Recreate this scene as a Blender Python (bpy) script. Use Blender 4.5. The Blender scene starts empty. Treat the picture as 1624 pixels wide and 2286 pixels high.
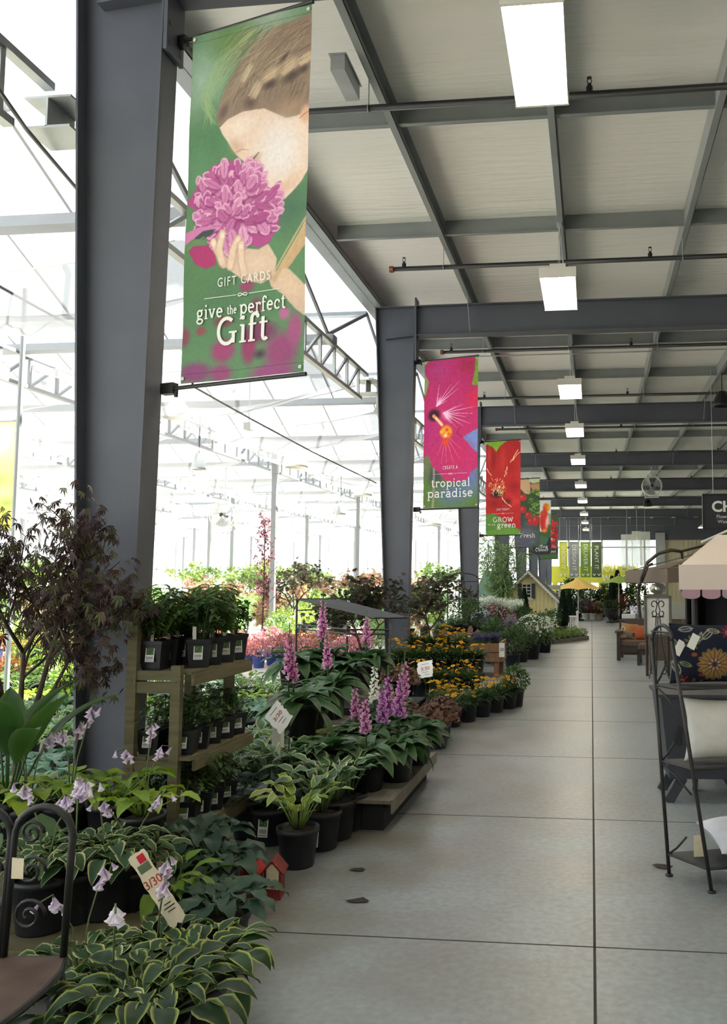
import bpy, math, random
import numpy as np
from mathutils import Vector, Matrix

# ------------------------------------------------------------------ camera, world, sun, exposure
SC = bpy.context.scene
COL = SC.collection
W, H = 1624, 2286
FPX, PX0, PY0 = 1850.0, 1120.0, 1143.0
CAM_H = 1.6
PITCH = math.atan(152 / FPX)
YAW = math.atan(201 * math.cos(PITCH) / FPX)
cam = bpy.data.cameras.new('camera')
cam.lens = FPX / H * 36.0
cam.sensor_width = 36.0
cam.shift_x = (W / 2 - PX0) / H
cam.clip_end = 500
co = bpy.data.objects.new('camera', cam)
COL.objects.link(co)
co.location = (0, 0, CAM_H)
co.rotation_euler = (math.pi / 2 + PITCH, 0, YAW)
SC.camera = co

SC.view_settings.view_transform = 'Standard'
SC.view_settings.look = 'None'
SC.view_settings.gamma = 1
SC.view_settings.use_curve_mapping = False
SC.view_settings.exposure = 1.25

wd = bpy.data.worlds.new('sky')
SC.world = wd
wd.use_nodes = True
_bg = wd.node_tree.nodes['Background']
_bg.inputs[0].default_value = (0.86, 0.94, 1.0, 1)
_bg.inputs[1].default_value = 0.8

sl = bpy.data.lights.new('sun', 'SUN')
sl.energy = 16.0
sl.angle = math.radians(1.0)
sl.color = (1.0, 0.95, 0.86)
so = bpy.data.objects.new('sun', sl)
COL.objects.link(so)
so.rotation_euler = Vector((0.42, 0.22, 0.88)).to_track_quat('Z', 'Y').to_euler()

SC.cycles.max_bounces = 7
SC.cycles.diffuse_bounces = 4
SC.cycles.glossy_bounces = 2
SC.cycles.transmission_bounces = 3
SC.cycles.transparent_max_bounces = 16
SC.cycles.caustics_reflective = False
SC.cycles.caustics_refractive = False

# ------------------------------------------------------------------ helpers
_d = Vector((-math.sin(YAW) * math.cos(PITCH), math.cos(YAW) * math.cos(PITCH), math.sin(PITCH)))
_r = Vector((math.cos(YAW), math.sin(YAW), 0))
_u = _r.cross(_d)


def ray(u, v):
    return _d * FPX + _r * (u - PX0) + _u * (PY0 - v)


def P(u, v, Y):
    """the point at world depth Y that a photograph pixel looks at"""
    d = ray(u, v)
    return Vector((0, 0, CAM_H)) + d * (Y / d.y)


def F(u, v, z=0.0):
    """the point at height z that a photograph pixel looks at"""
    d = ray(u, v)
    return Vector((0, 0, CAM_H)) + d * ((z - CAM_H) / d.z)


def X(u, Y):
    return P(u, 1295, Y).x


def Zv(v, Y, u=1000):
    return P(u, v, Y).z


def lin(c):
    c = c / 255.0
    return c / 12.92 if c <= 0.04045 else ((c + 0.055) / 1.055) ** 2.4


def S(r, g, b):
    return (lin(r), lin(g), lin(b), 1.0)


def rnd(seed):
    return random.Random(seed)


class MB:
    def __init__(self):
        self.v, self.f, self.c, self.m = [], [], [], []
        self.col = (1, 1, 1, 1)
        self.mat = 0

    def add(self, vs, fs, col=None):
        n = len(self.v)
        self.v.extend([tuple(p) for p in vs])
        c = col or self.col
        if c and isinstance(c[0], (tuple, list)):
            self.c.extend(c)
        else:
            self.c.extend([c] * len(vs))
        for f in fs:
            self.f.append(tuple(i + n for i in f))
            self.m.append(self.mat)

    def box(self, x0, x1, y0, y1, z0, z1, col=None):
        self.add([(x0, y0, z0), (x1, y0, z0), (x1, y1, z0), (x0, y1, z0), (x0, y0, z1), (x1, y0, z1), (x1, y1, z1), (x0, y1, z1)],
                 [(0, 3, 2, 1), (4, 5, 6, 7), (0, 1, 5, 4), (1, 2, 6, 5), (2, 3, 7, 6), (3, 0, 4, 7)], col)

    def beam(self, a, b, w, h, up=(0, 0, 1), col=None):
        """box from a to b, w across, h along up"""
        a, b = Vector(a), Vector(b)
        d = (b - a).normalized()
        u = Vector(up)
        s = d.cross(u)
        if s.length < 1e-6:
            s = d.cross(Vector((1, 0, 0)))
        s.normalize()
        u = s.cross(d).normalized()
        s, u = s * (w / 2), u * (h / 2)
        vs = [a - s - u, a + s - u, a + s + u, a - s + u, b - s - u, b + s - u, b + s + u, b - s + u]
        self.add(vs, [(0, 1, 2, 3), (7, 6, 5, 4), (0, 4, 5, 1), (1, 5, 6, 2), (2, 6, 7, 3), (3, 7, 4, 0)], col)

    def hexa(self, lo, hi, col=None):
        """solid between two matching loops of points"""
        n = len(lo)
        fs = [tuple(range(n))[::-1], tuple(range(n, 2 * n))]
        fs += [(i, (i + 1) % n, n + (i + 1) % n, n + i) for i in range(n)]
        self.add(list(lo) + list(hi), fs, col)

    def tube(self, pts, r, sides=6, col=None, closed=False):
        pts = [Vector(p) for p in pts]
        n = len(pts)
        rs = r if isinstance(r, (list, tuple)) else [r] * n
        vs = []
        up = None
        for i, p in enumerate(pts):
            a = pts[(i - 1) % n] if (closed or i > 0) else p
            b = pts[(i + 1) % n] if (closed or i < n - 1) else p
            d = (b - a)
            d = d.normalized() if d.length > 1e-9 else Vector((0, 0, 1))
            if up is None:
                up = Vector((0, 0, 1)) if abs(d.z) < 0.9 else Vector((1, 0, 0))
            s = d.cross(up)
            if s.length < 1e-6:
                s = d.cross(Vector((0.3, 0.9, 0.2)))
            s.normalize()
            up = s.cross(d).normalized()
            for k in range(sides):
                t = 2 * math.pi * k / sides
                vs.append(p + (s * math.cos(t) + up * math.sin(t)) * rs[i])
        fs = []
        for i in range(n if closed else n - 1):
            j = (i + 1) % n
            for k in range(sides):
                k2 = (k + 1) % sides
                fs.append((i * sides + k, i * sides + k2, j * sides + k2, j * sides + k))
        if not closed:
            fs.append(tuple(range(sides))[::-1])
            fs.append(tuple((n - 1) * sides + k for k in range(sides)))
        self.add(vs, fs, col)

    def lathe(self, prof, seg=16, c=(0, 0, 0), col=None, axis='z'):
        vs, fs = [], []
        m = len(prof)
        for k in range(seg):
            t = 2 * math.pi * k / seg
            for r, z in prof:
                q = (r * math.cos(t), r * math.sin(t), z)
                if axis == 'y':
                    q = (q[0], q[2], q[1])
                elif axis == 'x':
                    q = (q[2], q[0], q[1])
                vs.append((c[0] + q[0], c[1] + q[1], c[2] + q[2]))
        for k in range(seg):
            k2 = (k + 1) % seg
            for i in range(m - 1):
                fs.append((k * m + i, k2 * m + i, k2 * m + i + 1, k * m + i + 1))
        self.add(vs, fs, col)

    def grid(self, fn, nu, nv, colfn=None):
        vs, cs = [], []
        for j in range(nv + 1):
            for i in range(nu + 1):
                vs.append(fn(i / nu, j / nv))
                if colfn:
                    cs.append(colfn(i / nu, j / nv))
        fs = [(j * (nu + 1) + i, j * (nu + 1) + i + 1, (j + 1) * (nu + 1) + i + 1, (j + 1) * (nu + 1) + i) for j in range(nv) for i in range(nu)]
        self.add(vs, fs, cs or None)

    def build(self, name, mats, parent=None, smooth=False, loc=None):
        me = bpy.data.meshes.new(name)
        me.from_pydata(self.v, [], self.f)
        a = me.color_attributes.new('Col', 'FLOAT_COLOR', 'POINT')
        a.data.foreach_set('color', np.array(self.c, dtype=np.float32).ravel())
        mats = mats if isinstance(mats, (list, tuple)) else [mats]
        for m in mats:
            me.materials.append(m)
        if len(mats) > 1:
            me.polygons.foreach_set('material_index', self.m)
        if smooth:
            me.polygons.foreach_set('use_smooth', [True] * len(self.f))
        me.update()
        return link(name, me, parent, loc)


def link(name, me, parent=None, loc=None):
    o = bpy.data.objects.new(name, me)
    COL.objects.link(o)
    if parent is not None:
        o.parent = parent
    if loc is not None:
        o.location = loc
    return o


def tag(o, label=None, cat=None, group=None, kind=None):
    if label:
        o['label'] = label
    if cat:
        o['category'] = cat
    if group:
        o['group'] = group
    if kind:
        o['kind'] = kind
    return o


def thing(name, label, cat, loc=(0, 0, 0), rz=0.0, group=None):
    o = bpy.data.objects.new(name, None)
    COL.objects.link(o)
    o.empty_display_size = 0.1
    o.location = loc
    o.rotation_euler = (0, 0, rz)
    return tag(o, label, cat, group)


def struct(name, mb, mat, label=None, smooth=False):
    o = mb.build(name, mat, None, smooth)
    return tag(o, label, None, None, 'structure')


_kids = {}


def dup(root, loc, rz=0.0, label=None, group=None, scale=1.0):
    """a copy of a thing with copies of its parts and sub-parts"""
    r = root.copy()
    COL.objects.link(r)
    r.location = loc
    r.rotation_euler = (0, 0, rz)
    r.scale = (scale,) * 3 if not isinstance(scale, tuple) else scale
    if label:
        r['label'] = label
    if group:
        r['group'] = group
    if root.name not in _kids:
        _kids[root.name] = [(c, list(c.children)) for c in root.children]
    for c0, gs in _kids[root.name]:
        c = c0.copy()
        COL.objects.link(c)
        c.parent = r
        for g in gs:
            d = g.copy()
            COL.objects.link(d)
            d.parent = c
    return r


class Proto:
    """first use moves the prototype itself, later uses copy it"""

    def __init__(self, root):
        self.root, self.used = root, False

    def put(self, loc, rz=0.0, label=None, group=None, scale=1.0):
        if not self.used:
            self.used = True
            r = self.root
            r.location = loc
            r.rotation_euler = (0, 0, rz)
            r.scale = (scale,) * 3 if not isinstance(scale, tuple) else scale
            if label:
                r['label'] = label
            if group:
                r['group'] = group
            return r
        return dup(self.root, loc, rz, label, group, scale)


# ------------------------------------------------------------------ materials
def _new(name):
    m = bpy.data.materials.new(name)
    m.use_nodes = True
    nt = m.node_tree
    return m, nt, nt.nodes['Principled BSDF']


def mat(name, rgb, rough=0.6, metal=0.0, var=0.12, scale=8.0, bump=0.0, spec=0.5, stretch=(1, 1, 1), emit=None, es=0.0):
    """plain surface with a little procedural mottling"""
    m, nt, b = _new(name)
    N, L = nt.nodes, nt.links
    c = S(*rgb)
    tc = N.new('ShaderNodeTexCoord')
    mp = N.new('ShaderNodeMapping')
    mp.inputs['Scale'].default_value = stretch
    L.new(tc.outputs['Object'], mp.inputs['Vector'])
    nz = N.new('ShaderNodeTexNoise')
    nz.inputs['Scale'].default_value = scale
    nz.inputs['Detail'].default_value = 4
    L.new(mp.outputs[0], nz.inputs['Vector'])
    rp = N.new('ShaderNodeValToRGB')
    rp.color_ramp.elements[0].position = 0.3
    rp.color_ramp.elements[1].position = 0.7
    rp.color_ramp.elements[0].color = tuple(x * (1 - var) for x in c[:3]) + (1,)
    rp.color_ramp.elements[1].color = tuple(min(1, x * (1 + var)) for x in c[:3]) + (1,)
    L.new(nz.outputs['Fac'], rp.inputs[0])
    L.new(rp.outputs[0], b.inputs['Base Color'])
    b.inputs['Roughness'].default_value = rough
    b.inputs['Metallic'].default_value = metal
    b.inputs['Specular IOR Level'].default_value = spec
    if bump:
        bp = N.new('ShaderNodeBump')
        bp.inputs['Strength'].default_value = bump
        bp.inputs['Distance'].default_value = 0.01
        L.new(nz.outputs['Fac'], bp.inputs['Height'])
        L.new(bp.outputs[0], b.inputs['Normal'])
    if emit:
        b.inputs['Emission Color'].default_value = S(*emit)
        b.inputs['Emission Strength'].default_value = es
    return m


def mat_vcol(name, rough=0.5, trans=0.0, spec=0.4, var=0.0, sat=0.0, fac_rand=0.0):
    """surface whose own colours are in the mesh; trans adds light coming through thin leaves"""
    m, nt, b = _new(name)
    N, L = nt.nodes, nt.links
    at = N.new('ShaderNodeAttribute')
    at.attribute_name = 'Col'
    src = at.outputs['Color']
    if fac_rand:
        oi = N.new('ShaderNodeObjectInfo')
        mr = N.new('ShaderNodeMapRange')
        mr.inputs['To Min'].default_value = 1 - fac_rand
        mr.inputs['To Max'].default_value = 1 + fac_rand
        L.new(oi.outputs['Random'], mr.inputs['Value'])
        hs = N.new('ShaderNodeHueSaturation')
        L.new(mr.outputs[0], hs.inputs['Value'])
        L.new(src, hs.inputs['Color'])
        src = hs.outputs[0]
    L.new(src, b.inputs['Base Color'])
    b.inputs['Roughness'].default_value = rough
    b.inputs['Specular IOR Level'].default_value = spec
    if trans:
        t = N.new('ShaderNodeBsdfTranslucent')
        hs2 = N.new('ShaderNodeHueSaturation')
        hs2.inputs['Saturation'].default_value = 1.15
        hs2.inputs['Value'].default_value = 1.5
        L.new(src, hs2.inputs['Color'])
        L.new(hs2.outputs[0], t.inputs['Color'])
        mx = N.new('ShaderNodeMixShader')
        mx.inputs[0].default_value = trans
        L.new(b.outputs[0], mx.inputs[1])
        L.new(t.outputs[0], mx.inputs[2])
        L.new(mx.outputs[0], N['Material Output'].inputs[0])
    return m


def mat_sheer(name, rgb, transp, rough=0.4, tl=0.6):
    """thin sheet: part clear, part white translucent"""
    m, nt, b = _new(name)
    N, L = nt.nodes, nt.links
    b.inputs['Base Color'].default_value = S(*rgb)
    b.inputs['Roughness'].default_value = rough
    t = N.new('ShaderNodeBsdfTranslucent')
    t.inputs['Color'].default_value = S(*rgb)
    a = N.new('ShaderNodeMixShader')
    a.inputs[0].default_value = tl
    L.new(b.outputs[0], a.inputs[1])
    L.new(t.outputs[0], a.inputs[2])
    tr = N.new('ShaderNodeBsdfTransparent')
    x = N.new('ShaderNodeMixShader')
    x.inputs[0].default_value = transp
    L.new(a.outputs[0], x.inputs[1])
    L.new(tr.outputs[0], x.inputs[2])
    L.new(x.outputs[0], N['Material Output'].inputs[0])
    return m


M = {}
M['steel'] = mat('grey_primer_steel', (90, 93, 103), 0.55, 0, 0.06, 3.0, spec=0.35)
M['purlin'] = mat('galvanised_purlin', (140, 146, 146), 0.5, 0.0, 0.1, 2.0, spec=0.4)
M['white_steel'] = mat('galvanised_white_steel', (138, 142, 148), 0.5, 0, 0.04, 3)
M['galv'] = mat('galvanised_steel', (178, 183, 186), 0.4, 0.3, 0.1, 5)
M['black'] = mat('black_painted_metal', (30, 31, 33), 0.45, 0, 0.15, 12)
M['rust'] = mat('weathered_brown_metal', (74, 56, 46), 0.7, 0, 0.35, 9, bump=0.3)
M['pot'] = mat('black_nursery_plastic', (24, 26, 32), 0.45, 0, 0.15, 10)
M['bluepot'] = mat('blue_nursery_plastic', (42, 70, 150), 0.4, 0, 0.1, 10)
M['soil'] = mat('dark_potting_soil', (48, 38, 30), 0.95, 0, 0.4, 40, bump=0.5)
M['wood'] = mat('olive_stained_wood', (98, 92, 66), 0.75, 0, 0.22, 5, stretch=(1, 1, 9), bump=0.1)
M['greywood'] = mat('weathered_grey_wood', (112, 107, 98), 0.8, 0, 0.2, 6, stretch=(9, 1, 1), bump=0.1)
M['brownwood'] = mat('brown_cedar_wood', (126, 92, 62), 0.7, 0, 0.2, 6, stretch=(6, 6, 1))
M['tubeglow'] = mat('lit_tube', (255, 250, 240), 0.5, emit=(255, 244, 226), es=22.0)
M['lampwhite'] = mat('white_enamel', (232, 230, 222), 0.4, 0, 0.03)
M['brass'] = mat('copper_fitting', (140, 84, 58), 0.4, 0.6, 0.1)
M['paper'] = mat('cream_tag_card', (214, 204, 176), 0.8, 0, 0.08, 20)
M['white'] = mat('white_paint', (228, 228, 224), 0.6, 0, 0.05)
M['ink'] = mat('dark_ink', (40, 36, 36), 0.8)
M['redink'] = mat('red_ink', (170, 44, 50), 0.8)
M['leaf'] = mat_vcol('leaf', 0.45, 0.3, 0.35, fac_rand=0.18)
M['petal'] = mat_vcol('petal', 0.6, 0.35, 0.2)
M['bark'] = mat('bark', (74, 60, 52), 0.9, 0, 0.3, 12, bump=0.4)
M['vcol'] = mat_vcol('printed_colours', 0.6, 0.0, 0.2)
M['print'] = mat_vcol('printed_banner_cloth', 0.55, 0.12, 0.25)
M['letter'] = mat('white_print', (226, 226, 222), 0.6, 0, 0.03)
M['glass'] = mat_sheer('roof_glass', (235, 242, 246), 0.82, 0.1)
M['shade'] = mat_sheer('white_shade_cloth', (134, 137, 141), 0.22, 0.7, 0.2)


def text(name, s, size, parent, loc, rot=(0, 0, 0), m='letter', sx=1.0, shear=0.0, align='CENTER', ext=0.0006, sp=1.0, bold=0.0):
    c = bpy.data.curves.new(name, 'FONT')
    c.body = s
    c.size = size
    c.align_x = align
    c.align_y = 'CENTER'
    c.extrude = ext
    c.shear = shear
    c.offset = bold
    c.space_character = sp
    c.resolution_u = 3
    c.materials.append(M[m])
    tmp = bpy.data.objects.new('tmp', c)
    me = bpy.data.meshes.new_from_object(tmp)
    bpy.data.objects.remove(tmp)
    bpy.data.curves.remove(c)
    me.name = name
    o = link(name, me, parent, loc)
    o.rotation_euler = rot
    o.scale = (sx, 1, 1)
    return o
# ------------------------------------------------------------------ the hall
def concrete(name, base, warm, joint=False):
    m, nt, b = _new(name)
    N, L = nt.nodes, nt.links
    tc = N.new('ShaderNodeTexCoord')
    n1 = N.new('ShaderNodeTexNoise')
    n1.inputs['Scale'].default_value = 0.9
    n1.inputs['Detail'].default_value = 7
    n1.inputs['Roughness'].default_value = 0.62
    n2 = N.new('ShaderNodeTexNoise')
    n2.inputs['Scale'].default_value = 28
    n2.inputs['Detail'].default_value = 5
    L.new(tc.outputs['Object'], n1.inputs['Vector'])
    L.new(tc.outputs['Object'], n2.inputs['Vector'])
    r1 = N.new('ShaderNodeValToRGB')
    r1.color_ramp.elements[0].position = 0.36
    r1.color_ramp.elements[0].color = S(*warm)
    r1.color_ramp.elements[1].position = 0.6
    r1.color_ramp.elements[1].color = S(*base)
    L.new(n1.outputs['Fac'], r1.inputs[0])
    mx = N.new('ShaderNodeMix')
    mx.data_type = 'RGBA'
    mx.blend_type = 'MULTIPLY'
    mx.inputs[0].default_value = 1
    r2 = N.new('ShaderNodeValToRGB')
    r2.color_ramp.elements[0].position = 0.3
    r2.color_ramp.elements[0].color = (0.78, 0.78, 0.78, 1)
    r2.color_ramp.elements[1].position = 0.7
    r2.color_ramp.elements[1].color = (1.05, 1.05, 1.05, 1)
    L.new(n2.outputs['Fac'], r2.inputs[0])
    L.new(r1.outputs[0], mx.inputs[6])
    L.new(r2.outputs[0], mx.inputs[7])
    # brown trodden dirt along the plant display, broken up by noise
    sx = N.new('ShaderNodeSeparateXYZ')
    L.new(tc.outputs['Object'], sx.inputs[0])
    mr = N.new('ShaderNodeMapRange')
    mr.inputs['From Min'].default_value = -0.3
    mr.inputs['From Max'].default_value = -1.5
    L.new(sx.outputs[0], mr.inputs['Value'])
    n3 = N.new('ShaderNodeTexNoise')
    n3.inputs['Scale'].default_value = 1.7
    n3.inputs['Detail'].default_value = 6
    L.new(tc.outputs['Object'], n3.inputs['Vector'])
    r3 = N.new('ShaderNodeMapRange')
    r3.inputs['From Min'].default_value = 0.4
    r3.inputs['From Max'].default_value = 0.7
    L.new(n3.outputs['Fac'], r3.inputs['Value'])
    mu = N.new('ShaderNodeMath')
    mu.operation = 'MULTIPLY'
    L.new(mr.outputs[0], mu.inputs[0])
    L.new(r3.outputs[0], mu.inputs[1])
    m2 = N.new('ShaderNodeMix')
    m2.data_type = 'RGBA'
    m2.inputs[7].default_value = S(104, 94, 80)
    L.new(mu.outputs[0], m2.inputs[0])
    L.new(mx.outputs[2], m2.inputs[6])
    L.new((m2 if joint else mx).outputs[2], b.inputs['Base Color'])
    rr = N.new('ShaderNodeMapRange')
    rr.inputs['To Min'].default_value = 0.24
    rr.inputs['To Max'].default_value = 0.5
    L.new(n1.outputs['Fac'], rr.inputs['Value'])
    L.new(rr.outputs[0], b.inputs['Roughness'])
    bp = N.new('ShaderNodeBump')
    bp.inputs['Strength'].default_value = 0.12
    bp.inputs['Distance'].default_value = 0.01
    L.new(n2.outputs['Fac'], bp.inputs['Height'])
    L.new(bp.outputs[0], b.inputs['Normal'])
    return m


M['concrete'] = concrete('sealed_concrete', (144, 153, 157), (129, 132, 131), True)
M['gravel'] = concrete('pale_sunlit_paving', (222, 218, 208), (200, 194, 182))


def vapour(name):
    """white insulation facing with fine wrinkles"""
    m, nt, b = _new(name)
    N, L = nt.nodes, nt.links
    b.inputs['Base Color'].default_value = S(244, 243, 238)
    b.inputs['Roughness'].default_value = 0.42
    tc = N.new('ShaderNodeTexCoord')
    mp = N.new('ShaderNodeMapping')
    mp.inputs['Scale'].default_value = (0.7, 7.0, 1)
    L.new(tc.outputs['Object'], mp.inputs['Vector'])
    n1 = N.new('ShaderNodeTexNoise')
    n1.inputs['Scale'].default_value = 1.6
    n1.inputs['Detail'].default_value = 4
    n1.inputs['Distortion'].default_value = 0.6
    L.new(mp.outputs[0], n1.inputs['Vector'])
    bp = N.new('ShaderNodeBump')
    bp.inputs['Strength'].default_value = 0.35
    bp.inputs['Distance'].default_value = 0.06
    L.new(n1.outputs['Fac'], bp.inputs['Height'])
    L.new(bp.outputs[0], b.inputs['Normal'])
    return m


M['vapour'] = vapour('white_vapour_facing')
M['siding'] = mat('cream_corrugated_siding', (200, 192, 164), 0.6, 0, 0.06, 1)

Y0, BAY = 4.9, 7.62
YF = [Y0 + BAY * k for k in range(-2, 8)]          # frame lines
YEND = YF[-1] + 1.6
XR = 15.0
CEIL = 6.12
EAVE_X = -3.36

mb = MB()
mb.box(-3.45, XR, -14, YEND, -0.12, 0)
struct('floor', mb, M['concrete'], 'grey sealed concrete floor of the sales hall')
mb = MB()
mb.box(-0.006, 0.006, -14, YEND, 0.0, 0.0008)
jy = 3.79
while jy < YEND:
    mb.box(-3.4, XR, jy - 0.0045, jy + 0.0045, 0.0, 0.0008)
    jy += 1.95
jx = 3.9
while jx < XR:
    mb.box(jx - 0.005, jx + 0.005, -14, YEND, 0, 0.0008)
    jx += 3.9
M['joint'] = mat('dark_saw_cut', (52, 48, 44), 0.9)
struct('trim_1', mb, M['joint'], 'dark saw cut joints in the concrete floor')
mb = MB()
mb.box(-46, -3.45, -14, 74, -0.12, 0)
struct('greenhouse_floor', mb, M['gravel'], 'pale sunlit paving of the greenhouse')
mb = MB()
mb.box(-160, 120, -60, 260, -0.5, -0.13)
M['ground'] = mat('outside_ground', (150, 158, 130), 0.9, 0, 0.2, 0.2)
struct('ground', mb, M['ground'], 'ground outside the greenhouse')

mb = MB()
mb.box(EAVE_X - 0.05, XR, -14, YEND, CEIL, CEIL + 0.1)
struct('ceiling', mb, M['vapour'], 'white insulation facing under the hall roof')
mb = MB()
mb.box(XR, XR + 0.1, -14, YEND, 0, CEIL)
struct('wall_right', mb, M['siding'], 'cream siding on the far side of the hall')
mb = MB()
mb.box(-3.45, XR, -14.1, -14, 0, CEIL)
struct('wall_back', mb, M['siding'], 'cream siding behind')


def isection(mb, y, pts_left, pts_right, fw, ft, wt):
    pass


def column(k, y):
    """tapered steel column, both flanges leaning outward to the top"""
    fw, ft, wt = 0.2, 0.014, 0.01
    t, b = 5.86, 0.0
    lx0, lx1 = -3.10, -3.34
    rx0, rx1 = -2.79, -2.705
    m1 = MB()
    m1.hexa([(lx0, y - fw / 2, b), (lx0 + ft, y - fw / 2, b), (lx0 + ft, y + fw / 2, b), (lx0, y + fw / 2, b)],
            [(lx1, y - fw / 2, t), (lx1 + ft, y - fw / 2, t), (lx1 + ft, y + fw / 2, t), (lx1, y + fw / 2, t)])
    m1.hexa([(rx0 - ft, y - fw / 2, b), (rx0, y - fw / 2, b), (rx0, y + fw / 2, b), (rx0 - ft, y + fw / 2, b)],
            [(rx1 - ft, y - fw / 2, t), (rx1, y - fw / 2, t), (rx1, y + fw / 2, t), (rx1 - ft, y + fw / 2, t)])
    m1.hexa([(lx0 + ft, y - wt / 2, b), (rx0 - ft, y - wt / 2, b), (rx0 - ft, y + wt / 2, b), (lx0 + ft, y + wt / 2, b)],
            [(lx1 + ft, y - wt / 2, t), (rx1 - ft, y - wt / 2, t), (rx1 - ft, y + wt / 2, t), (lx1 + ft, y + wt / 2, t)])
    m1.box(lx1, rx1, y - fw / 2, y + fw / 2, t, t + 0.014)
    m1.box(-3.16, -2.72, y - 0.16, y + 0.16, 0, 0.02)
    o = struct('steel_column', m1, M['steel'], None)
    # knee stiffener and end plate with bolts
    m2 = MB()
    m2.hexa([(-3.18, y - 0.09, 5.36), (-2.72, y - 0.09, 5.40), (-2.72, y - 0.005, 5.40), (-3.18, y - 0.005, 5.36)],
            [(-3.18, y - 0.09, 5.372), (-2.72, y - 0.09, 5.412), (-2.72, y - 0.005, 5.412), (-3.18, y - 0.005, 5.372)])
    m2.build('stiffener', M['steel'], o)
    m3 = MB()
    m3.box(-2.705, -2.68, y - 0.11, y + 0.11, 5.0, 6.0)
    for z in (5.06, 5.2, 5.5, 5.65, 5.93):
        for s in (-0.07, 0.07):
            m3.lathe([(0, -0.02), (0.017, -0.02), (0.017, 0.0), (0, 0)], 6, (-2.675, y + s, z), axis='x')
    m3.build('end_plate', M['steel'], o)
    return o


def rafter(k, y):
    fw = 0.2
    m1 = MB()
    m1.box(-2.68, XR, y - fw / 2, y + fw / 2, 5.40, 5.414)
    m1.box(-2.68, XR, y - fw / 2, y + fw / 2, 5.866, 5.88)
    m1.box(-2.68, XR, y - 0.006, y + 0.006, 5.41, 5.87)
    o = struct('roof_rafter', m1, M['steel'])
    return o


ords = ['behind', 'behind', 'nearest', 'second', 'third', 'fourth', 'fifth', 'sixth', 'seventh', 'eighth']
for k, y in enumerate(YF):
    c = column(k, y)
    r = rafter(k, y)
    nm = ords[k]
    c['label'] = 'grey tapered steel column, %s along the aisle' % nm if k > 1 else 'grey tapered steel column behind the viewer'
    r['label'] = 'grey steel roof rafter on the %s column' % nm

# purlins along the hall, with mid-bay struts between them
PUX = [-1.86, -0.36, 1.17, 2.68, 4.2, 5.72, 7.24, 8.76, 10.28, 11.8, 13.3]


def cee(mb, x, y0, y1, z0=5.885, z1=6.115, w=0.065):
    t = 0.006
    mb.box(x - t, x, y0, y1, z0, z1)
    mb.box(x, x + w, y0, y1, z0, z0 + t)
    mb.box(x, x + w, y0, y1, z1 - t, z1)
    mb.box(x + w - t, x + w, y0, y1, z0, z0 + 0.02)


for x in PUX:
    mb = MB()
    cee(mb, x, -14, YEND)
    struct('roof_purlin', mb, M['purlin'], 'galvanised roof purlin running along the hall')
for k, y in enumerate(YF[:-1]):
    for q in (1, 2):
        yy = y + BAY * q / 3
        if yy < 3:
            continue
        mb = MB()
        xs = [EAVE_X + 0.1] + PUX + [XR]
        for a, b in zip(xs[:-1], xs[1:]):
            mb.box(a + 0.07, b - 0.008, yy - 0.003, yy + 0.003, 5.91, 6.115)
            mb.box(a + 0.07, b - 0.008, yy - 0.055, yy, 5.91, 5.916)
        struct('roof_strut', mb, M['purlin'], 'galvanised strut crossing between the roof purlins')
# fly braces: short struts from purlin to rafter
for k, y in enumerate(YF[2:]):
    mb = MB()
    for x in PUX[:6]:
        if x in (-1.86, 2.68, 5.72):
            mb.beam((x + 0.03, y - 0.12, 5.43), (x + 0.03, y - 0.45, 5.9), 0.045, 0.006, (1, 0, 0))
    struct('rafter_brace', mb, M['galv'], 'pair of flat braces from purlin to rafter')
# eave strut
mb = MB()
mb.box(EAVE_X, EAVE_X + 0.008, -14, YEND, 5.87, 6.12)
mb.box(EAVE_X, EAVE_X + 0.13, -14, YEND, 5.87, 5.878)
mb.box(EAVE_X + 0.122, EAVE_X + 0.13, -14, YEND, 5.87, 5.91)
mb.box(EAVE_X - 0.14, EAVE_X, -14, YEND, 5.862, 5.868)
struct('eave_beam', mb, M['purlin'], 'galvanised eave beam above the column tops')

# ------------------------------------------------------------------ the greenhouse
GZ, RZ = 4.9, 5.8
PITCHY = BAY / 2
XL = -42.0
yb = YF[0] - BAY / 4
spans = []
y = yb
while y < 70:
    spans.append(y)
    y += PITCHY
for i, y in enumerate(spans):
    ym, y2 = y + PITCHY / 2, y + PITCHY
    mb = MB()
    mb.add([(XL, y, GZ), (-3.5, y, GZ), (-3.5, ym, RZ), (XL, ym, RZ)], [(0, 1, 2, 3)])
    mb.add([(XL, y2, GZ), (-3.5, y2, GZ), (-3.5, ym, RZ), (XL, ym, RZ)], [(3, 2, 1, 0)])
    o = struct('roof_glazing', mb, M['glass'], 'clear glass slopes of one greenhouse gable')
    mb = MB()
    x = -3.5
    lim = XL if i > 5 else -26
    while x > lim:
        mb.beam((x, y, GZ), (x, ym, RZ), 0.03, 0.05)
        mb.beam((x, y2, GZ), (x, ym, RZ), 0.03, 0.05)
        x -= 1.125
    mb.beam((XL, ym, RZ), (-3.5, ym, RZ), 0.06, 0.08)
    mb.build('glazing_bar', M['white_steel'], o)
    mb = MB()
    mb.box(XL, -3.4, y - 0.09, y + 0.09, GZ - 0.12, GZ - 0.02)
    struct('roof_gutter', mb, M['white_steel'], 'white gutter between two greenhouse gables')


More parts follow.
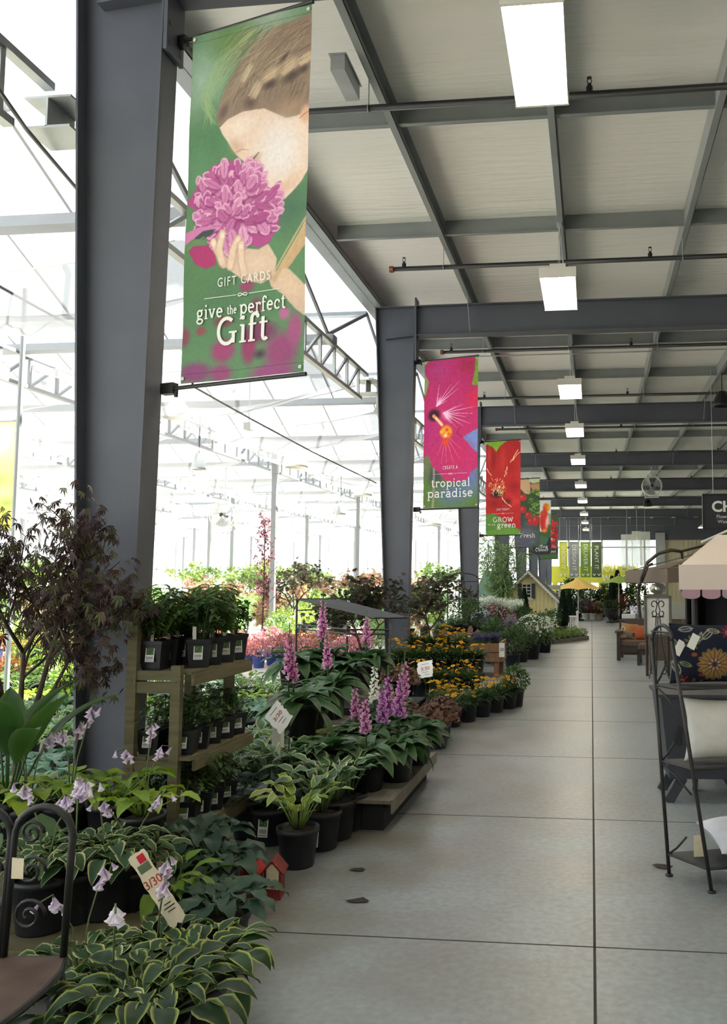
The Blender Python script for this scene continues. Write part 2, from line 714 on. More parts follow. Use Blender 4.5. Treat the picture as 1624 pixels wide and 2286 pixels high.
def girder(x, y0, y1, mname, name='lattice_girder', label=None):
    zt, zb = 4.78, 4.34
    mb = MB()
    mb.beam((x, y0, zt), (x, y1, zt), 0.07, 0.05)
    mb.beam((x, y0 + 0.35, zb), (x, y1 - 0.35, zb), 0.07, 0.05)
    n = 11
    L = (y1 - y0 - 0.9) / n
    for i in range(n):
        a = y0 + 0.45 + i * L
        mb.beam((x, a, zb), (x, a, zt), 0.04, 0.04, (1, 0, 0))
        mb.beam((x, a, zb), (x, a + L, zt), 0.035, 0.035, (1, 0, 0))
    mb.beam((x, y1 - 0.45, zb), (x, y1 - 0.45, zt), 0.04, 0.04, (1, 0, 0))
    return struct(name, mb, M[mname], label or 'lattice girder under the greenhouse roof')


for a, b in zip(YF[:-1], YF[1:]):
    girder(-3.46, a + 0.12, b - 0.12, 'galv', label='galvanised lattice girder between two steel columns')
for i in range(1, 9):
    x = -3.46 - 4.5 * i
    for a, b in zip(YF[:-1], YF[1:]):
        if a < 0 and i > 3:
            continue
        girder(x, a, b, 'white_steel', label='white lattice girder under the greenhouse roof')
# brackets carrying the girders on the columns
for y in YF[1:6]:
    mb = MB()
    mb.box(-3.62, -3.3, y - 0.14, y + 0.14, 4.70, 4.715)
    mb.box(-3.62, -3.3, y - 0.14, y + 0.14, 4.50, 4.515)
    mb.box(-3.47, -3.455, y - 0.14, y + 0.14, 4.51, 4.70)
    struct('girder_bracket', mb, M['galv'], 'galvanised bracket carrying the girders on a column')
for i in range(1, 9):
    for y in YF[1:]:
        mb = MB()
        x = -3.46 - 4.5 * i
        mb.box(x - 0.06, x + 0.06, y - 0.06, y + 0.06, 0, 4.3)
        mb.box(x - 0.1, x + 0.1, y - 0.1, y + 0.1, 0, 0.02)
        mb.box(x - 0.07, x + 0.07, y - 0.07, y + 0.07, 4.3, 4.8)
        struct('greenhouse_post', mb, M['white_steel'], 'white square post in the greenhouse')
# glazed end walls of the greenhouse with white mullions
mb = MB()
mb.box(XL, -3.5, YEND + 0.3, YEND + 0.31, 0.6, GZ)
o = struct('window_1', mb, M['glass'], 'tall glazed end wall of the greenhouse')
mb = MB()
mb.box(XL, -3.5, YEND + 0.26, YEND + 0.36, 0, 0.6)
mb.box(XL, -3.5, YEND + 0.26, YEND + 0.36, 2.4, 2.46)
x = XL
while x < -3.5:
    mb.box(x, x + 0.06, YEND + 0.26, YEND + 0.36, 0.6, GZ)
    x += 1.5
mb.build('window_frame', M['white_steel'], o)
mb = MB()
mb.box(XL - 0.01, XL, -14, YEND, 0.6, GZ)
o = struct('window_2', mb, M['glass'], 'tall glazed side wall of the greenhouse')
mb = MB()
mb.box(XL - 0.06, XL + 0.04, -14, YEND, 0, 0.6)
mb.box(XL - 0.06, XL + 0.04, -14, YEND, 2.4, 2.46)
yy = 0
while yy < YEND:
    mb.box(XL - 0.06, XL + 0.04, yy, yy + 0.06, 0.6, GZ)
    yy += 1.5
mb.build('window_frame', M['white_steel'], o)

# white shade cloth drawn in long sagging bands under the glass
rr = rnd(4)
for i, y in enumerate(spans):
    if y < -2 or y > 56:
        continue
    mb = MB()
    ya, yw = y + 0.25, 1.3 + rr.random() * 0.9
    x1, x0 = -3.8, (-24 if y < 20 else -38)
    ph = rr.random() * 6

    def fn(a, b, ya=ya, yw=yw, ph=ph, x0=x0, x1=x1):
        xx = x1 + (x0 - x1) * a
        t = ((x1 - xx) / 4.5) % 1.0
        sag = 0.62 * (1 - (2 * t - 1) ** 2)
        yy = ya + yw * b
        zz = 4.76 - sag * (0.45 + 0.55 * math.sin(math.pi * b)) - 0.05 * math.sin(b * 14 + ph + a * 9)
        return (xx, yy, zz)
    mb.grid(fn, 96, 9)
    o = mb.build('shade_curtain', M['shade'], None, True)
    tag(o, 'white shade cloth sagging in loops below the greenhouse glass', 'shade cloth', 'shade cloths under the greenhouse roof')
    mb = MB()
    mb.tube([(x1 + (x0 - x1) * t / 48.0, ya, fn(t / 48.0, 0)[2]) for t in range(49)], 0.008, 4)
    mb.tube([(x1 + (x0 - x1) * t / 48.0, ya + yw, fn(t / 48.0, 1)[2]) for t in range(49)], 0.008, 4)
    mb.build('hem_cord', M['galv'], o)
# ------------------------------------------------------------------ printed banners
def glyph_arc(cx, cy, rx, ry, a0, a1, n=14):
    return [(cx + rx * math.cos(math.radians(a0 + (a1 - a0) * i / n)), cy + ry * math.sin(math.radians(a0 + (a1 - a0) * i / n))) for i in range(n + 1)]


A = glyph_arc


def _glyphs():
    """slab serif letters: advance, thick strokes, thin serif bars (x0, x1, y)"""
    g = {}
    bowl = lambda cx=0.27: A(cx, 0.25, 0.19, 0.21, 0, 360, 24)
    g['i'] = (0.30, [[(0.16, 0.03), (0.16, 0.47)]], [(0.04, 0.28, 0.02), (0.05, 0.18, 0.46)], [(0.16, 0.66)])
    g['l'] = (0.30, [[(0.16, 0.03), (0.16, 0.73)]], [(0.04, 0.28, 0.02), (0.05, 0.18, 0.73)], [])
    g['t'] = (0.36, [[(0.16, 0.62), (0.16, 0.14)] + A(0.25, 0.13, 0.09, 0.11, 180, 320, 8)], [(0.03, 0.33, 0.47)], [])
    g['h'] = (0.62, [[(0.15, 0.03), (0.15, 0.73)], A(0.31, 0.28, 0.16, 0.19, 180, 0) + [(0.47, 0.03)]], [(0.04, 0.26, 0.02), (0.36, 0.58, 0.02), (0.04, 0.16, 0.73)], [])
    g['n'] = (0.62, [[(0.15, 0.03), (0.15, 0.47)], A(0.31, 0.28, 0.16, 0.19, 180, 0) + [(0.47, 0.03)]], [(0.04, 0.26, 0.02), (0.36, 0.58, 0.02), (0.04, 0.16, 0.46)], [])
    g['r'] = (0.44, [[(0.15, 0.03), (0.15, 0.47)], A(0.30, 0.29, 0.15, 0.17, 180, 50, 9)], [(0.04, 0.27, 0.02), (0.04, 0.16, 0.46)], [(0.39, 0.40)])
    g['u'] = (0.62, [[(0.15, 0.46), (0.15, 0.2)] + A(0.30, 0.2, 0.15, 0.17, 180, 360), [(0.45, 0.03), (0.45, 0.46)]], [(0.04, 0.16, 0.46), (0.34, 0.46, 0.46), (0.44, 0.56, 0.02)], [])
    g['v'] = (0.54, [[(0.11, 0.45), (0.27, 0.02)], [(0.43, 0.45), (0.27, 0.02)]], [(0.02, 0.21, 0.46), (0.34, 0.52, 0.46)], [])
    g['w'] = (0.78, [[(0.11, 0.45), (0.24, 0.02)], [(0.39, 0.42), (0.24, 0.02)], [(0.39, 0.42), (0.53, 0.02)], [(0.67, 0.45), (0.53, 0.02)]], [(0.02, 0.2, 0.46), (0.58, 0.76, 0.46)], [])
    g['e'] = (0.52, [[(0.08, 0.27), (0.44, 0.27)] + A(0.26, 0.25, 0.18, 0.21, 5, 310, 20)], [], [])
    g['c'] = (0.50, [A(0.27, 0.25, 0.19, 0.21, 45, 315, 20)], [], [(0.40, 0.37)])
    g['o'] = (0.54, [bowl()], [], [])
    g['a'] = (0.54, [[(0.12, 0.40)] + A(0.26, 0.34, 0.15, 0.13, 140, 0, 8) + [(0.41, 0.03)], A(0.25, 0.15, 0.16, 0.12, 0, 360, 18)], [(0.4, 0.52, 0.02)], [])
    g['d'] = (0.60, [A(0.26, 0.25, 0.18, 0.21, 0, 360, 22), [(0.45, 0.03), (0.45, 0.73)]], [(0.44, 0.56, 0.02), (0.34, 0.46, 0.73)], [])
    g['p'] = (0.60, [A(0.34, 0.25, 0.18, 0.21, 0, 360, 22), [(0.15, -0.22), (0.15, 0.47)]], [(0.04, 0.28, -0.23), (0.04, 0.16, 0.46)], [])
    g['g'] = (0.54, [A(0.25, 0.31, 0.16, 0.15, 0, 360, 20), A(0.26, -0.09, 0.2, 0.12, 0, 360, 20), [(0.13, 0.2), (0.12, 0.06), (0.3, 0.03)], [(0.36, 0.42), (0.47, 0.49)]], [], [])
    g['s'] = (0.46, [A(0.23, 0.355, 0.13, 0.11, 40, 260, 12) + A(0.23, 0.135, 0.15, 0.12, 80, -140, 12)], [], [])
    g['f'] = (0.38, [[(0.15, 0.03), (0.15, 0.58)] + A(0.27, 0.6, 0.12, 0.13, 180, 40, 8)], [(0.04, 0.29, 0.02), (0.04, 0.32, 0.46)], [(0.37, 0.66)])
    g['G'] = (0.78, [A(0.38, 0.35, 0.29, 0.34, 50, 320, 24), [(0.62, 0.02), (0.62, 0.3)]], [(0.46, 0.74, 0.31)], [])
    g['C'] = (0.74, [A(0.38, 0.35, 0.29, 0.34, 48, 312, 24), [(0.58, 0.5), (0.58, 0.68)]], [], [])
    g['S'] = (0.56, [A(0.27, 0.52, 0.18, 0.17, 30, 265, 14) + A(0.27, 0.18, 0.2, 0.17, 85, -150, 14)], [], [])
    g['F'] = (0.62, [[(0.16, 0.03), (0.16, 0.68)], [(0.55, 0.52), (0.55, 0.68)], [(0.40, 0.28), (0.40, 0.44)]], [(0.04, 0.3, 0.02), (0.04, 0.57, 0.68), (0.16, 0.42, 0.36)], [])
    g['R'] = (0.72, [[(0.16, 0.03), (0.16, 0.68)], [(0.16, 0.67)] + A(0.36, 0.51, 0.17, 0.165, 90, -90, 10) + [(0.16, 0.345)], [(0.36, 0.34), (0.62, 0.03)]], [(0.04, 0.28, 0.02), (0.04, 0.2, 0.68), (0.54, 0.7, 0.02)], [])
    g['O'] = (0.78, [A(0.39, 0.35, 0.31, 0.34, 0, 360, 28)], [], [])
    g['W'] = (1.0, [[(0.12, 0.67), (0.31, 0.02)], [(0.5, 0.64), (0.31, 0.02)], [(0.5, 0.64), (0.69, 0.02)], [(0.88, 0.67), (0.69, 0.02)]], [(0.02, 0.24, 0.68), (0.76, 0.98, 0.68)], [])
    g[' '] = (0.3, [], [], [])
    return g


GL = _glyphs()


def ribbon(mb, pts, w, map3):
    n = len(pts)
    if n < 2:
        return
    L, R = [], []
    for i in range(n):
        a, b = pts[max(0, i - 1)], pts[min(n - 1, i + 1)]
        dx, dy = b[0] - a[0], b[1] - a[1]
        q = math.hypot(dx, dy) or 1
        nx, ny = -dy / q * w / 2, dx / q * w / 2
        L.append((pts[i][0] + nx, pts[i][1] + ny))
        R.append((pts[i][0] - nx, pts[i][1] - ny))
    mb.add([map3(*p) for p in L] + [map3(*p) for p in R], [(i, i + 1, n + i + 1, n + i) for i in range(n - 1)])


def slab_width(s, track=0.02):
    return sum(GL[c][0] + track for c in s)


def slab(mb, s, x, y, size, map3, bold=0.085, thin=0.05, track=0.02, fit=None):
    """flat slab serif lettering: origin (x, y) is the centre of the baseline"""
    w = slab_width(s, track)
    kx = size if not fit else fit / w
    ox = x - w * kx / 2
    for ch in s:
        adv, strokes, bars, dots = GL[ch]
        for st in strokes:
            ribbon(mb, [(ox + p[0] * kx, y + p[1] * size) for p in st], bold * size, map3)
        for a, b, h in bars:
            ribbon(mb, [(ox + a * kx, y + h * size), (ox + b * kx, y + h * size)], thin * size, map3)
        for px, py in dots:
            ribbon(mb, [(ox + q[0] * kx, y + q[1] * size) for q in A(px, py, 0.03, 0.03, 0, 360, 10)], 0.06 * size, map3)
        ox += (adv + track) * kx


class Canvas:
    """printed picture held as one colour per vertex; points are given in picture units mapped to 0..1"""

    def __init__(self, nx, ny, asp):
        self.nx, self.ny, self.asp = nx, ny, asp
        s, t = np.meshgrid(np.linspace(0, 1, nx), np.linspace(0, 1, ny))
        self.s, self.t = s, t * asp          # t in units of the width
        self.im = np.zeros((ny, nx, 3))

    def mix(self, m, c):
        c = np.array(c, dtype=float)
        self.im = self.im * (1 - m[..., None]) + c * m[..., None]

    def fill(self, c):
        self.im[:] = c

    def ell(self, x, y, rx, ry, c, soft=0.5, ang=0.0, op=1.0):
        ca, sa = math.cos(math.radians(ang)), math.sin(math.radians(ang))
        dx, dy = self.s - x, self.t - y
        q = np.sqrt(((dx * ca + dy * sa) / rx) ** 2 + ((-dx * sa + dy * ca) / ry) ** 2)
        self.mix(np.clip((1 - q) / soft + 0.0, 0, 1) * op, c)

    def poly(self, pts, c, op=1.0):
        inside = np.zeros(self.s.shape, bool)
        n = len(pts)
        for i in range(n):
            x0, y0 = pts[i]
            x1, y1 = pts[(i + 1) % n]
            if y0 == y1:
                continue
            cond = (self.t > min(y0, y1)) & (self.t <= max(y0, y1))
            xx = x0 + (self.t - y0) / (y1 - y0) * (x1 - x0)
            inside ^= cond & (self.s < xx)
        m = inside.astype(float)
        for ax in (0, 1):
            m = (np.roll(m, 1, ax) + 2 * m + np.roll(m, -1, ax)) / 4
        self.mix(m * op, c)

    def line(self, pts, w, c, op=1.0, w1=None):
        best = np.full(self.s.shape, 9.0)
        n = len(pts) - 1
        for i in range(n):
            (x0, y0), (x1, y1) = pts[i], pts[i + 1]
            dx, dy = x1 - x0, y1 - y0
            q = np.clip(((self.s - x0) * dx + (self.t - y0) * dy) / (dx * dx + dy * dy + 1e-12), 0, 1)
            d = np.hypot(self.s - x0 - q * dx, self.t - y0 - q * dy)
            ww = w if w1 is None else w + (w1 - w) * (i + q) / n
            best = np.minimum(best, d / np.maximum(ww, 1e-4))
        self.mix(np.clip((1 - best) * 2.0, 0, 1) * op, c)

    def noise(self, amt, seed, fx, fy):
        r = np.random.RandomState(seed)
        g = r.rand(fy + 2, fx + 2)
        X_ = self.s * fx
        Y_ = self.t / self.asp * fy
        i, j = np.clip(X_.astype(int), 0, fx), np.clip(Y_.astype(int), 0, fy)
        a, b = X_ - i, Y_ - j
        a, b = a * a * (3 - 2 * a), b * b * (3 - 2 * b)
        v = g[j, i] * (1 - a) * (1 - b) + g[j, np.minimum(i + 1, fx + 1)] * a * (1 - b) + g[np.minimum(j + 1, fy + 1), i] * (1 - a) * b + g[np.minimum(j + 1, fy + 1), np.minimum(i + 1, fx + 1)] * a * b
        self.im = np.clip(self.im * (1 + amt * (v[..., None] * 2 - 1)), 0, 255)

    def mesh(self, name, fn, material, parent):
        nx, ny = self.nx, self.ny
        s, t = self.s.ravel(), (self.t / self.asp).ravel()
        co = fn(s, t)
        me = bpy.data.meshes.new(name)
        me.vertices.add(nx * ny)
        me.vertices.foreach_set('co', co.astype(np.float32).ravel())
        j, i = np.meshgrid(np.arange(ny - 1), np.arange(nx - 1), indexing='ij')
        a = (j * nx + i).ravel()
        q = np.stack([a + nx, a + nx + 1, a + 1, a], 1)
        nf = len(q)
        me.loops.add(nf * 4)
        me.loops.foreach_set('vertex_index', q.ravel())
        me.polygons.add(nf)
        me.polygons.foreach_set('loop_start', np.arange(nf) * 4)
        me.polygons.foreach_set('loop_total', np.full(nf, 4))
        me.polygons.foreach_set('use_smooth', np.ones(nf, bool))
        c = np.clip(self.im.reshape(-1, 3) / 255.0, 0, 1)
        c = np.where(c <= 0.04045, c / 12.92, ((c + 0.055) / 1.055) ** 2.4)
        at = me.color_attributes.new('Col', 'FLOAT_COLOR', 'POINT')
        at.data.foreach_set('color', np.concatenate([c, np.ones((len(c), 1))], 1).astype(np.float32).ravel())
        me.materials.append(material)
        me.update()
        me.validate()
        return link(name, me, parent)


def paint_girl(cv):
    def q(x, y):
        s = (x - 72) / 755.0
        yt, yb = 155 - 0.185 * (x - 75), 2242 - 0.045 * (x - 75)
        return (s, (y - yt) / (yb - yt) * cv.asp)
    U = 1 / 755.0
    E = lambda x, y, rx, ry, c, soft=0.5, ang=0, op=1.0: cv.ell(*q(x, y), rx * U, ry * U, c, soft, ang, op)
    Pn = lambda pts, c, op=1.0: cv.poly([q(*p) for p in pts], c, op)
    Ln = lambda pts, w, c, op=1.0, w1=None: cv.line([q(*p) for p in pts], w * U / 2, c, op, None if w1 is None else w1 * U / 2)
    r = rnd(7)
    cv.fill((84, 132, 86))
    E(130, 430, 260, 330, (150, 180, 156), 1.0)
    E(240, 820, 230, 300, (66, 116, 72), 1.0)
    E(120, 1000, 150, 200, (84, 134, 92), 1.0)
    E(600, 70, 260, 130, (152, 168, 152), 1.0)
    E(330, 200, 200, 130, (96, 128, 60), 1.0)
    E(730, 1250, 200, 200, (64, 104, 80), 1.0)
    E(300, 1750, 500, 330, (70, 116, 76), 1.0)
    E(150, 1650, 160, 160, (76, 120, 72), 1.0)
    # blurred bloom shapes along the bottom
    for x, y, rx, ry, c in [(330, 2060, 95, 80, (160, 48, 108)), (490, 2050, 60, 110, (148, 40, 92)), (690, 2080, 130, 130, (150, 52, 112)), (770, 1960, 55, 110, (168, 66, 126)),
                            (705, 1860, 42, 46, (190, 90, 150)), (85, 1970, 48, 70, (132, 62, 78)), (560, 1960, 130, 70, (120, 44, 88)), (330, 1890, 80, 40, (116, 60, 72)),
                            (190, 1940, 40, 30, (150, 60, 70)), (530, 1810, 50, 60, (120, 62, 80)), (160, 2180, 130, 70, (134, 52, 112)), (640, 2200, 170, 60, (150, 58, 120)), (320, 2190, 90, 60, (150, 52, 112))]:
        E(x, y, rx, ry, c, 0.55, 0, 0.95)
    E(560, 2090, 50, 36, (60, 40, 60), 0.9)
    E(470, 1690, 56, 36, (150, 56, 100), 0.5)
    # loose hair wisps
    for i in range(40):
        a = r.random()
        Ln([(500 - a * 60, 130 + a * 30), (330 - a * 120 + r.uniform(-30, 30), 330 + r.uniform(-50, 50)), (190 - a * 40 + r.uniform(-30, 30), 540 + r.uniform(-60, 60)), (175 + a * 90 + r.uniform(-20, 30), 650 + r.uniform(-30, 80))], 4, (150, 178, 112), 0.45)
    # hair mass
    hair = [(830, 60), (720, 105), (610, 140), (530, 190), (460, 250), (400, 330), (335, 430), (285, 540), (250, 640), (268, 730), (330, 700), (430, 690), (540, 680), (640, 700), (720, 740), (790, 700), (830, 650)]
    Pn(hair, (136, 112, 94))
    for i in range(230):
        x0, y0 = r.uniform(430, 830), r.uniform(110, 420)
        L_ = r.uniform(100, 320)
        a = math.radians(r.uniform(112, 150))
        c = r.choice([(160, 138, 112), (104, 82, 68), (142, 118, 92), (92, 72, 62), (182, 160, 130)])
        Ln([(x0, y0), (x0 + math.cos(a + .2) * L_ / 2, y0 + math.sin(a + .2) * L_ / 2), (x0 + math.cos(a) * L_, y0 + math.sin(a) * L_)], r.uniform(3, 9), c, 0.5, 2)
    # face
    face = [(278, 735), (330, 690), (430, 650), (560, 640), (690, 705), (780, 690), (830, 650), (830, 1020), (790, 1090), (735, 1150), (690, 1190), (655, 1200), (605, 1185), (578, 1150), (590, 1110), (560, 1075),
            (520, 1035), (478, 985), (445, 955), (400, 920), (362, 870), (330, 820), (300, 780)]
    # clip stray hair outside the head with the same greens by repainting the face and hair edges
    Pn(face, (224, 196, 178))
    E(420, 740, 120, 60, (232, 214, 200), 1.0)
    E(650, 900, 190, 230, (226, 218, 220), 0.8)
    E(390, 860, 70, 50, (196, 150, 124), 1.0, 40, 0.7)
    E(640, 1140, 120, 50, (214, 158, 126), 0.9, -20, 0.8)
    E(735, 1080, 90, 60, (218, 176, 148), 1.0, -40, 0.6)
    E(500, 940, 60, 34, (190, 142, 120), 0.9, -20, 0.8)
    Ln([(470, 948), (495, 940), (528, 902)], 16, (84, 66, 64), 0.9, 7)
    Ln([(392, 892), (430, 878), (470, 884)], 12, (172, 132, 108), 0.7, 5)
    Ln([(574, 1132), (610, 1124), (660, 1108)], 12, (196, 110, 96), 0.8, 3)
    # fringe shade and dark hair line
    for i in range(110):
        x0 = r.uniform(280, 820)
        y0 = 690 - (x0 - 280) * 0.1 + r.uniform(-70, 0) - (40 if 400 < x0 < 650 else 0)
        Ln([(x0 + r.uniform(10, 60), y0 - r.uniform(60, 150)), (x0, y0)], 7, r.choice([(92, 74, 64), (124, 98, 80), (148, 122, 98)]), 0.6, 2)
    E(300, 640, 40, 70, (98, 78, 66), 0.8, 30)
    E(470, 600, 60, 50, (92, 72, 64), 0.9)
    E(720, 640, 120, 70, (170, 136, 108), 0.9, 0, 0.7)
    E(810, 690, 45, 60, (214, 164, 134), 0.5)
    Ln([(775, 712), (800, 690), (826, 675)], 8, (164, 98, 78), 0.8)
    # braid
    for x, y, rx, ry, a in [(800, 345, 60, 34, -30), (700, 385, 78, 42, -38), (590, 430, 74, 40, -32), (505, 520, 66, 34, -62), (440, 410, 70, 26, -60)]:
        E(x, y, rx, ry, (188, 162, 130), 0.6, a)
        for k in range(10):
            o = (k - 4.5) * ry * 0.16
            ca, sa = math.cos(math.radians(a)), math.sin(math.radians(a))
            Ln([(x - ca * rx * .8 - sa * o, y - sa * rx * .8 + ca * o), (x + ca * rx * .8 - sa * o, y + sa * rx * .8 + ca * o)], 5, r.choice([(214, 192, 160), (150, 122, 94), (200, 176, 142)]), 0.7, 2)
    for x, y, rx, ry, a in [(590, 495, 62, 34, -12), (720, 450, 80, 40, -24), (790, 410, 40, 30, -30), (670, 330, 50, 16, -40)]:
        E(x, y, rx, ry, (76, 62, 58), 0.8, a)
    # hair falling to the hand
    Pn([(828, 1310), (800, 1385), (740, 1480), (670, 1590), (640, 1660), (632, 1730), (690, 1650), (760, 1560), (828, 1470)], (196, 158, 112))
    for i in range(26):
        o = r.uniform(-25, 25)
        Ln([(826, 1350 + o * 2), (750 + o, 1490 + o), (660 + o * .5, 1620 + o), (640 + o * .4, 1710)], 4, r.choice([(222, 188, 140), (160, 122, 84), (206, 168, 120)]), 0.6)
    # arm and hand
    Pn([(600, 1640), (690, 1600), (735, 1610), (840, 1720), (840, 1895), (770, 1840), (690, 1750), (620, 1700)], (212, 180, 154))
    E(740, 1700, 120, 60, (222, 190, 160), 1.0, 40)
    Pn([(240, 1400), (300, 1380), (470, 1470), (540, 1480), (600, 1450), (655, 1540), (640, 1640), (560, 1680), (440, 1650), (330, 1565), (265, 1480)], (214, 182, 158))
    Ln([(640, 1660), (700, 1570), (790, 1440)], 40, (198, 160, 114), 0.85, 16)
    # flower
    fl = [(66, 1180), (130, 1090), (170, 1030), (240, 960), (330, 940), (420, 950), (470, 1000), (540, 1060), (585, 1100), (600, 1160), (670, 1190), (640, 1240), (665, 1300), (650, 1370), (600, 1450), (530, 1470), (430, 1400), (330, 1390), (250, 1370), (180, 1270), (140, 1230)]
    Pn(fl, (176, 62, 134))
    pet = []
    while len(pet) < 140:
        x, y = r.uniform(90, 650), r.uniform(960, 1460)
        if ((x - 395) / 275) ** 2 + ((y - 1205) / 255) ** 2 < 0.95:
            pet.append((x, y))
    for x, y in pet:
        a = math.degrees(math.atan2(y - 1290, x - 380)) + r.uniform(-35, 35)
        k = r.random()
        base = (168 + 56 * k, 60 + 90 * k, 130 + 66 * k)
        rx, ry = r.uniform(36, 76), r.uniform(20, 36)
        E(x, y + 5, rx * 1.06, ry * 1.15, (126, 34, 92), 0.3, a, 0.8)
        E(x, y, rx, ry, base, 0.3, a)
        ar = math.radians(a)
        ca_, sa_ = math.cos(ar), math.sin(ar)
        edge = []
        for k_ in range(7):
            b_ = -1.2 + 2.4 * k_ / 6
            ex, ey = rx * .92 * math.cos(b_) + r.uniform(-4, 4), ry * .92 * math.sin(b_) + r.uniform(-3, 3)
            edge.append((x + ca_ * ex - sa_ * ey, y + sa_ * ex + ca_ * ey))
        Ln(edge, 12, (236, 178, 212), 0.75)
        Ln([(x - ca_ * rx * .6, y - sa_ * rx * .6), (x + ca_ * rx * .5, y + sa_ * rx * .5)], 7, (150, 44, 112), 0.5)
    Pn([(62, 1360), (180, 1325), (255, 1330), (200, 1370), (120, 1400), (62, 1440)], (206, 110, 168))
    Pn([(130, 1395), (190, 1355), (275, 1345), (250, 1380), (190, 1405)], (52, 62, 70))
    Ln([(70, 1470), (130, 1425), (200, 1390)], 12, (110, 130, 60))
    Pn([(100, 1470), (130, 1440), (230, 1440), (280, 1500), (280, 1560), (215, 1578), (150, 1550)], (172, 38, 100))
    # fingers over the flower
    for pts, w in [([(262, 1420), (300, 1500), (330, 1560)], 46), ([(318, 1378), (300, 1470), (320, 1545)], 52), ([(415, 1412), (385, 1480), (370, 1570)], 52), ([(434, 1446), (436, 1540), (455, 1620)], 50)]:
        Ln(pts, w + 8, (170, 118, 92), 0.8)
        Ln(pts, w, (226, 196, 172))
        E(pts[0][0] + 2, pts[0][1] + 12, 16, 20, (240, 214, 190), 0.6)
    E(530, 1570, 110, 70, (222, 192, 168), 0.9)
    for i in range(60):
        x0, y0 = r.uniform(280, 560), r.uniform(180, 560)
        Ln([(x0 + 120, y0 - 120), (x0, y0), (x0 - r.uniform(20, 110), y0 + r.uniform(60, 170))], 3, (176, 168, 128), 0.35)
    cv.noise(0.03, 3, 60, 150)
    g_ = cv.im.mean(axis=2, keepdims=True)
    cv.im = (cv.im * .86 + g_ * .14) * .93 + 16  # whole print greyed and lifted, haze put into its colours
    # seam at top and bottom
    cv.im *= np.where((np.abs(cv.t / cv.asp - 0.022) < 0.0012) | (np.abs(cv.t / cv.asp - 0.975) < 0.0012), 0.86, 1.0)[..., None]


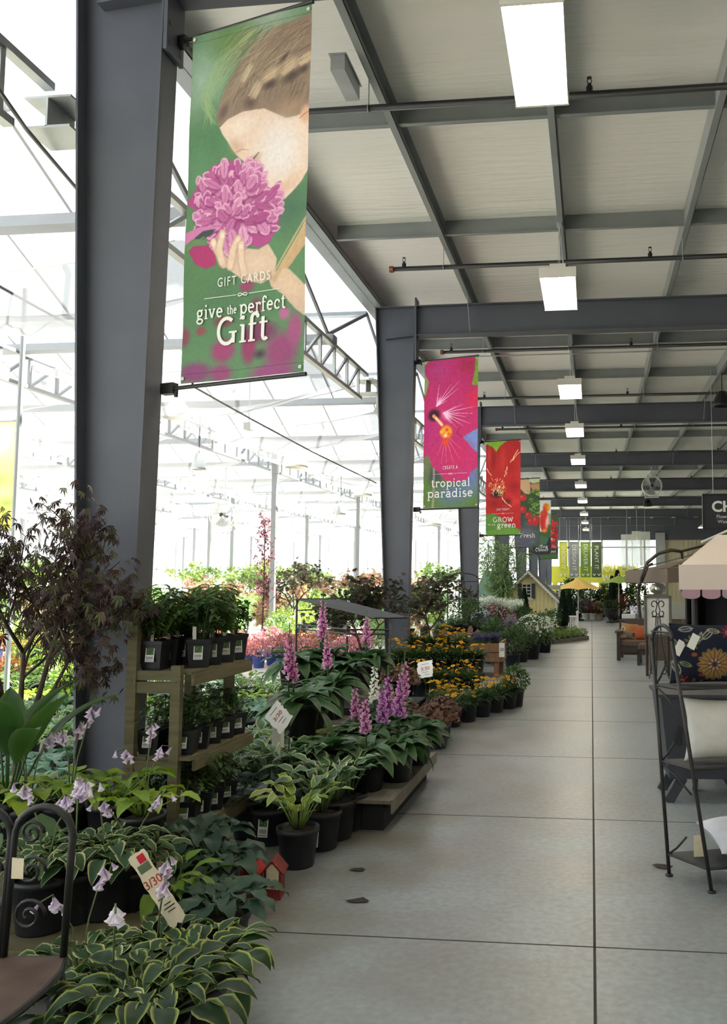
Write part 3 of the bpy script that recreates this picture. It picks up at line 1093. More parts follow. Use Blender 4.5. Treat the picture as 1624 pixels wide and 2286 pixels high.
def paint_hibiscus(cv):
    q = lambda x, y: ((x - 80) / 780.0, (y - 130 + 0.07 * (x - 80)) / 2050.0 * cv.asp)
    U = 1 / 780.0
    E = lambda x, y, rx, ry, c, soft=0.5, ang=0, op=1.0: cv.ell(*q(x, y), rx * U, ry * U, c, soft, ang, op)
    Pn = lambda pts, c, op=1.0: cv.poly([q(*p) for p in pts], c, op)
    Ln = lambda pts, w, c, op=1.0, w1=None: cv.line([q(*p) for p in pts], w * U / 2, c, op, None if w1 is None else w1 * U / 2)
    r = rnd(3)
    cv.fill((92, 124, 62))
    E(500, 1960, 380, 220, (96, 116, 176), 1.0)
    E(760, 1720, 240, 340, (108, 124, 190), 0.9)
    E(250, 1720, 150, 200, (62, 70, 92), 0.9)
    E(120, 1560, 80, 300, (120, 116, 96), 0.9)
    Ln([(180, 1490), (235, 1600), (230, 1900), (215, 2180)], 44, (170, 160, 140), 0.7)
    Pn([(0, 0), (150, 130), (85, 200), (85, 300), (155, 400), (110, 620), (60, 600)], (150, 168, 92))
    E(110, 420, 60, 200, (150, 162, 120), 0.7)
    Pn([(640, 1180), (900, 1040), (900, 1420), (800, 1370)], (120, 140, 206))
    Pn([(800, 60), (900, 60), (900, 490), (770, 470), (815, 250)], (122, 166, 52))
    # petals
    Pn([(60, 640), (110, 620), (150, 420), (90, 320), (85, 200), (160, 110), (450, 100), (790, 70), (830, 110), (800, 200), (812, 260), (770, 470), (870, 480), (880, 1050), (720, 1140), (640, 1190), (780, 1340), (880, 1420), (870, 1590),
        (760, 1660), (720, 1760), (560, 1800), (390, 1790), (310, 1690), (210, 1600), (150, 1440), (60, 1500)], (192, 48, 112))
    E(800, 650, 150, 200, (214, 44, 80), 1.0)
    E(700, 200, 160, 130, (178, 46, 84), 1.0)
    E(300, 260, 220, 200, (184, 64, 134), 1.0)
    E(170, 1150, 180, 260, (182, 46, 124), 1.0)
    E(560, 1400, 300, 260, (200, 44, 104), 1.0)
    for i in range(90):
        x0, y0 = r.uniform(120, 800), r.uniform(140, 600)
        Ln([(x0, y0), (x0 + (x0 - 250) * .1, y0 + r.uniform(60, 170))], r.uniform(4, 16), r.choice([(168, 36, 92), (206, 78, 140), (150, 40, 90)]), 0.25)
    for i in range(60):
        x0, y0 = r.uniform(230, 800), r.uniform(1250, 1700)
        Ln([(x0, y0), (x0 + (x0 - 400) * .15, y0 + r.uniform(60, 150))], r.uniform(4, 12), r.choice([(168, 30, 82), (214, 64, 124)]), 0.25)
    Ln([(640, 1190), (560, 1130), (600, 1060)], 26, (140, 30, 70), 0.6)
    Ln([(150, 1420), (230, 1280), (320, 1190)], 14, (130, 40, 80), 0.5)
    # white streaks from the throat
    E(420, 900, 110, 70, (226, 170, 214), 0.9, 40)
    E(310, 690, 60, 60, (214, 140, 200), 1.0)
    for x, y in [(300, 460), (340, 600), (480, 450), (600, 410), (590, 510), (460, 610), (420, 690), (640, 740), (815, 765), (790, 860), (700, 910), (750, 1000), (650, 1030), (560, 1060), (480, 1010), (560, 760)]:
        sx, sy = (270, 760) if y < 700 else (370, 860)
        Ln([(sx, sy), (sx * .55 + x * .45, sy * .55 + y * .45), (x, y)], 22, (240, 206, 232), 0.75, 3)
    for x, y in [(290, 1450), (340, 1560), (415, 1540), (520, 1560), (600, 1490), (630, 1360)]:
        Ln([(400, 1150), (x, y)], 14, (236, 160, 196), 0.65, 4)
    E(230, 890, 115, 105, (58, 22, 46), 0.5)
    Ln([(225, 900), (290, 960), (345, 1020)], 62, (232, 150, 110))
    Ln([(260, 930), (345, 1020)], 36, (250, 214, 190))
    E(410, 1120, 105, 110, (232, 160, 40), 0.4)
    E(410, 1250, 60, 90, (226, 74, 44), 0.6)
    for x, y, c in [(370, 1160, (240, 120, 60)), (420, 1090, (220, 80, 70)), (400, 1170, (250, 220, 200)), (450, 1150, (232, 100, 60)), (340, 1120, (238, 190, 60))]:
        E(x, y, 34, 34, c, 0.7)
    cv.noise(0.05, 5, 40, 110)


def paint_poppy(cv):
    q = lambda x, y: ((x - 82) / 302.0, (y - 42 + 0.04 * (x - 82)) / 780.0 * cv.asp)
    U = 1 / 302.0
    E = lambda x, y, rx, ry, c, soft=0.5, ang=0, op=1.0: cv.ell(*q(x, y), rx * U, ry * U, c, soft, ang, op)
    Pn = lambda pts, c, op=1.0: cv.poly([q(*p) for p in pts], c, op)
    Ln = lambda pts, w, c, op=1.0: cv.line([q(*p) for p in pts], w * U / 2, c, op)
    r = rnd(9)
    cv.fill((186, 40, 42))
    for x, y, rx, ry, c in [(150, 200, 30, 130, (150, 24, 28)), (230, 180, 40, 160, (204, 58, 54)), (300, 260, 70, 60, (170, 30, 34)), (330, 540, 80, 50, (218, 62, 62)), (160, 560, 90, 60, (146, 22, 26)), (330, 420, 80, 60, (150, 24, 30)), (110, 160, 26, 100, (206, 70, 60))]:
        E(x, y, rx, ry, c, 1.0)
    Pn([(60, 20), (270, 35), (230, 60), (205, 80), (172, 125), (140, 85), (80, 60)], (132, 178, 52))
    Pn([(60, 660), (130, 640), (190, 660), (260, 720), (310, 740), (360, 760), (400, 790), (400, 900), (60, 900)], (92, 138, 58))
    Pn([(60, 800), (300, 745), (400, 800), (400, 900), (60, 900)], (104, 150, 62))
    E(180, 480, 80, 46, (48, 22, 26), 0.8)
    E(270, 540, 60, 40, (110, 20, 24), 0.9)
    for i in range(110):
        a, b = r.uniform(0, 6.28), r.uniform(0.2, 1)
        x, y = 182 + math.cos(a) * 80 * b, 432 + math.sin(a) * 74 * b
        Ln([(x, y), (x + r.uniform(-18, 18), y + r.uniform(-26, 14))], r.uniform(2.5, 6), r.choice([(240, 226, 180), (214, 180, 80), (200, 150, 60), (250, 240, 214)]), 0.9)
    for a, b in [((360, 110), (300, 215)), ((372, 130), (318, 200)), ((275, 250), (250, 335)), ((90, 265), (130, 325)), ((225, 510), (262, 560)), ((280, 565), (300, 585))]:
        for k in range(5):
            t0 = k / 5.0
            p = (a[0] + (b[0] - a[0]) * t0 + r.uniform(-6, 6), a[1] + (b[1] - a[1]) * t0)
            Ln([p, (p[0] + (b[0] - a[0]) / 5, p[1] + (b[1] - a[1]) / 5)], 8, (240, 208, 170), 0.95)
    cv.noise(0.06, 6, 30, 90)


def paint_radish(cv):
    q = lambda x, y: ((x - 280) / 440.0, (y + 10) / 1700.0 * cv.asp)
    U = 1 / 440.0
    E = lambda x, y, rx, ry, c, soft=0.5, ang=0, op=1.0: cv.ell(*q(x, y), rx * U, ry * U, c, soft, ang, op)
    Pn = lambda pts, c, op=1.0: cv.poly([q(*p) for p in pts], c, op)
    Ln = lambda pts, w, c, op=1.0: cv.line([q(*p) for p in pts], w * U / 2, c, op)
    r = rnd(12)
    cv.fill((58, 82, 52))
    E(420, 1500, 500, 420, (96, 96, 116), 0.7)
    E(340, 1000, 160, 260, (70, 66, 92), 0.8)
    for i in range(40):
        x, y = r.uniform(230, 700), r.uniform(900, 1700)
        Ln([(x, y), (x + r.uniform(60, 200), y + r.uniform(30, 110))], r.uniform(5, 14), r.choice([(150, 150, 160), (70, 74, 90), (60, 90, 60)]), 0.5)
    Pn([(280, 0), (520, 0), (560, 130), (560, 380), (470, 370), (380, 230), (300, 120)], (212, 172, 138))
    Pn([(540, -10), (720, -10), (720, 90), (600, 120), (520, 60)], (200, 206, 176))
    Pn([(545, 140), (720, 110), (720, 280), (600, 300)], (200, 146, 110))
    for i in range(90):
        x, y = r.uniform(540, 720), r.uniform(260, 950)
        Ln([(x, y), (x + r.uniform(-60, 60), y + r.uniform(-50, 50))], r.uniform(8, 22), r.choice([(132, 166, 70), (96, 134, 56), (160, 190, 96), (60, 96, 48)]), 0.8)
    for x, y, rx, ry in [(430, 460, 80, 70), (430, 760, 70, 70), (520, 900, 60, 70), (560, 1060, 60, 80), (650, 1040, 70, 110), (320, 330, 30, 30)]:
        E(x, y, rx, ry, (190, 50, 58), 0.35)
        E(x - rx * .3, y - ry * .3, rx * .4, ry * .4, (226, 110, 104), 1.0)
    E(310, 460, 50, 50, (226, 222, 214), 0.5)


def paint_tulip(cv):
    q = lambda x, y: ((x - 490) / 500.0, (y - 545) / 1350.0 * cv.asp)
    U = 1 / 500.0
    E = lambda x, y, rx, ry, c, soft=0.5, ang=0, op=1.0: cv.ell(*q(x, y), rx * U, ry * U, c, soft, ang, op)
    Pn = lambda pts, c, op=1.0: cv.poly([q(*p) for p in pts], c, op)
    cv.fill((212, 216, 214))
    Pn([(480, 1200), (760, 1340), (1000, 1100), (1000, 1500), (480, 1600)], (62, 98, 62))
    Pn([(480, 1650), (760, 1690), (900, 1500), (1010, 1480), (1010, 1960), (480, 1960)], (44, 48, 58))
    Pn([(480, 1500), (740, 1420), (940, 1500), (880, 1660), (480, 1680)], (78, 104, 84))
    E(870, 740, 95, 130, (226, 120, 46), 0.3)
    E(930, 720, 50, 100, (232, 160, 60), 0.7)
    E(840, 790, 50, 100, (214, 74, 50), 0.7)
    Pn([(900, 850), (990, 900), (1000, 1250), (930, 1050)], (120, 150, 124))
    E(830, 1080, 120, 290, (206, 60, 48), 0.15)
    E(900, 1080, 60, 230, (230, 200, 206), 0.8, 8)
    E(790, 880, 80, 90, (210, 70, 60), 0.5)
    E(830, 1310, 90, 60, (226, 150, 80), 0.8)
    E(780, 1100, 40, 220, (190, 46, 40), 0.9)


def paint_red(cv):
    r = rnd(5)
    cv.fill((74, 86, 54))
    cv.ell(0.5, 2.5, 1.0, 0.3, (56, 92, 46), 0.8)
    cv.ell(0.5, 2.1, 1.0, 0.22, (44, 50, 44), 0.5)
    for i in range(60):
        x, y = r.uniform(0.1, 1.05), r.uniform(0.35, 1.9)
        cv.ell(x, y, r.uniform(.08, .2), r.uniform(.05, .12), r.choice([(206, 40, 62), (222, 74, 96), (150, 24, 36), (196, 50, 56)]), 0.4, r.uniform(0, 180))
    cv.ell(0.6, 1.42, 0.1, 0.07, (210, 200, 150), 0.5)


BW, BH = 0.90, 2.30
M['rod'] = M['black']


def hang_banner(Yc, label, paint, nx, words, origin=None, wx=None):
    """banner on two black arms fixed to the aisle side of a column"""
    ny = int(nx * BH / BW)
    org = Vector((-2.56, Yc - 0.02, 2.70)) if origin is None else origin
    t = thing('column_banner', label, 'banner', org, -0.245, 'printed banners along the columns')
    cv = Canvas(nx, ny, BH / BW)
    paint(cv)

    def fn(s, tt):
        x = s * BW
        z = (1 - tt) * BH
        y = 0.006 * np.sin(s * 7 + tt * 5) + 0.004 * np.sin(tt * 17) - 0.01 * np.sin(np.pi * tt)
        return np.stack([x, y, z], 1)
    cl = cv.mesh('banner_cloth', fn, M['print'], t)
    z0 = lambda x, z: (x, 0.006 * math.sin(x / BW * 7 + (1 - z / BH) * 5) + 0.004 * math.sin((1 - z / BH) * 17) - 0.01 * math.sin(math.pi * (1 - z / BH)) - 0.009, z)
    for kind, s, x, z, size, fit in words:
        if kind == 'slab':
            mb = MB()
            slab(mb, s, x * BW, (1 - z) * BH, size, z0, fit=fit, bold=0.1 if size > .15 else 0.085)
            mb.build('lettering', M['letter'], cl)
        elif kind == 'rule':
            mb = MB()
            y_ = (1 - z) * BH
            ribbon(mb, [(x * BW - fit / 2, y_), (x * BW - 0.045, y_)], 0.004, z0)
            ribbon(mb, [(x * BW + 0.045, y_), (x * BW + fit / 2, y_)], 0.004, z0)
            for sg in (-1, 1):
                ribbon(mb, [(x * BW + sg * (0.018 + p[0]), y_ + p[1]) for p in A(0, 0, 0.016, 0.008, 0, 360, 14)], 0.005, z0)
                ribbon(mb, [(x * BW, y_), (x * BW + sg * 0.03, y_ - 0.012)], 0.004, z0)
            mb.build('ornament', M['letter'], cl)
        else:
            p = z0(x * BW, (1 - z) * BH)
            text('lettering', s, size, cl, (p[0], p[1] - 0.002, p[2]), (math.pi / 2, 0, 0), sx=fit, sp=1.25)
    for z, nm in ((-0.012, 'lower_arm'), (BH + 0.012, 'upper_arm')):
        mb = MB()
        mb.tube([(-0.17, 0.035, z), (BW + 0.012, 0, z)], 0.013, 8)
        mb.box(-0.18, -0.08, 0.01, 0.06, z - 0.035, z + 0.035)
        mb.lathe([(0, 0), (0.012, 0), (0.012, 0.03), (0, 0.03)], 8, (-0.06, 0.02, z - 0.06))
        mb.build(nm, M['rod'], t)
    for x, z in ((0.02, 0.03), (BW - 0.02, 0.03), (0.02, BH - 0.03), (BW - 0.02, BH - 0.03)):
        p = z0(x, z)
        mb = MB()
        mb.lathe([(0.004, -0.001), (0.011, -0.001), (0.011, 0.004), (0.004, 0.004)], 10, (p[0], p[1], p[2]), axis='y')
        mb.build('eyelet', M['lampwhite'], cl)
    return t


o1 = P(406, 858, YF[2] - 0.02)
hang_banner(YF[2], 'tall banner of a girl smelling a pink peony, on the nearest column', paint_girl, 260,
            [('sans', 'GIFT CARDS', 0.51, 0.733, 0.082, 0.72), ('rule', '', 0.5, 0.772, 0, 0.56),
             ('slab', 'give', 0.235, 0.828, 0.125, .2), ('slab', 'the', 0.415, 0.822, 0.075, .072), ('slab', 'perfect', 0.665, 0.826, 0.125, .345), ('slab', 'Gift', 0.505, 0.903, 0.235, .39)], origin=o1)
hang_banner(YF[3], 'pink hibiscus banner on the second column', paint_hibiscus, 150,
            [('sans', 'CREATE A', 0.5, 0.735, 0.075, 0.62), ('rule', '', 0.5, 0.775, 0, 0.56), ('slab', 'tropical', 0.51, 0.862, 0.175, None), ('slab', 'paradise', 0.5, 0.932, 0.185, None)])
hang_banner(YF[4], 'red poppy banner on the third column', paint_poppy, 110,
            [('sans', 'JOIN TODAY!', 0.5, 0.733, 0.075, 0.6), ('rule', '', 0.5, 0.775, 0, 0.55), ('slab', 'GROW', 0.5, 0.865, 0.16, None), ('slab', 'for the', 0.17, 0.9, 0.06, None), ('slab', 'green', 0.6, 0.925, 0.18, None)])
hang_banner(YF[5], 'banner of red radishes held in a hand, on the fourth column', paint_radish, 70,
            [('slab', 'Fresh', 0.52, 0.86, 0.2, None)])
hang_banner(YF[6], 'orange and red tulip banner on the fifth column', paint_tulip, 70,
            [('slab', 'Spring', 0.55, 0.885, 0.17, None), ('slab', 'Colour', 0.55, 0.945, 0.18, None)])
hang_banner(YF[7], 'banner of crowded red blossoms on the sixth column', paint_red, 50,
            [('slab', 'Colour', 0.55, 0.86, 0.18, None)])

# ------------------------------------------------------------------ lamps, pipes and fittings under the roof
def high_bay(hl):
    t = thing('high_bay_light', 'x', 'ceiling light')
    L_, w = 1.14, 0.36
    mb = MB()
    # trough body with folded wings between tubes
    mb.box(-0.09, 0.09, -L_ / 2, L_ / 2, 0.09, 0.15)
    n = 12
    for i in range(n):
        x0, x1 = -w / 2 + w * i / n, -w / 2 + w * (i + 1) / n
        z0, z1 = (0.05, 0.075) if i % 2 == 0 else (0.075, 0.05)
        mb.hexa([(x0, -L_ / 2, z0), (x1, -L_ / 2, z1), (x1, -L_ / 2, z1 + .012), (x0, -L_ / 2, z0 + .012)], [(x0, L_ / 2, z0), (x1, L_ / 2, z1), (x1, L_ / 2, z1 + .012), (x0, L_ / 2, z0 + .012)])
    for s in (-1, 1):
        mb.hexa([(s * w / 2, -L_ / 2, 0.06), (s * (w / 2 + .02), -L_ / 2, -0.01), (s * (w / 2 + .024), -L_ / 2, -0.01), (s * (w / 2 + .004), -L_ / 2, 0.065)],
                [(s * w / 2, L_ / 2, 0.06), (s * (w / 2 + .02), L_ / 2, -0.01), (s * (w / 2 + .024), L_ / 2, -0.01), (s * (w / 2 + .004), L_ / 2, 0.065)])
    mb.build('housing', M['lampwhite'], t)
    for s in (-1, 1):
        mb = MB()
        y = s * (L_ / 2 + 0.012)
        mb.box(-w / 2 - .03, w / 2 + .03, y - 0.012, y + 0.012, -0.012, 0.10)
        mb.build('end_cap', M['lampwhite'], t)
    for i in range(6):
        x = -w / 2 + w * (i + 0.5) / 6
        mb = MB()
        mb.tube([(x, -L_ / 2, 0.03), (x, L_ / 2, 0.03)], 0.0135, 8)
        mb.build('tube', M['tubeglow'], t, True)
    mb = MB()
    for y in (-0.35, 0.35):
        mb.tube([(0, y, 0.15), (0.0, y * .2, hl - .02)], 0.003, 4)
    mb.tube([(0.03, 0, 0.15), (0.09, 0, 0.26), (0.05, 0, 0.36), (0.0, 0, hl - .02)], 0.005, 5)
    mb.tube([(-0.02, 0.1, 0.15), (0.05, 0.1, 0.22), (0.02, 0, hl - .02)], 0.004, 5)
    mb.box(-0.03, 0.03, -0.05, 0.05, hl - .04, hl)
    mb.build('hanger', M['galv'], t)
    return t


L1 = Proto(high_bay(5.887 - 5.31))
LP = Proto(high_bay(5.887 - 5.02))
lampY = [(5.62, 5.31), (9.7, 5.02), (14.9, 5.02), (19.1, 5.02), (23.9, 5.02), (30.2, 5.02), (36.2, 5.02), (43.5, 5.02), (50.0, 5.02), (57.0, 5.02)]
nth = ['nearest', 'second', 'third', 'fourth', 'fifth', 'sixth', 'seventh', 'eighth', 'ninth', 'tenth']
for i, (y, z) in enumerate(lampY):
    (L1 if i == 0 else LP).put((-0.35, y, z), 0, '%s lit fluorescent high bay light in the row over the aisle' % nth[i], 'high bay lights over the aisle')
for i, (x, y) in enumerate([(6.7, 44), (6.7, 49), (6.7, 55)]):
    LP.put((x + .53, y, 5.02), 0, '%s lit high bay light of the row beyond the hanging sign' % nth[i], 'high bay lights beyond the sign')
for x in (6.7, 12.3):  # unseen lamp rows added to brighten the floor and ceiling
    for y in (-6, 0, 6, 12, 18, 24, 30, 36):
        if x == 6.7 and y > 30:
            continue
        LP.put((x + (.53 if x < 7 else -.5), y, 5.02), 0, 'lit high bay light of added rows deep in the hall, out of view', 'added high bay lights deep in the hall')
for y in (-10, -5.5, -1):
    LP.put((-0.35, y, 5.02), 0, 'lit high bay light behind the viewer', 'high bay lights behind the viewer')

pipes = [(6.62, -3.3, 'nearest'), (10.25, -2.55, 'second'), (14.2, -2.6, 'third'), (18.0, -2.5, 'fourth'), (21.8, -2.5, 'fifth'), (26.2, -2.5, 'sixth'), (33.2, -2.5, 'seventh'), (41, -2.5, 'eighth')]
for y, x0, w in pipes:
    t = thing('sprinkler_pipe', '%s black sprinkler pipe crossing under the roof' % w, 'sprinkler pipe', (x0, y, 5.62), 0, 'sprinkler pipes under the roof')
    mb = MB()
    mb.tube([(0, 0, 0), (XR - x0, 0, 0)], 0.03, 10)
    p = mb.build('pipe', M['black'], t, True)
    mb = MB()
    mb.lathe([(0, -0.02), (0.042, -0.02), (0.042, 0.03), (0.03, 0.04)], 10, (0, 0, 0), axis='x')
    mb.build('end_fitting', M['brass'], t)
    for x in np.arange(0.17, XR - x0, 3.15):
        mb = MB()
        mb.lathe([(0.028, 0), (0.028, 0.05), (0.016, 0.055), (0.016, 0.075), (0, 0.075)], 8, (x, 0, 0.02))
        mb.tube([(x - .012, 0, 0.095), (x - .018, 0, 0.12), (x - .010, 0, 0.145)], 0.004, 4)
        mb.tube([(x + .012, 0, 0.095), (x + .018, 0, 0.12), (x + .010, 0, 0.145)], 0.004, 4)
        mb.lathe([(0, 0.145), (0.022, 0.145), (0.022, 0.149), (0, 0.149)], 10, (x, 0, 0))
        mb.build('sprinkler_head', M['black'], t)
    for px in PUX:
        mb = MB()
        mb.tube([(px - x0, 0, 0.03), (px - x0, 0, 0.27)], 0.006, 5)
        mb.tube([(px - x0, 0.034 * math.cos(a), 0.034 * math.sin(a)) for a in np.linspace(0, 6.28, 13)], 0.004, 4)
        mb.build('pipe_hanger', M['galv'], t)

mb = MB()
mb.tube([(-2.4, 15.4, 5.86), (XR, 15.4, 5.86)], 0.012, 6)
for px in PUX:
    mb.tube([(px, 15.4, 5.86), (px, 15.4, 5.89)], 0.01, 5)
o = mb.build('conduit', M['galv'])
tag(o, 'thin galvanised conduit crossing under the purlins past the second column', 'conduit')
# small duct box on the nearest purlin
mb = MB()
mb.box(-0.06, 0.06, -0.22, 0.22, -0.14, 0.0)
mb.box(-0.075, 0.075, -0.235, 0.235, -0.01, 0.0)
o = mb.build('junction_box', M['galv'], None, loc=P(822, 165, 6.6) * 1.0)
o.location = (-2.03, 6.5, 5.90)
tag(o, 'grey metal junction box beside the roof purlin near the girl banner', 'junction box')


def roofz(y):
    q = ((y - yb) / PITCHY) % 1.0
    return GZ + (RZ - GZ) * (1 - abs(2 * q - 1))


def wall_fan(drop):
    t = thing('circulation_fan', 'white caged circulation fan hanging from the hall rafters', 'fan')
    R_ = 0.36
    mb = MB()
    mb.tube([(R_ * math.cos(a), -0.12, R_ * math.sin(a)) for a in np.linspace(0, 2 * math.pi, 33)[:-1]], 0.02, 6, closed=True)
    mb.tube([(R_ * math.cos(a), 0.12, R_ * math.sin(a)) for a in np.linspace(0, 2 * math.pi, 33)[:-1]], 0.02, 6, closed=True)
    for k in range(16):
        a = k * math.pi / 8
        mb.tube([(R_ * math.cos(a), -0.12, R_ * math.sin(a)), (R_ * math.cos(a), 0.12, R_ * math.sin(a))], 0.008, 4)
    mb.tube([(-.26, 0, -.28), (-.26, 0, -.42), (.24, 0, -.42), (.24, 0, -.28)], 0.02, 6)
    mb.build('fan_ring', M['lampwhite'], t)
    for y in (-0.13,):
        mb = MB()
        for k in range(28):
            a = k * math.pi / 14
            mb.tube([(0.05 * math.cos(a), y - .05, 0.05 * math.sin(a)), (0.25 * math.cos(a), y - .04, 0.25 * math.sin(a)), (R_ * math.cos(a), y, R_ * math.sin(a))], 0.0025, 3)
        for rr_ in (0.14, 0.25):
            mb.tube([(rr_ * math.cos(a), y - .045, rr_ * math.sin(a)) for a in np.linspace(0, 2 * math.pi, 29)[:-1]], 0.003, 3, closed=True)
        mb.build('fan_guard', M['galv'], t)
    for k in range(3):
        a0 = k * 2 * math.pi / 3 + 0.4
        mb = MB()
        mb.grid(lambda u, v: ((0.06 + 0.27 * v) * math.cos(a0 + (u - .5) * (0.9 + .3 * v)), (u - .5) * 0.12, (0.06 + 0.27 * v) * math.sin(a0 + (u - .5) * (0.9 + .3 * v))), 6, 5)
        mb.build('blade', M['galv'], t, True)
    mb = MB()
    mb.lathe([(0, -0.17), (0.06, -0.16), (0.07, -0.05), (0.07, 0.16), (0, 0.18)], 14, axis='y')
    mb.build('motor', M['black'], t)
    mb = MB()
    mb.tube([(0, 0.05, R_), (0, 0.05, drop)], 0.02, 6)
    mb.tube([(-.2, 0.05, R_ - .05), (0, 0.05, R_ + .15), (.2, 0.05, R_ - .05)], 0.015, 6)
    mb.build('hanger', M['galv'], t)
    return t


p = P(1456, 1085, 31.0)
WF = Proto(wall_fan(CEIL - p.z))
WF.put(p, 0, 'white caged circulation fan hanging from the hall rafters near the hanging sign')


def speaker(u, v, Y, label, s=1.0, m='black'):
    p = P(u, v, Y)
    t = thing('pendant_speaker', label, 'speaker', p)
    mb = MB()
    mb.lathe([(0, 0.16), (0.05, 0.15), (0.10, 0.02), (0.13, -0.12), (0.135, -0.16), (0.11, -0.16), (0.09, -0.12), (0, -0.12)], 18)
    mb.build('cabinet', M[m], t, True)
    mb = MB()
    mb.tube([(0, 0, 0.15), (0, 0, 0.15 + max(0.3, (CEIL if u > 1300 else roofz(Y)) - p.z))], 0.006, 5)
    mb.build('cable', M['black'], t)
    t.scale = (s, s, 1)
    return t


speaker(1613, 890, 17.3, 'black pendant speaker near the end of the rafter above the hanging sign', 1.5)
speaker(1447, 1122, 36.0, 'black pendant speaker below the circulation fan', 1.6)

# hanging direction sign
t = thing('hanging_sign', 'black hanging sign with large white letters CH over the far aisle', 'sign', P(1572, 1180, 17.0))
mb = MB()
mb.box(0, 1.7, -0.03, 0.03, 0, 0.68)
mb.build('sign_board', mat('sign_black', (38, 42, 50), 0.5), t)
mb = MB()
for a in ((0, 1.7, 0.67, 0.70), (0, 1.7, -0.02, 0.01)):
    mb.box(a[0], a[1], -0.04, 0.04, a[2], a[3])
mb.box(-0.02, 0.01, -0.04, 0.04, -0.02, 0.7)
mb.box(1.69, 1.72, -0.04, 0.04, -0.02, 0.7)
mb.build('sign_frame', M['black'], t)
text('lettering', 'CHECKOUT', 0.30, t, (0.16, -0.034, 0.43), (math.pi / 2, 0, 0), align='LEFT', bold=0.009)
for s, x, z in (('Flower', 0.25, 0.235), ('Washrooms', 0.27, 0.135)):
    text('lettering', s, 0.10, t, (x, -0.034, z), (math.pi / 2, 0, 0), align='LEFT')
mb = MB()
for x in (0.2, 1.5):
    mb.tube([(x, 0, 0.7), (x, 0, 5.885 - P(1572, 1180, 17.0).z)], 0.006, 5)
mb.build('hanger', M['galv'], t)

# pendant dome lamps in the greenhouse
def dome(drop):
    t = thing('dome_lamp', 'x', 'pendant lamp')
    mb = MB()
    mb.lathe([(0, 0.30), (0.06, 0.30), (0.08, 0.2), (0.15, 0.12), (0.24, -0.02), (0.26, -0.12), (0.25, -0.12), (0.22, -0.02), (0.13, 0.1), (0, 0.16)], 24)
    mb.build('shade', M['lampwhite'], t, True)
    mb = MB()
    mb.tube([(0, 0, 0.3), (0, 0, drop)], 0.008, 5)
    mb.build('cable', M['galv'], t)
    mb = MB()
    mb.lathe([(0, -0.08), (0.05, -0.06), (0.06, 0.0), (0.03, 0.1), (0, 0.12)], 12)
    mb.build('bulb', M['lampwhite'], t, True)
    return t


for u, v, w, lab in [(396, 918, 70, 'white dome lamp partly behind the nearest column, below the girl banner'), (662, 1032, 54, 'white dome lamp over the greenhouse between the first two columns'), (811, 1098, 42, 'white dome lamp close to the second column'),
                     (970, 1165, 34, 'white dome lamp between the second and third columns'), (104, 1072, 46, 'white dome lamp seen above the dark maple'), (538, 1160, 26, 'small far white dome lamp beside a greenhouse post'), (1012, 1192, 24, 'tiny far white dome lamp before the third column')]:
    Y = 0.52 * 1850 / w
    p = P(u, v, Y)
    Proto(dome(roofz(Y) - p.z)).put(p, 0, lab, 'dome lamps in the greenhouse')
speaker(444, 1030, 15, 'grey pendant speaker hanging from the greenhouse roof', 1.0, 'galv')
speaker(761, 1135, 21, 'small grey pendant speaker far in the greenhouse', 1.0, 'galv')
p = P(500, 1150, 22.0)
WF = Proto(wall_fan(roofz(22.05) - p.z))
WF.put(p, 0, 'pale circulation fan hanging in the greenhouse by a white post')
t = thing('security_camera', 'small grey box camera on a greenhouse beam', 'camera', P(556, 952, 13.0))
mb = MB()
mb.box(-0.06, 0.06, -0.08, 0.08, -0.06, 0.06)
mb.build('camera_body', M['galv'], t)
mb = MB()
mb.tube([(0, 0, 0.06), (0, 0, roofz(13.0) - P(556, 952, 13.0).z)], 0.01, 6)
mb.build('bracket', M['galv'], t)
# long dark cables slung through the greenhouse
for pts, lab in [([P(-10, 190, 4.0), P(60, 290, 4.6), P(175, 425, 5.6), P(300, 560, 6.6)], 'dark blue cable sagging past the nearest column in the greenhouse'),
                 ([P(430, 862, 9) + Vector((0, 0, 2.0)), P(430, 862, 9), P(560, 935, 11.5), P(700, 1010, 15), P(840, 1078, 19)], 'dark cable running along the greenhouse roof towards the second column'),
                 ([P(0, 640, 7), P(90, 690, 8), P(175, 735, 9)], 'thin twin cable beside the nearest column in the greenhouse')]:
    mb = MB()
    mb.tube(pts, 0.014, 6)
    o = mb.build('hanging_cable', M['black'])
    tag(o, lab, 'cable')
# yellow green banner on a greenhouse post, left of the maple
t = thing('post_banner', 'pale yellow green banner hanging on a greenhouse post above the maple', 'banner', P(-60, 1185, 9.0))
cv = Canvas(40, 70, 1.2)
cv.fill((226, 232, 150))
for x, y, rx, ry, c in [(0.7, 0.2, 0.5, 0.3, (240, 242, 214)), (0.6, 0.65, 0.5, 0.12, (160, 190, 110)), (0.8, 0.9, 0.4, 0.1, (140, 180, 90)), (0.5, 1.1, 0.8, 0.2, (224, 226, 70))]:
    cv.ell(x, y, rx, ry, c, 1.0)
cv.mesh('banner_cloth', lambda s, tt: np.stack([s * 0.5, 0.01 * np.sin(tt * 9), (1 - tt) * 1.3], 1), M['print'], t)
mb = MB()
for z in (0, 1.3):
    mb.tube([(-0.1, 0, z), (0.53, 0, z)], 0.012, 6)
mb.tube([(0.515, 0, -1.9), (0.515, 0, 2.9)], 0.03, 8)
mb.build('banner_pole', M['white_steel'], t)
# ------------------------------------------------------------------ plant makers
def jit(c, r, a=0.18):
    k = 1 + r.uniform(-a, a)
    return (c[0] * k * (1 + r.uniform(-.08, .08)), c[1] * k, c[2] * k * (1 + r.uniform(-.1, .1)), 1)


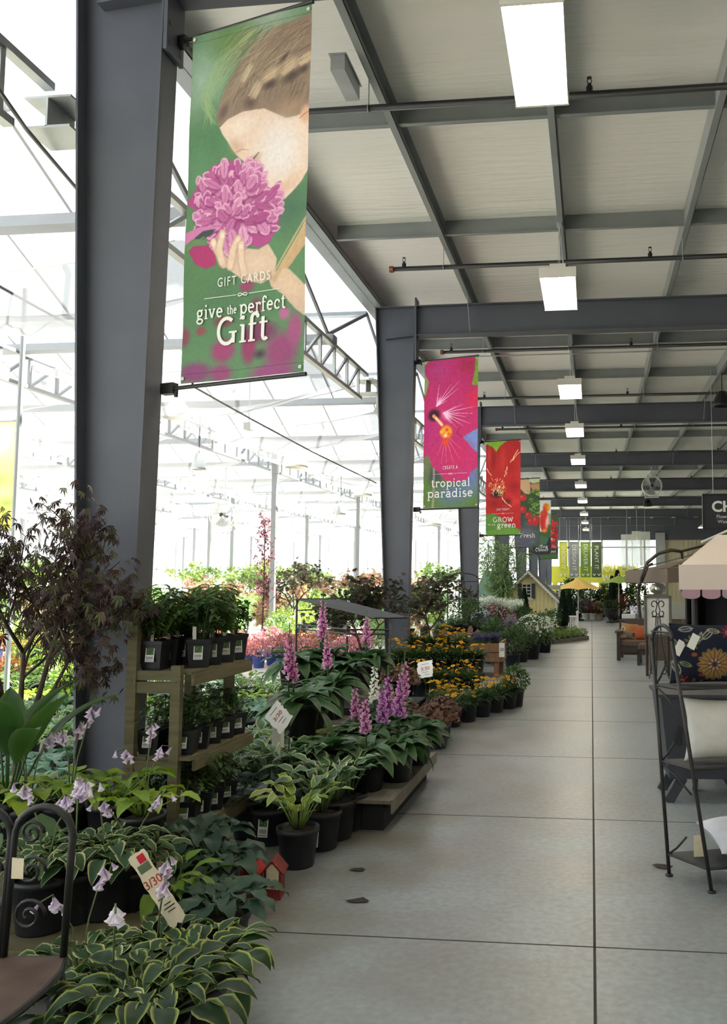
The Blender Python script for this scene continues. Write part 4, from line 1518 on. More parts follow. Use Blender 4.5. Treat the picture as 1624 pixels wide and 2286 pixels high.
def mixc(a, b, t):
    return tuple(a[i] * (1 - t) + b[i] * t for i in range(3)) + (1,)


def shape(kind, t):
    if kind == 'ovate':
        return max(0.0, math.sin(math.pi * min(1, t ** 0.62))) ** 0.85
    if kind == 'lance':
        return max(0.0, math.sin(math.pi * t ** 0.8))
    if kind == 'blade':
        return min(1, 6 * t + .3) * (1 - t) ** 0.6
    if kind == 'round':
        return max(0.0, math.sin(math.pi * t ** 0.75)) ** 0.6
    return math.sin(math.pi * t)


def leaf(mb, base, az, e0, e1, L, Wd, kind, cm, ce=None, n=6, cup=0.25, marg=0.62, ruffle=0.0, twist=0.0, r=random):
    """one leaf: midrib bends from elevation e0 to e1; ce is the margin colour"""
    ce = ce or cm
    p = Vector(base)
    ca, sa = math.cos(az), math.sin(az)
    side = Vector((-sa, ca, 0))
    xs = (-1.0, -marg, 0.0, marg, 1.0)
    cs = (ce, cm, cm, cm, ce)
    vs, cc = [], []
    ph = r.uniform(0, 6)
    for i in range(n + 1):
        t = i / n
        e = e0 + (e1 - e0) * t
        d = Vector((ca * math.cos(e), sa * math.cos(e), math.sin(e)))
        up = Vector((-ca * math.sin(e), -sa * math.sin(e), math.cos(e)))
        if i:
            p = p + d * (L / n)
        w = Wd * 0.5 * shape(kind, min(0.999, max(0.02, t)))
        s2 = side * math.cos(twist) + up * math.sin(twist)
        u2 = up * math.cos(twist) - side * math.sin(twist)
        for x, c in zip(xs, cs):
            z = cup * abs(x) * w + ruffle * w * math.sin(ph + t * 11) * x
            vs.append(p + s2 * (x * w) + u2 * z)
            cc.append(c)
    fs = [(i * 5 + k, i * 5 + k + 1, (i + 1) * 5 + k + 1, (i + 1) * 5 + k) for i in range(n) for k in range(4)]
    mb.add(vs, fs, cc)
    return p


def small_leaf(mb, p, d, up, L, Wd, c):
    """six sided flat leaf with a folded midrib"""
    d, up = d.normalized(), up.normalized()
    s = d.cross(up)
    if s.length < 1e-4:
        s = Vector((1, 0, 0))
    s.normalize()
    n = s.cross(d)
    w = Wd / 2
    vs = [p, p + d * (L * .35) + s * w + n * (w * .35), p + d * (L * .7) + s * (w * .75) + n * (w * .2), p + d * L - n * (L * .12), p + d * (L * .7) - s * (w * .75) + n * (w * .2), p + d * (L * .35) - s * w + n * (w * .35), p + d * (L * .5)]
    mb.add(vs, [(0, 1, 6), (1, 2, 6), (2, 3, 6), (3, 4, 6), (4, 5, 6), (5, 0, 6)], c)


def palm_leaf(mb, p, d, up, L, c, lobes=5):
    """palmate maple leaf with pointed lobes"""
    d = d.normalized()
    s = d.cross(up)
    if s.length < 1e-4:
        s = Vector((1, 0, 0))
    s.normalize()
    n = s.cross(d)
    vs, fs = [p], []
    for k in range(lobes):
        a = (k - (lobes - 1) / 2) * (2.1 / (lobes - 1) * 1.15)
        q = d * math.cos(a) + s * math.sin(a)
        t = d * -math.sin(a) + s * math.cos(a)
        l = L * (1 - 0.32 * abs(a) / 1.2)
        b = len(vs)
        vs += [p + q * (l * .5) + t * (l * .13), p + q * l - n * (l * .18), p + q * (l * .5) - t * (l * .13)]
        fs += [(0, b + 2, b + 1), (0, b + 1, b)]
    mb.add(vs, fs, c)


def rdir(r, zmin=-1.0, zmax=1.0):
    z = r.uniform(zmin, zmax)
    a = r.uniform(0, 2 * math.pi)
    q = math.sqrt(max(0, 1 - z * z))
    return Vector((q * math.cos(a), q * math.sin(a), z))


# pots -------------------------------------------------------------
def pot_mesh(name, R_, Hh, m, square=False, rim=True):
    mb = MB()
    seg = 4 if square else 24
    k = 1.0 if not square else 1.3
    prof = [(0, 0.004), (R_ * .78 * k, 0.0), (R_ * .8 * k, 0.01), (R_ * .97 * k, Hh * .86), (R_ * 1.03 * k, Hh * .87), (R_ * 1.05 * k, Hh), (R_ * .99 * k, Hh), (R_ * .96 * k, Hh * .9), (0, Hh * .88)]
    mb.lathe(prof, seg)
    if square:
        c, s = math.cos(math.pi / 4), math.sin(math.pi / 4)
        mb.v = [(x * c - y * s, x * s + y * c, z) for x, y, z in mb.v]
    me = mb.build(name, [m], None, not square)
    d = me.data
    bpy.data.objects.remove(me)
    return d


def disc_mesh(name, R_, z, m):
    mb = MB()
    mb.lathe([(0, z + .012), (R_ * .5, z + .01), (R_ * .95, z)], 16)
    o = mb.build(name, [m])
    d = o.data
    bpy.data.objects.remove(o)
    return d


PM = {}
for nm, R_, Hh, m, sq in [('gal', 0.115, 0.21, 'pot', False), ('big', 0.15, 0.26, 'pot', False), ('sq', 0.07, 0.13, 'pot', True), ('blue', 0.12, 0.21, 'bluepot', False), ('sm', 0.08, 0.14, 'pot', False), ('white', 0.12, 0.2, 'lampwhite', False), ('tree', 0.2, 0.32, 'pot', False)]:
    PM[nm] = (pot_mesh('pot', R_, Hh, M[m], sq), disc_mesh('soil', R_ * (1.0 if not sq else .9), Hh * .885, M['soil']), R_, Hh)


def label_mesh(w, h, pic=(70, 96, 60), bar=True):
    mb = MB()
    z = 0.0
    mb.box(-w / 2, w / 2, -0.0008, 0.0008, 0, h, S(222, 224, 222))
    mb.box(-w * .4, w * .4, -0.0014, -0.0007, h * .48, h * .93, S(*pic))
    for k in range(5):
        x = -w * .3 + k * w * .15
        mb.box(x - w * .03, x + w * .03, -0.0014, -0.0007, h * .17, h * .36, S(40, 46, 70))
    mb.box(-w * .4, w * .4, -0.0014, -0.0007, h * .07, h * .1, S(90, 96, 104))
    for k in range(5):
        a = random.Random(k).uniform(-.3, .3) * w
        mb.box(a - w * .07, a + w * .07, -0.0018, -0.0013, h * (.55 + .06 * k), h * (.6 + .06 * k), S(110, 140, 90))
    o = mb.build('plant_label', [M['vcol']])
    d = o.data
    bpy.data.objects.remove(o)
    return d


LABEL = label_mesh(0.062, 0.125)
LABEL_S = label_mesh(0.05, 0.065)


def potted(name, cat, pot, foliage, flowers=None, label=None, stem=None, fname='foliage', leafmat='leaf', flname='flower_spike'):
    """assemble a plant thing: pot, soil, foliage (and flowers, stems)"""
    t = thing(name, 'x', cat)
    h = 0
    if pot:
        pm, sm, R_, h = PM[pot]
        link('pot', pm, t)
        link('soil', sm, t)
    if stem is not None:
        stem.build('stem', M['bark'] if leafmat != 'stemgreen' else M['leaf'], t, True)
    foliage.build(fname, M[leafmat] if leafmat in M else M['leaf'], t, True)
    if isinstance(flowers, list):
        for f in flowers:
            f.build(flname, M['petal'], t, True)
    elif flowers is not None:
        flowers.build('flowers', M['petal'], t, True)
    if label:
        o = link('plant_label', LABEL, t, (0, -PM[pot][2] * .93 - .01, PM[pot][3] * (.18 if label == 'low' else .3)))
        o.rotation_euler = (-0.12, 0, 0)
    return t


# species ----------------------------------------------------------
def hosta(seed, n=26, L=0.17, Wd=0.11, cm=(58, 90, 54), ce=None, pot='gal', spread=1.0, upright=0.0, scapes=0, lab=None, ruffle=0.12, fl=(196, 178, 206)):
    r = rnd(seed)
    h = PM[pot][3] * .9 if pot else 0.02
    mb = MB()
    cm_, ce_ = S(*cm), S(*(ce or cm))
    for i in range(n):
        q = i / n
        az = i * 2.399 + r.uniform(-.3, .3)
        k = 0.45 + 0.55 * q
        out = (0.03 + 0.12 * q) * spread
        e = math.radians(78 - 52 * q * (1 - upright) + r.uniform(-8, 8))
        pl = (0.06 + 0.13 * q) * (0.8 + spread * .3) * (1 + upright * .6)
        b = Vector((0.02 * math.cos(az), 0.02 * math.sin(az), h))
        tip = b + Vector((math.cos(az) * math.cos(e), math.sin(az) * math.cos(e), math.sin(e))) * pl
        c1 = jit(cm_, r)
        mb.tube([b, (b + tip) / 2 + Vector((0, 0, .01)), tip], [0.004, 0.0035, 0.003], 4, mixc(c1, S(150, 170, 110), .3))
        leaf(mb, tip, az + r.uniform(-.2, .2), e * .75, e * .75 - math.radians(60 + r.uniform(0, 35)) * (1 - upright * .4), L * k * r.uniform(.85, 1.15), Wd * k * r.uniform(.85, 1.1), 'ovate', c1, jit(ce_, r, .1) if ce else mixc(c1, (0, 0, 0, 1), .08), 6, 0.28, 0.7 if ce else .5, ruffle, r.uniform(-.25, .25), r)
    fl_ = []
    if scapes:
        for k in range(scapes):
            fm = MB()
            fl_.append(fm)
            az = r.uniform(0, 6.28)
            bend = r.uniform(.05, .16)
            top = Vector((math.cos(az) * bend, math.sin(az) * bend, h + r.uniform(.36, .48)))
            pts = [Vector((0, 0, h)), Vector((math.cos(az) * bend * .3, math.sin(az) * bend * .3, h + .22)), top, top + Vector((math.cos(az) * .05, math.sin(az) * .05, -.01))]
            fm.tube(pts, 0.0035, 4, S(120, 130, 96))
            for j in range(9):
                t = j / 9
                p = pts[2] * (1 - t * .35) + pts[1] * (t * .35) if t > 0 else pts[3]
                a2 = r.uniform(0, 6.28)
                bell(fm, p, Vector((math.cos(a2) * .6, math.sin(a2) * .6, -.9)), r.uniform(.03, .045), .0105, S(*fl), S(232, 224, 236), r)
    return potted('potted_hosta', 'potted plant', pot, mb, fl_ or None, lab)


def bell(mb, p, d, L, R_, c0, c1, r, n=6):
    d = d.normalized()
    s = d.cross(Vector((0, 0, 1)))
    s = s.normalized() if s.length > 1e-3 else Vector((1, 0, 0))
    u = s.cross(d)
    vs, cs = [], []
    for k, (t, q) in enumerate(((0, .25), (.45, .6), (.8, .8), (1.0, 1.35))):
        for i in range(n):
            a = 2 * math.pi * i / n
            vs.append(p + d * (L * t) + (s * math.cos(a) + u * math.sin(a)) * (R_ * q))
            cs.append(c0 if k < 2 else (mixc(c0, c1, .5) if k == 2 else c1))
    fs = [(k * n + i, k * n + (i + 1) % n, (k + 1) * n + (i + 1) % n, (k + 1) * n + i) for k in range(3) for i in range(n)]
    mb.add(vs, fs, cs)


def foxglove(seed, spikes=1, c0=(188, 100, 164), c1=(232, 190, 220), pot='gal', tall=0.58, lab=None, leaves=22, big=1.0):
    r = rnd(seed)
    h = PM[pot][3] * .9
    mb, fl_ = MB(), []
    for i in range(leaves):
        q = i / leaves
        az = i * 2.399 + r.uniform(-.4, .4)
        e = math.radians(74 - 54 * q + r.uniform(-10, 10))
        c1_ = jit(S(62, 94, 56), r)
        leaf(mb, (0.015 * math.cos(az), 0.015 * math.sin(az), h + .02 * (1 - q)), az, e, e - math.radians(70 + r.uniform(0, 40)), (0.2 + .14 * q) * big * r.uniform(.8, 1.1), (0.08 + .045 * q) * big, 'ovate', c1_, mixc(c1_, S(120, 140, 100), .25), 7, .22, .5, .15, r.uniform(-.3, .3), r)
    for k in range(spikes):
        fm = MB()
        fl_.append(fm)
        az = r.uniform(0, 6.28)
        o = 0.0 if spikes == 1 else r.uniform(.02, .09)
        b = Vector((math.cos(az) * o, math.sin(az) * o, h))
        T = tall * r.uniform(.85, 1.08)
        top = b + Vector((math.cos(az) * r.uniform(0, .05), math.sin(az) * r.uniform(0, .05), T))
        fm.tube([b, (b + top) / 2, top], [.007, .006, .003], 5, S(104, 124, 84))
        for j in range(10):
            t = 0.08 + .3 * j / 10
            a2 = j * 2.4
            leaf(mb, b + (top - b) * t, a2, .7, -.4, .13, .035, 'lance', jit(S(66, 98, 58), r), None, 4, .2, r=r)
        nb = 24
        for j in range(nb):
            t = 0.42 + .46 * j / nb
            a2 = j * 2.399
            f = 1 - .55 * (j / nb)
            bell(fm, b + (top - b) * t, Vector((math.cos(a2), math.sin(a2), -.65)), .056 * f, .0165 * f, jit(S(*c0), r), S(*c1), r)
        for j in range(14):
            t = .88 + .12 * j / 14
            a2 = j * 2.4
            small_leaf(fm, b + (top - b) * t, Vector((math.cos(a2), math.sin(a2), .4)), Vector((0, 0, 1)), .016, .01, S(128, 146, 92))
    return potted('potted_foxglove', 'potted flower', pot, mb, fl_ or None, lab)


def daisy(seed, pot='gal', n=22, tall=.26, c0=(232, 156, 26), c1=(196, 92, 20), foliage=(58, 84, 44), lab=None, rad=.15, grass=110):
    r = rnd(seed)
    h = PM[pot][3] * .9
    mb, fl_ = MB(), []
    for i in range(grass):
        az = r.uniform(0, 6.28)
        o = r.uniform(0, .07)
        e = math.radians(r.uniform(35, 85))
        leaf(mb, (math.cos(az) * o, math.sin(az) * o, h), az + r.uniform(-.5, .5), e, e - r.uniform(.5, 1.6), r.uniform(.14, .26), r.uniform(.012, .026), 'lance', jit(S(*foliage), r, .25), None, 4, .2, r=r)
    for i in range(n):
        fm = MB()
        fl_.append(fm)
        az = r.uniform(0, 6.28)
        o = r.uniform(0.01, rad)
        p = Vector((math.cos(az) * o, math.sin(az) * o, h + tall * r.uniform(.45, 1.25)))
        mb.tube([Vector((math.cos(az) * o * .3, math.sin(az) * o * .3, h)), p], .0022, 3, S(84, 110, 60))
        tilt = Vector((math.cos(az) * r.uniform(0, .8), math.sin(az) * r.uniform(0, .8), 1)).normalized()
        s = tilt.cross(Vector((0.3, .8, .1))).normalized()
        u = tilt.cross(s)
        R_ = r.uniform(.022, .034)
        c = jit(S(*c0), r, .12)
        np_ = 10
        for k in range(np_):
            a = 2 * math.pi * k / np_
            d = s * math.cos(a) + u * math.sin(a)
            t2 = s * -math.sin(a) + u * math.cos(a)
            fm.add([p + d * R_ * .2, p + d * R_ * .7 + t2 * R_ * .26, p + d * R_ - tilt * R_ * .12, p + d * R_ * .7 - t2 * R_ * .26], [(0, 1, 2, 3)], [mixc(c, S(*c1), .5), c, c, c])
        fm.add([p + tilt * .008] + [p + (s * math.cos(a) + u * math.sin(a)) * R_ * .28 + tilt * .002 for a in np.linspace(0, 6.28, 7)[:-1]], [(0, k + 1, (k + 1) % 6 + 1) for k in range(6)], S(*c1))
    return potted('potted_daisy', 'potted flower', pot, mb, fl_ or None, lab, flname='flower_head')


def heuchera(seed, cm=(112, 84, 66), pot='gal', n=64, rad=.2, tips=(146, 118, 92)):
    r = rnd(seed)
    h = PM[pot][3] * .9
    mb = MB()
    for i in range(n):
        d = rdir(r, .05, 1)
        p = Vector((d.x * rad, d.y * rad, h + .03 + d.z * rad * .75)) * 1.0
        b = Vector((0, 0, h))
        mb.tube([b, b + (p - b) * .6 + Vector((0, 0, .02)), p], .002, 3, S(120, 70, 60))
        c = jit(S(*cm), r, .3)
        R_ = r.uniform(.026, .044)
        nrm = (d + Vector((0, 0, .7)) + rdir(r) * .5).normalized()
        s = nrm.cross(Vector((.2, .7, .3))).normalized()
        u = nrm.cross(s)
        m = 14
        vs = [p]
        for k in range(m):
            a = 2 * math.pi * k / m
            q = R_ * (1 if k % 2 == 0 else .74)
            vs.append(p + (s * math.cos(a) + u * math.sin(a)) * q + nrm * (.012 * math.sin(a * 3)))
        mb.add(vs, [(0, k + 1, (k + 1) % m + 1) for k in range(m)], [c] + [mixc(c, S(*tips), .5 if k % 2 else .15) for k in range(m)])
    return potted('potted_heuchera', 'potted plant', pot, mb)


def bush(seed, R_=(.25, .25, .3), n=500, L=.05, Wd=.03, cols=((70, 100, 56),), pot='gal', flowers=0, fc=((240, 240, 236),), fr=.02, lift=0.0, trunk=0.0, hollow=.55, kind='leaf', name='potted_shrub', cat='potted plant', lab=None):
    """leafy mound with optional flowers scattered on its surface"""
    r = rnd(seed)
    h = PM[pot][3] * .9 if pot else 0
    mb, st = MB(), MB()
    cz = h + lift + R_[2] * .9
    for k in range(7):
        d = rdir(r, -.2, 1)
        st.tube([(0, 0, h), Vector((d.x * R_[0] * .3, d.y * R_[1] * .3, (h + cz) / 2)), Vector((d.x * R_[0] * .8, d.y * R_[1] * .8, cz + d.z * R_[2] * .8))], [.012 + trunk * .02, .007 + trunk * .01, .003], 5)
    for i in range(n):
        d = rdir(r, -.75, 1)
        q = r.uniform(hollow, 1.0)
        bump_ = 1 + .16 * math.sin(d.x * 5 + seed) * math.cos(d.y * 6 + d.z * 4)
        p = Vector((d.x * R_[0] * q * bump_, d.y * R_[1] * q * bump_, cz + d.z * R_[2] * q * bump_))
        out = (d + rdir(r) * .8 + Vector((0, 0, .1)))
        c = jit(S(*r.choice(cols)), r, .3)
        if kind == 'palm':
            palm_leaf(mb, p, out + Vector((0, 0, -.3)), Vector((0, 0, 1)) + rdir(r) * .6, L * r.uniform(.7, 1.2), c)
        else:
            small_leaf(mb, p, out, Vector((0, 0, 1)) + rdir(r) * .6, L * r.uniform(.7, 1.3), Wd * r.uniform(.8, 1.2), c)
    fm = None
    if flowers:
        fm = MB()
        for i in range(flowers):
            d = rdir(r, -.2, 1)
            p = Vector((d.x * R_[0] * 1.03, d.y * R_[1] * 1.03, cz + d.z * R_[2] * 1.05))
            c = jit(S(*r.choice(fc)), r, .1)
            s = d.cross(Vector((.2, .5, .8))).normalized()
            u = d.cross(s)
            q = fr * r.uniform(.7, 1.3)
            fm.add([p + d * q * .5] + [p + (s * math.cos(a) + u * math.sin(a)) * q * (1 if k % 2 else .6) for k, a in enumerate(np.linspace(0, 2 * math.pi, 11)[:-1])], [(0, k + 1, (k + 1) % 10 + 1) for k in range(10)], c)
    return potted(name, cat, pot, mb, fm, lab, stem=st)


def spires(seed, n=40, tall=.4, cl=(70, 98, 60), fc=((240, 240, 236),), pot='gal', fsize=.022, rad=.16, leafw=.02, per=12, name='potted_flower', cat='potted flower', blades=90):
    """clump of narrow leaves with upright flower spires"""
    r = rnd(seed)
    h = PM[pot][3] * .9 if pot else 0
    mb, fm = MB(), MB()
    for i in range(blades):
        az = r.uniform(0, 6.28)
        e = math.radians(r.uniform(30, 85))
        leaf(mb, (math.cos(az) * .03, math.sin(az) * .03, h), az, e, e - r.uniform(.4, 1.4), r.uniform(.5, .9) * tall, leafw * r.uniform(.7, 1.3), 'lance', jit(S(*cl), r, .25), None, 4, .15, r=r)
    for i in range(n):
        az = r.uniform(0, 6.28)
        o = rad * math.sqrt(r.random())
        b = Vector((math.cos(az) * o * .2, math.sin(az) * o * .2, h))
        t = Vector((math.cos(az) * o, math.sin(az) * o, h + tall * r.uniform(.75, 1.15)))
        mb.tube([b, t], .002, 3, S(90, 116, 74))
        for j in range(per):
            q = .55 + .45 * j / per
            p = b + (t - b) * q
            d = rdir(r, -.3, .5)
            small_leaf(fm, p, d, Vector((0, 0, 1)), fsize * (1.3 - .6 * j / per), fsize * .8, jit(S(*r.choice(fc)), r, .12))
    return potted(name, cat, pot, mb, fm)


def conifer(seed, hgt=.9, R_=.2, c=(38, 58, 42), pot='gal', n=1500):
    r = rnd(seed)
    h = PM[pot][3] * .9
    mb, st = MB(), MB()
    st.tube([(0, 0, h), (0, 0, h + hgt)], [.02, .004], 6)
    for i in range(n):
        t = r.random() ** 1.3
        a = r.uniform(0, 6.28)
        q = R_ * (1 - t) ** .75 * min(1, 3 * t + .5) * r.uniform(.75, 1.05)
        p = Vector((math.cos(a) * q, math.sin(a) * q, h + .03 + t * hgt))
        small_leaf(mb, p, Vector((math.cos(a) * .6, math.sin(a) * .6, .9)) + rdir(r) * .3, Vector((math.cos(a), math.sin(a), 0)), .07, .03, jit(S(*c), r, .3))
    return potted('potted_conifer', 'potted conifer', pot, mb, None, None, st)


def maple(seed, hgt=1.7, rad=.6, n=1500, L=.07, cols=((52, 40, 44), (70, 62, 48), (60, 72, 44)), pot='tree', clear=.25, name='maple_tree', droop=.5):
    r = rnd(seed)
    h = PM[pot][3] * .9 if pot else 0
    mb, st = MB(), MB()
    tips = []

    def grow(p, d, l, rad_, depth):
        q = p + d * l
        m = (p + q) / 2 + rdir(r) * l * .06
        st.tube([p, m, q], [rad_, rad_ * .85, rad_ * .65], 6 if depth < 2 else 4)
        tips.append((m, d, depth))
        tips.append((q, d, depth))
        if depth >= 4:
            return
        for k in range(3 if depth < 3 else 2):
            nd = (d * .75 + rdir(r, -.3, .6) * (.75 + .08 * depth)).normalized()
            if nd.z < -.1:
                nd.z = -.1
            grow(q if k else m, nd, l * r.uniform(.6, .82), rad_ * .62, depth + 1)
    s = hgt * .36
    st.tube([(0, 0, h * .9), (0.02, 0, h + hgt * clear)], [.028, .022], 8)
    for k in range(3):
        a = k * 2.1 + r.uniform(-.3, .3)
        grow(Vector((0.02, 0, h + hgt * clear)), Vector((math.cos(a) * .55 * rad / .6, math.sin(a) * .55 * rad / .6, .85)).normalized(), s * r.uniform(.6, .8), .018, 0)
    outer = [t for t in tips if t[2] >= 2]
    for i in range(n):
        p, d, dep = r.choice(outer)
        p = p + rdir(r) * r.uniform(.02, .12)
        dd = rdir(r, -.7, .2) + Vector((0, 0, -droop))
        palm_leaf(mb, p, dd, Vector((0, 0, 1)) + rdir(r) * .5, L * r.uniform(.6, 1.25), jit(S(*r.choice(cols)), r, .3), 7 if L > .06 else 5)
    return potted(name, 'tree', pot, mb, None, None, st)


def bamboo(seed, hgt=2.2, n=14, leaves=900, pot='tree', c=(104, 130, 84)):
    r = rnd(seed)
    h = PM[pot][3] * .9
    mb, st = MB(), MB()
    canes = []
    for i in range(n):
        a = r.uniform(0, 6.28)
        o = r.uniform(.02, .12)
        b = Vector((math.cos(a) * o, math.sin(a) * o, h))
        sp = r.uniform(.15, .95)
        t = b + Vector((math.cos(a) * sp, math.sin(a) * sp, hgt * r.uniform(.7, 1)))
        m = b * .5 + t * .5 + Vector((-math.cos(a) * sp * .2, -math.sin(a) * sp * .2, .1))
        st.tube([b, m, t], [.009, .007, .003], 5)
        canes.append((b, m, t))
    for i in range(leaves):
        b, m, t = r.choice(canes)
        q = r.uniform(.25, 1)
        p = (b * (1 - q) ** 2 + m * (2 * q * (1 - q)) + t * q * q) + rdir(r) * r.uniform(0, .2)
        a = r.uniform(0, 6.28)
        small_leaf(mb, p, Vector((math.cos(a), math.sin(a), r.uniform(-.9, .5))), Vector((0, 0, 1)), r.uniform(.2, .34), r.uniform(.028, .045), jit(S(*c), r, .25))
    return potted('potted_bamboo', 'potted plant', pot, mb, None, None, st)


def tallleaf(seed, n=11, L=.5, Wd=.14, cm=(66, 98, 52), pot='big'):
    r = rnd(seed)
    h = PM[pot][3] * .9
    mb = MB()
    for i in range(n):
        az = i * 2.399
        e = math.radians(82 - 26 * i / n)
        b = Vector((.02 * math.cos(az), .02 * math.sin(az), h))
        t = b + Vector((math.cos(az) * math.cos(e), math.sin(az) * math.cos(e), math.sin(e))) * L * .55
        c = jit(S(*cm), r)
        mb.tube([b, t], [.008, .005], 5, c)
        leaf(mb, t, az, e, e - r.uniform(.5, 1.1), L * r.uniform(.8, 1.1), Wd * r.uniform(.85, 1.2), 'lance', c, mixc(c, S(140, 160, 110), .2), 8, .3, .5, .05, r=r)
    return potted('potted_broadleaf', 'potted plant', pot, mb)


def herb(seed, pot='sq', n=46, tall=.16, L=.035, cm=(74, 100, 58), tag_=True, trail=False, kind='leaf'):
    r = rnd(seed)
    h = PM[pot][3] * .9
    mb = MB()
    for i in range(n // 4):
        az = r.uniform(0, 6.28)
        o = r.uniform(.02, .1)
        p0 = Vector((math.cos(az) * .01, math.sin(az) * .01, h))
        p1 = Vector((math.cos(az) * o, math.sin(az) * o, h + tall * r.uniform(.5, 1.1)))
        p2 = p1 + Vector((math.cos(az) * .04, math.sin(az) * .04, -.03 if trail else .03))
        mb.tube([p0, p1, p2], .002, 3, S(96, 112, 74))
        for k in range(7):
            q = .35 + .65 * k / 6
            p = p0 + (p1 - p0) * min(1, q * 1.25) + (p2 - p1) * max(0, q - .8) * 5
            d = rdir(r, -.5, .4) + Vector((math.cos(az), math.sin(az), -.1)) * .6
            if kind == 'fern':
                for sgn in (-1, 1):
                    small_leaf(mb, p, Vector((-math.sin(az) * sgn, math.cos(az) * sgn, -.2)) + Vector((math.cos(az), math.sin(az), 0)) * .5, Vector((0, 0, 1)), L * 1.5, L * .5, jit(S(*cm), r, .25))
            else:
                small_leaf(mb, p, d, Vector((0, 0, 1)), L * r.uniform(.8, 1.4), L * .75, jit(S(*cm), r, .25))
    t = potted('potted_herb', 'potted plant', pot, mb)
    o = link('plant_label', LABEL_S, t, (0.0, -PM[pot][2] * .95 - .004, PM[pot][3] * .3))
    o.rotation_euler = (-.17, 0, 0)
    if tag_:
        m2 = MB()
        m2.box(-.011, .011, -.001, .001, 0, .09, S(220, 222, 216))
        o = m2.build('plant_tag', M['vcol'], t, loc=(r.uniform(-.03, .03), -PM[pot][2] * .5, h - .02))
        o.rotation_euler = (r.uniform(-.3, .1), 0, r.uniform(-.4, .4))
    return t
# ------------------------------------------------------------------ front left: plank benches, hostas, iron chair
def plank_bench(name, label, x0, x1, y0, y1, z, m, board=0.09, rz=0.0, slats=4, cat='bench', legw=.05):
    cx, cy = (x0 + x1) / 2, (y0 + y1) / 2
    t = thing(name, label, cat, (cx, cy, 0), rz)
    a, b = (x1 - x0) / 2, (y1 - y0) / 2
    w = 2 * b / slats
    for i in range(slats):
        mb = MB()
        mb.box(-a, a, -b + i * w + .006, -b + (i + 1) * w - .006, z - .022, z)
        mb.build('plank', M[m], t)
    for s in (-1, 1):
        mb = MB()
        mb.box(-a, a, s * b - .012, s * b + .012, z - .022 - board, z - .022)
        mb.build('apron', M[m], t)
    for sx in (-1, 1):
        for sy in (-1, 1):
            mb = MB()
            mb.box(sx * (a - .08) - legw / 2, sx * (a - .08) + legw / 2, sy * (b - .05) - legw / 2, sy * (b - .05) + legw / 2, 0, z - .022)
            mb.build('leg', M[m], t)
    return t


ZA, ZB = 0.30, 0.22
plank_bench('plant_bench', 'low olive plank bench carrying lime hostas, in front of the wooden plant stand', -3.0, -1.95, 3.66, 4.16, ZA, 'wood', .12)
plank_bench('plant_bench', 'low olive plank bench carrying variegated hostas beside the iron chair', -2.75, -1.80, 3.04, 3.46, ZB, 'wood', .1, 0.1)

GREEN, BLUE, LIME, CREAM = (52, 82, 46), (72, 100, 84), (136, 160, 62), (206, 212, 150)
H_lime = Proto(hosta(1, 24, .15, .09, LIME, None, 'gal', 1.0, scapes=3))
H_limeB = Proto(hosta(2, 24, .17, .075, (112, 142, 56), None, 'gal', 1.0))
H_var = Proto(hosta(3, 52, .12, .068, GREEN, CREAM, 'gal', 1.0, scapes=2))
H_varB = Proto(hosta(4, 74, .135, .075, (42, 68, 42), (176, 190, 96), 'gal', 1.45))
H_varS = Proto(hosta(14, 60, .125, .07, (50, 80, 48), (208, 210, 150), 'gal', 1.1, scapes=1, fl=(228, 224, 232)))
H_blue = Proto(hosta(5, 40, .19, .125, (56, 80, 62), None, 'big', 1.15, ruffle=.25))
H_up = Proto(hosta(6, 26, .2, .085, (70, 100, 66), (196, 206, 160), 'gal', .9, upright=.55, lab='low', ruffle=.3))
H_upP = Proto(hosta(7, 24, .2, .08, (120, 142, 70), (200, 206, 130), 'gal', .8, upright=.6, ruffle=.3))
H_dark = Proto(hosta(8, 22, .16, .11, (52, 70, 56), None, 'gal', 1.0, lab='mid'))
HG = 'hostas at the front of the display'
L = 'potted plant'
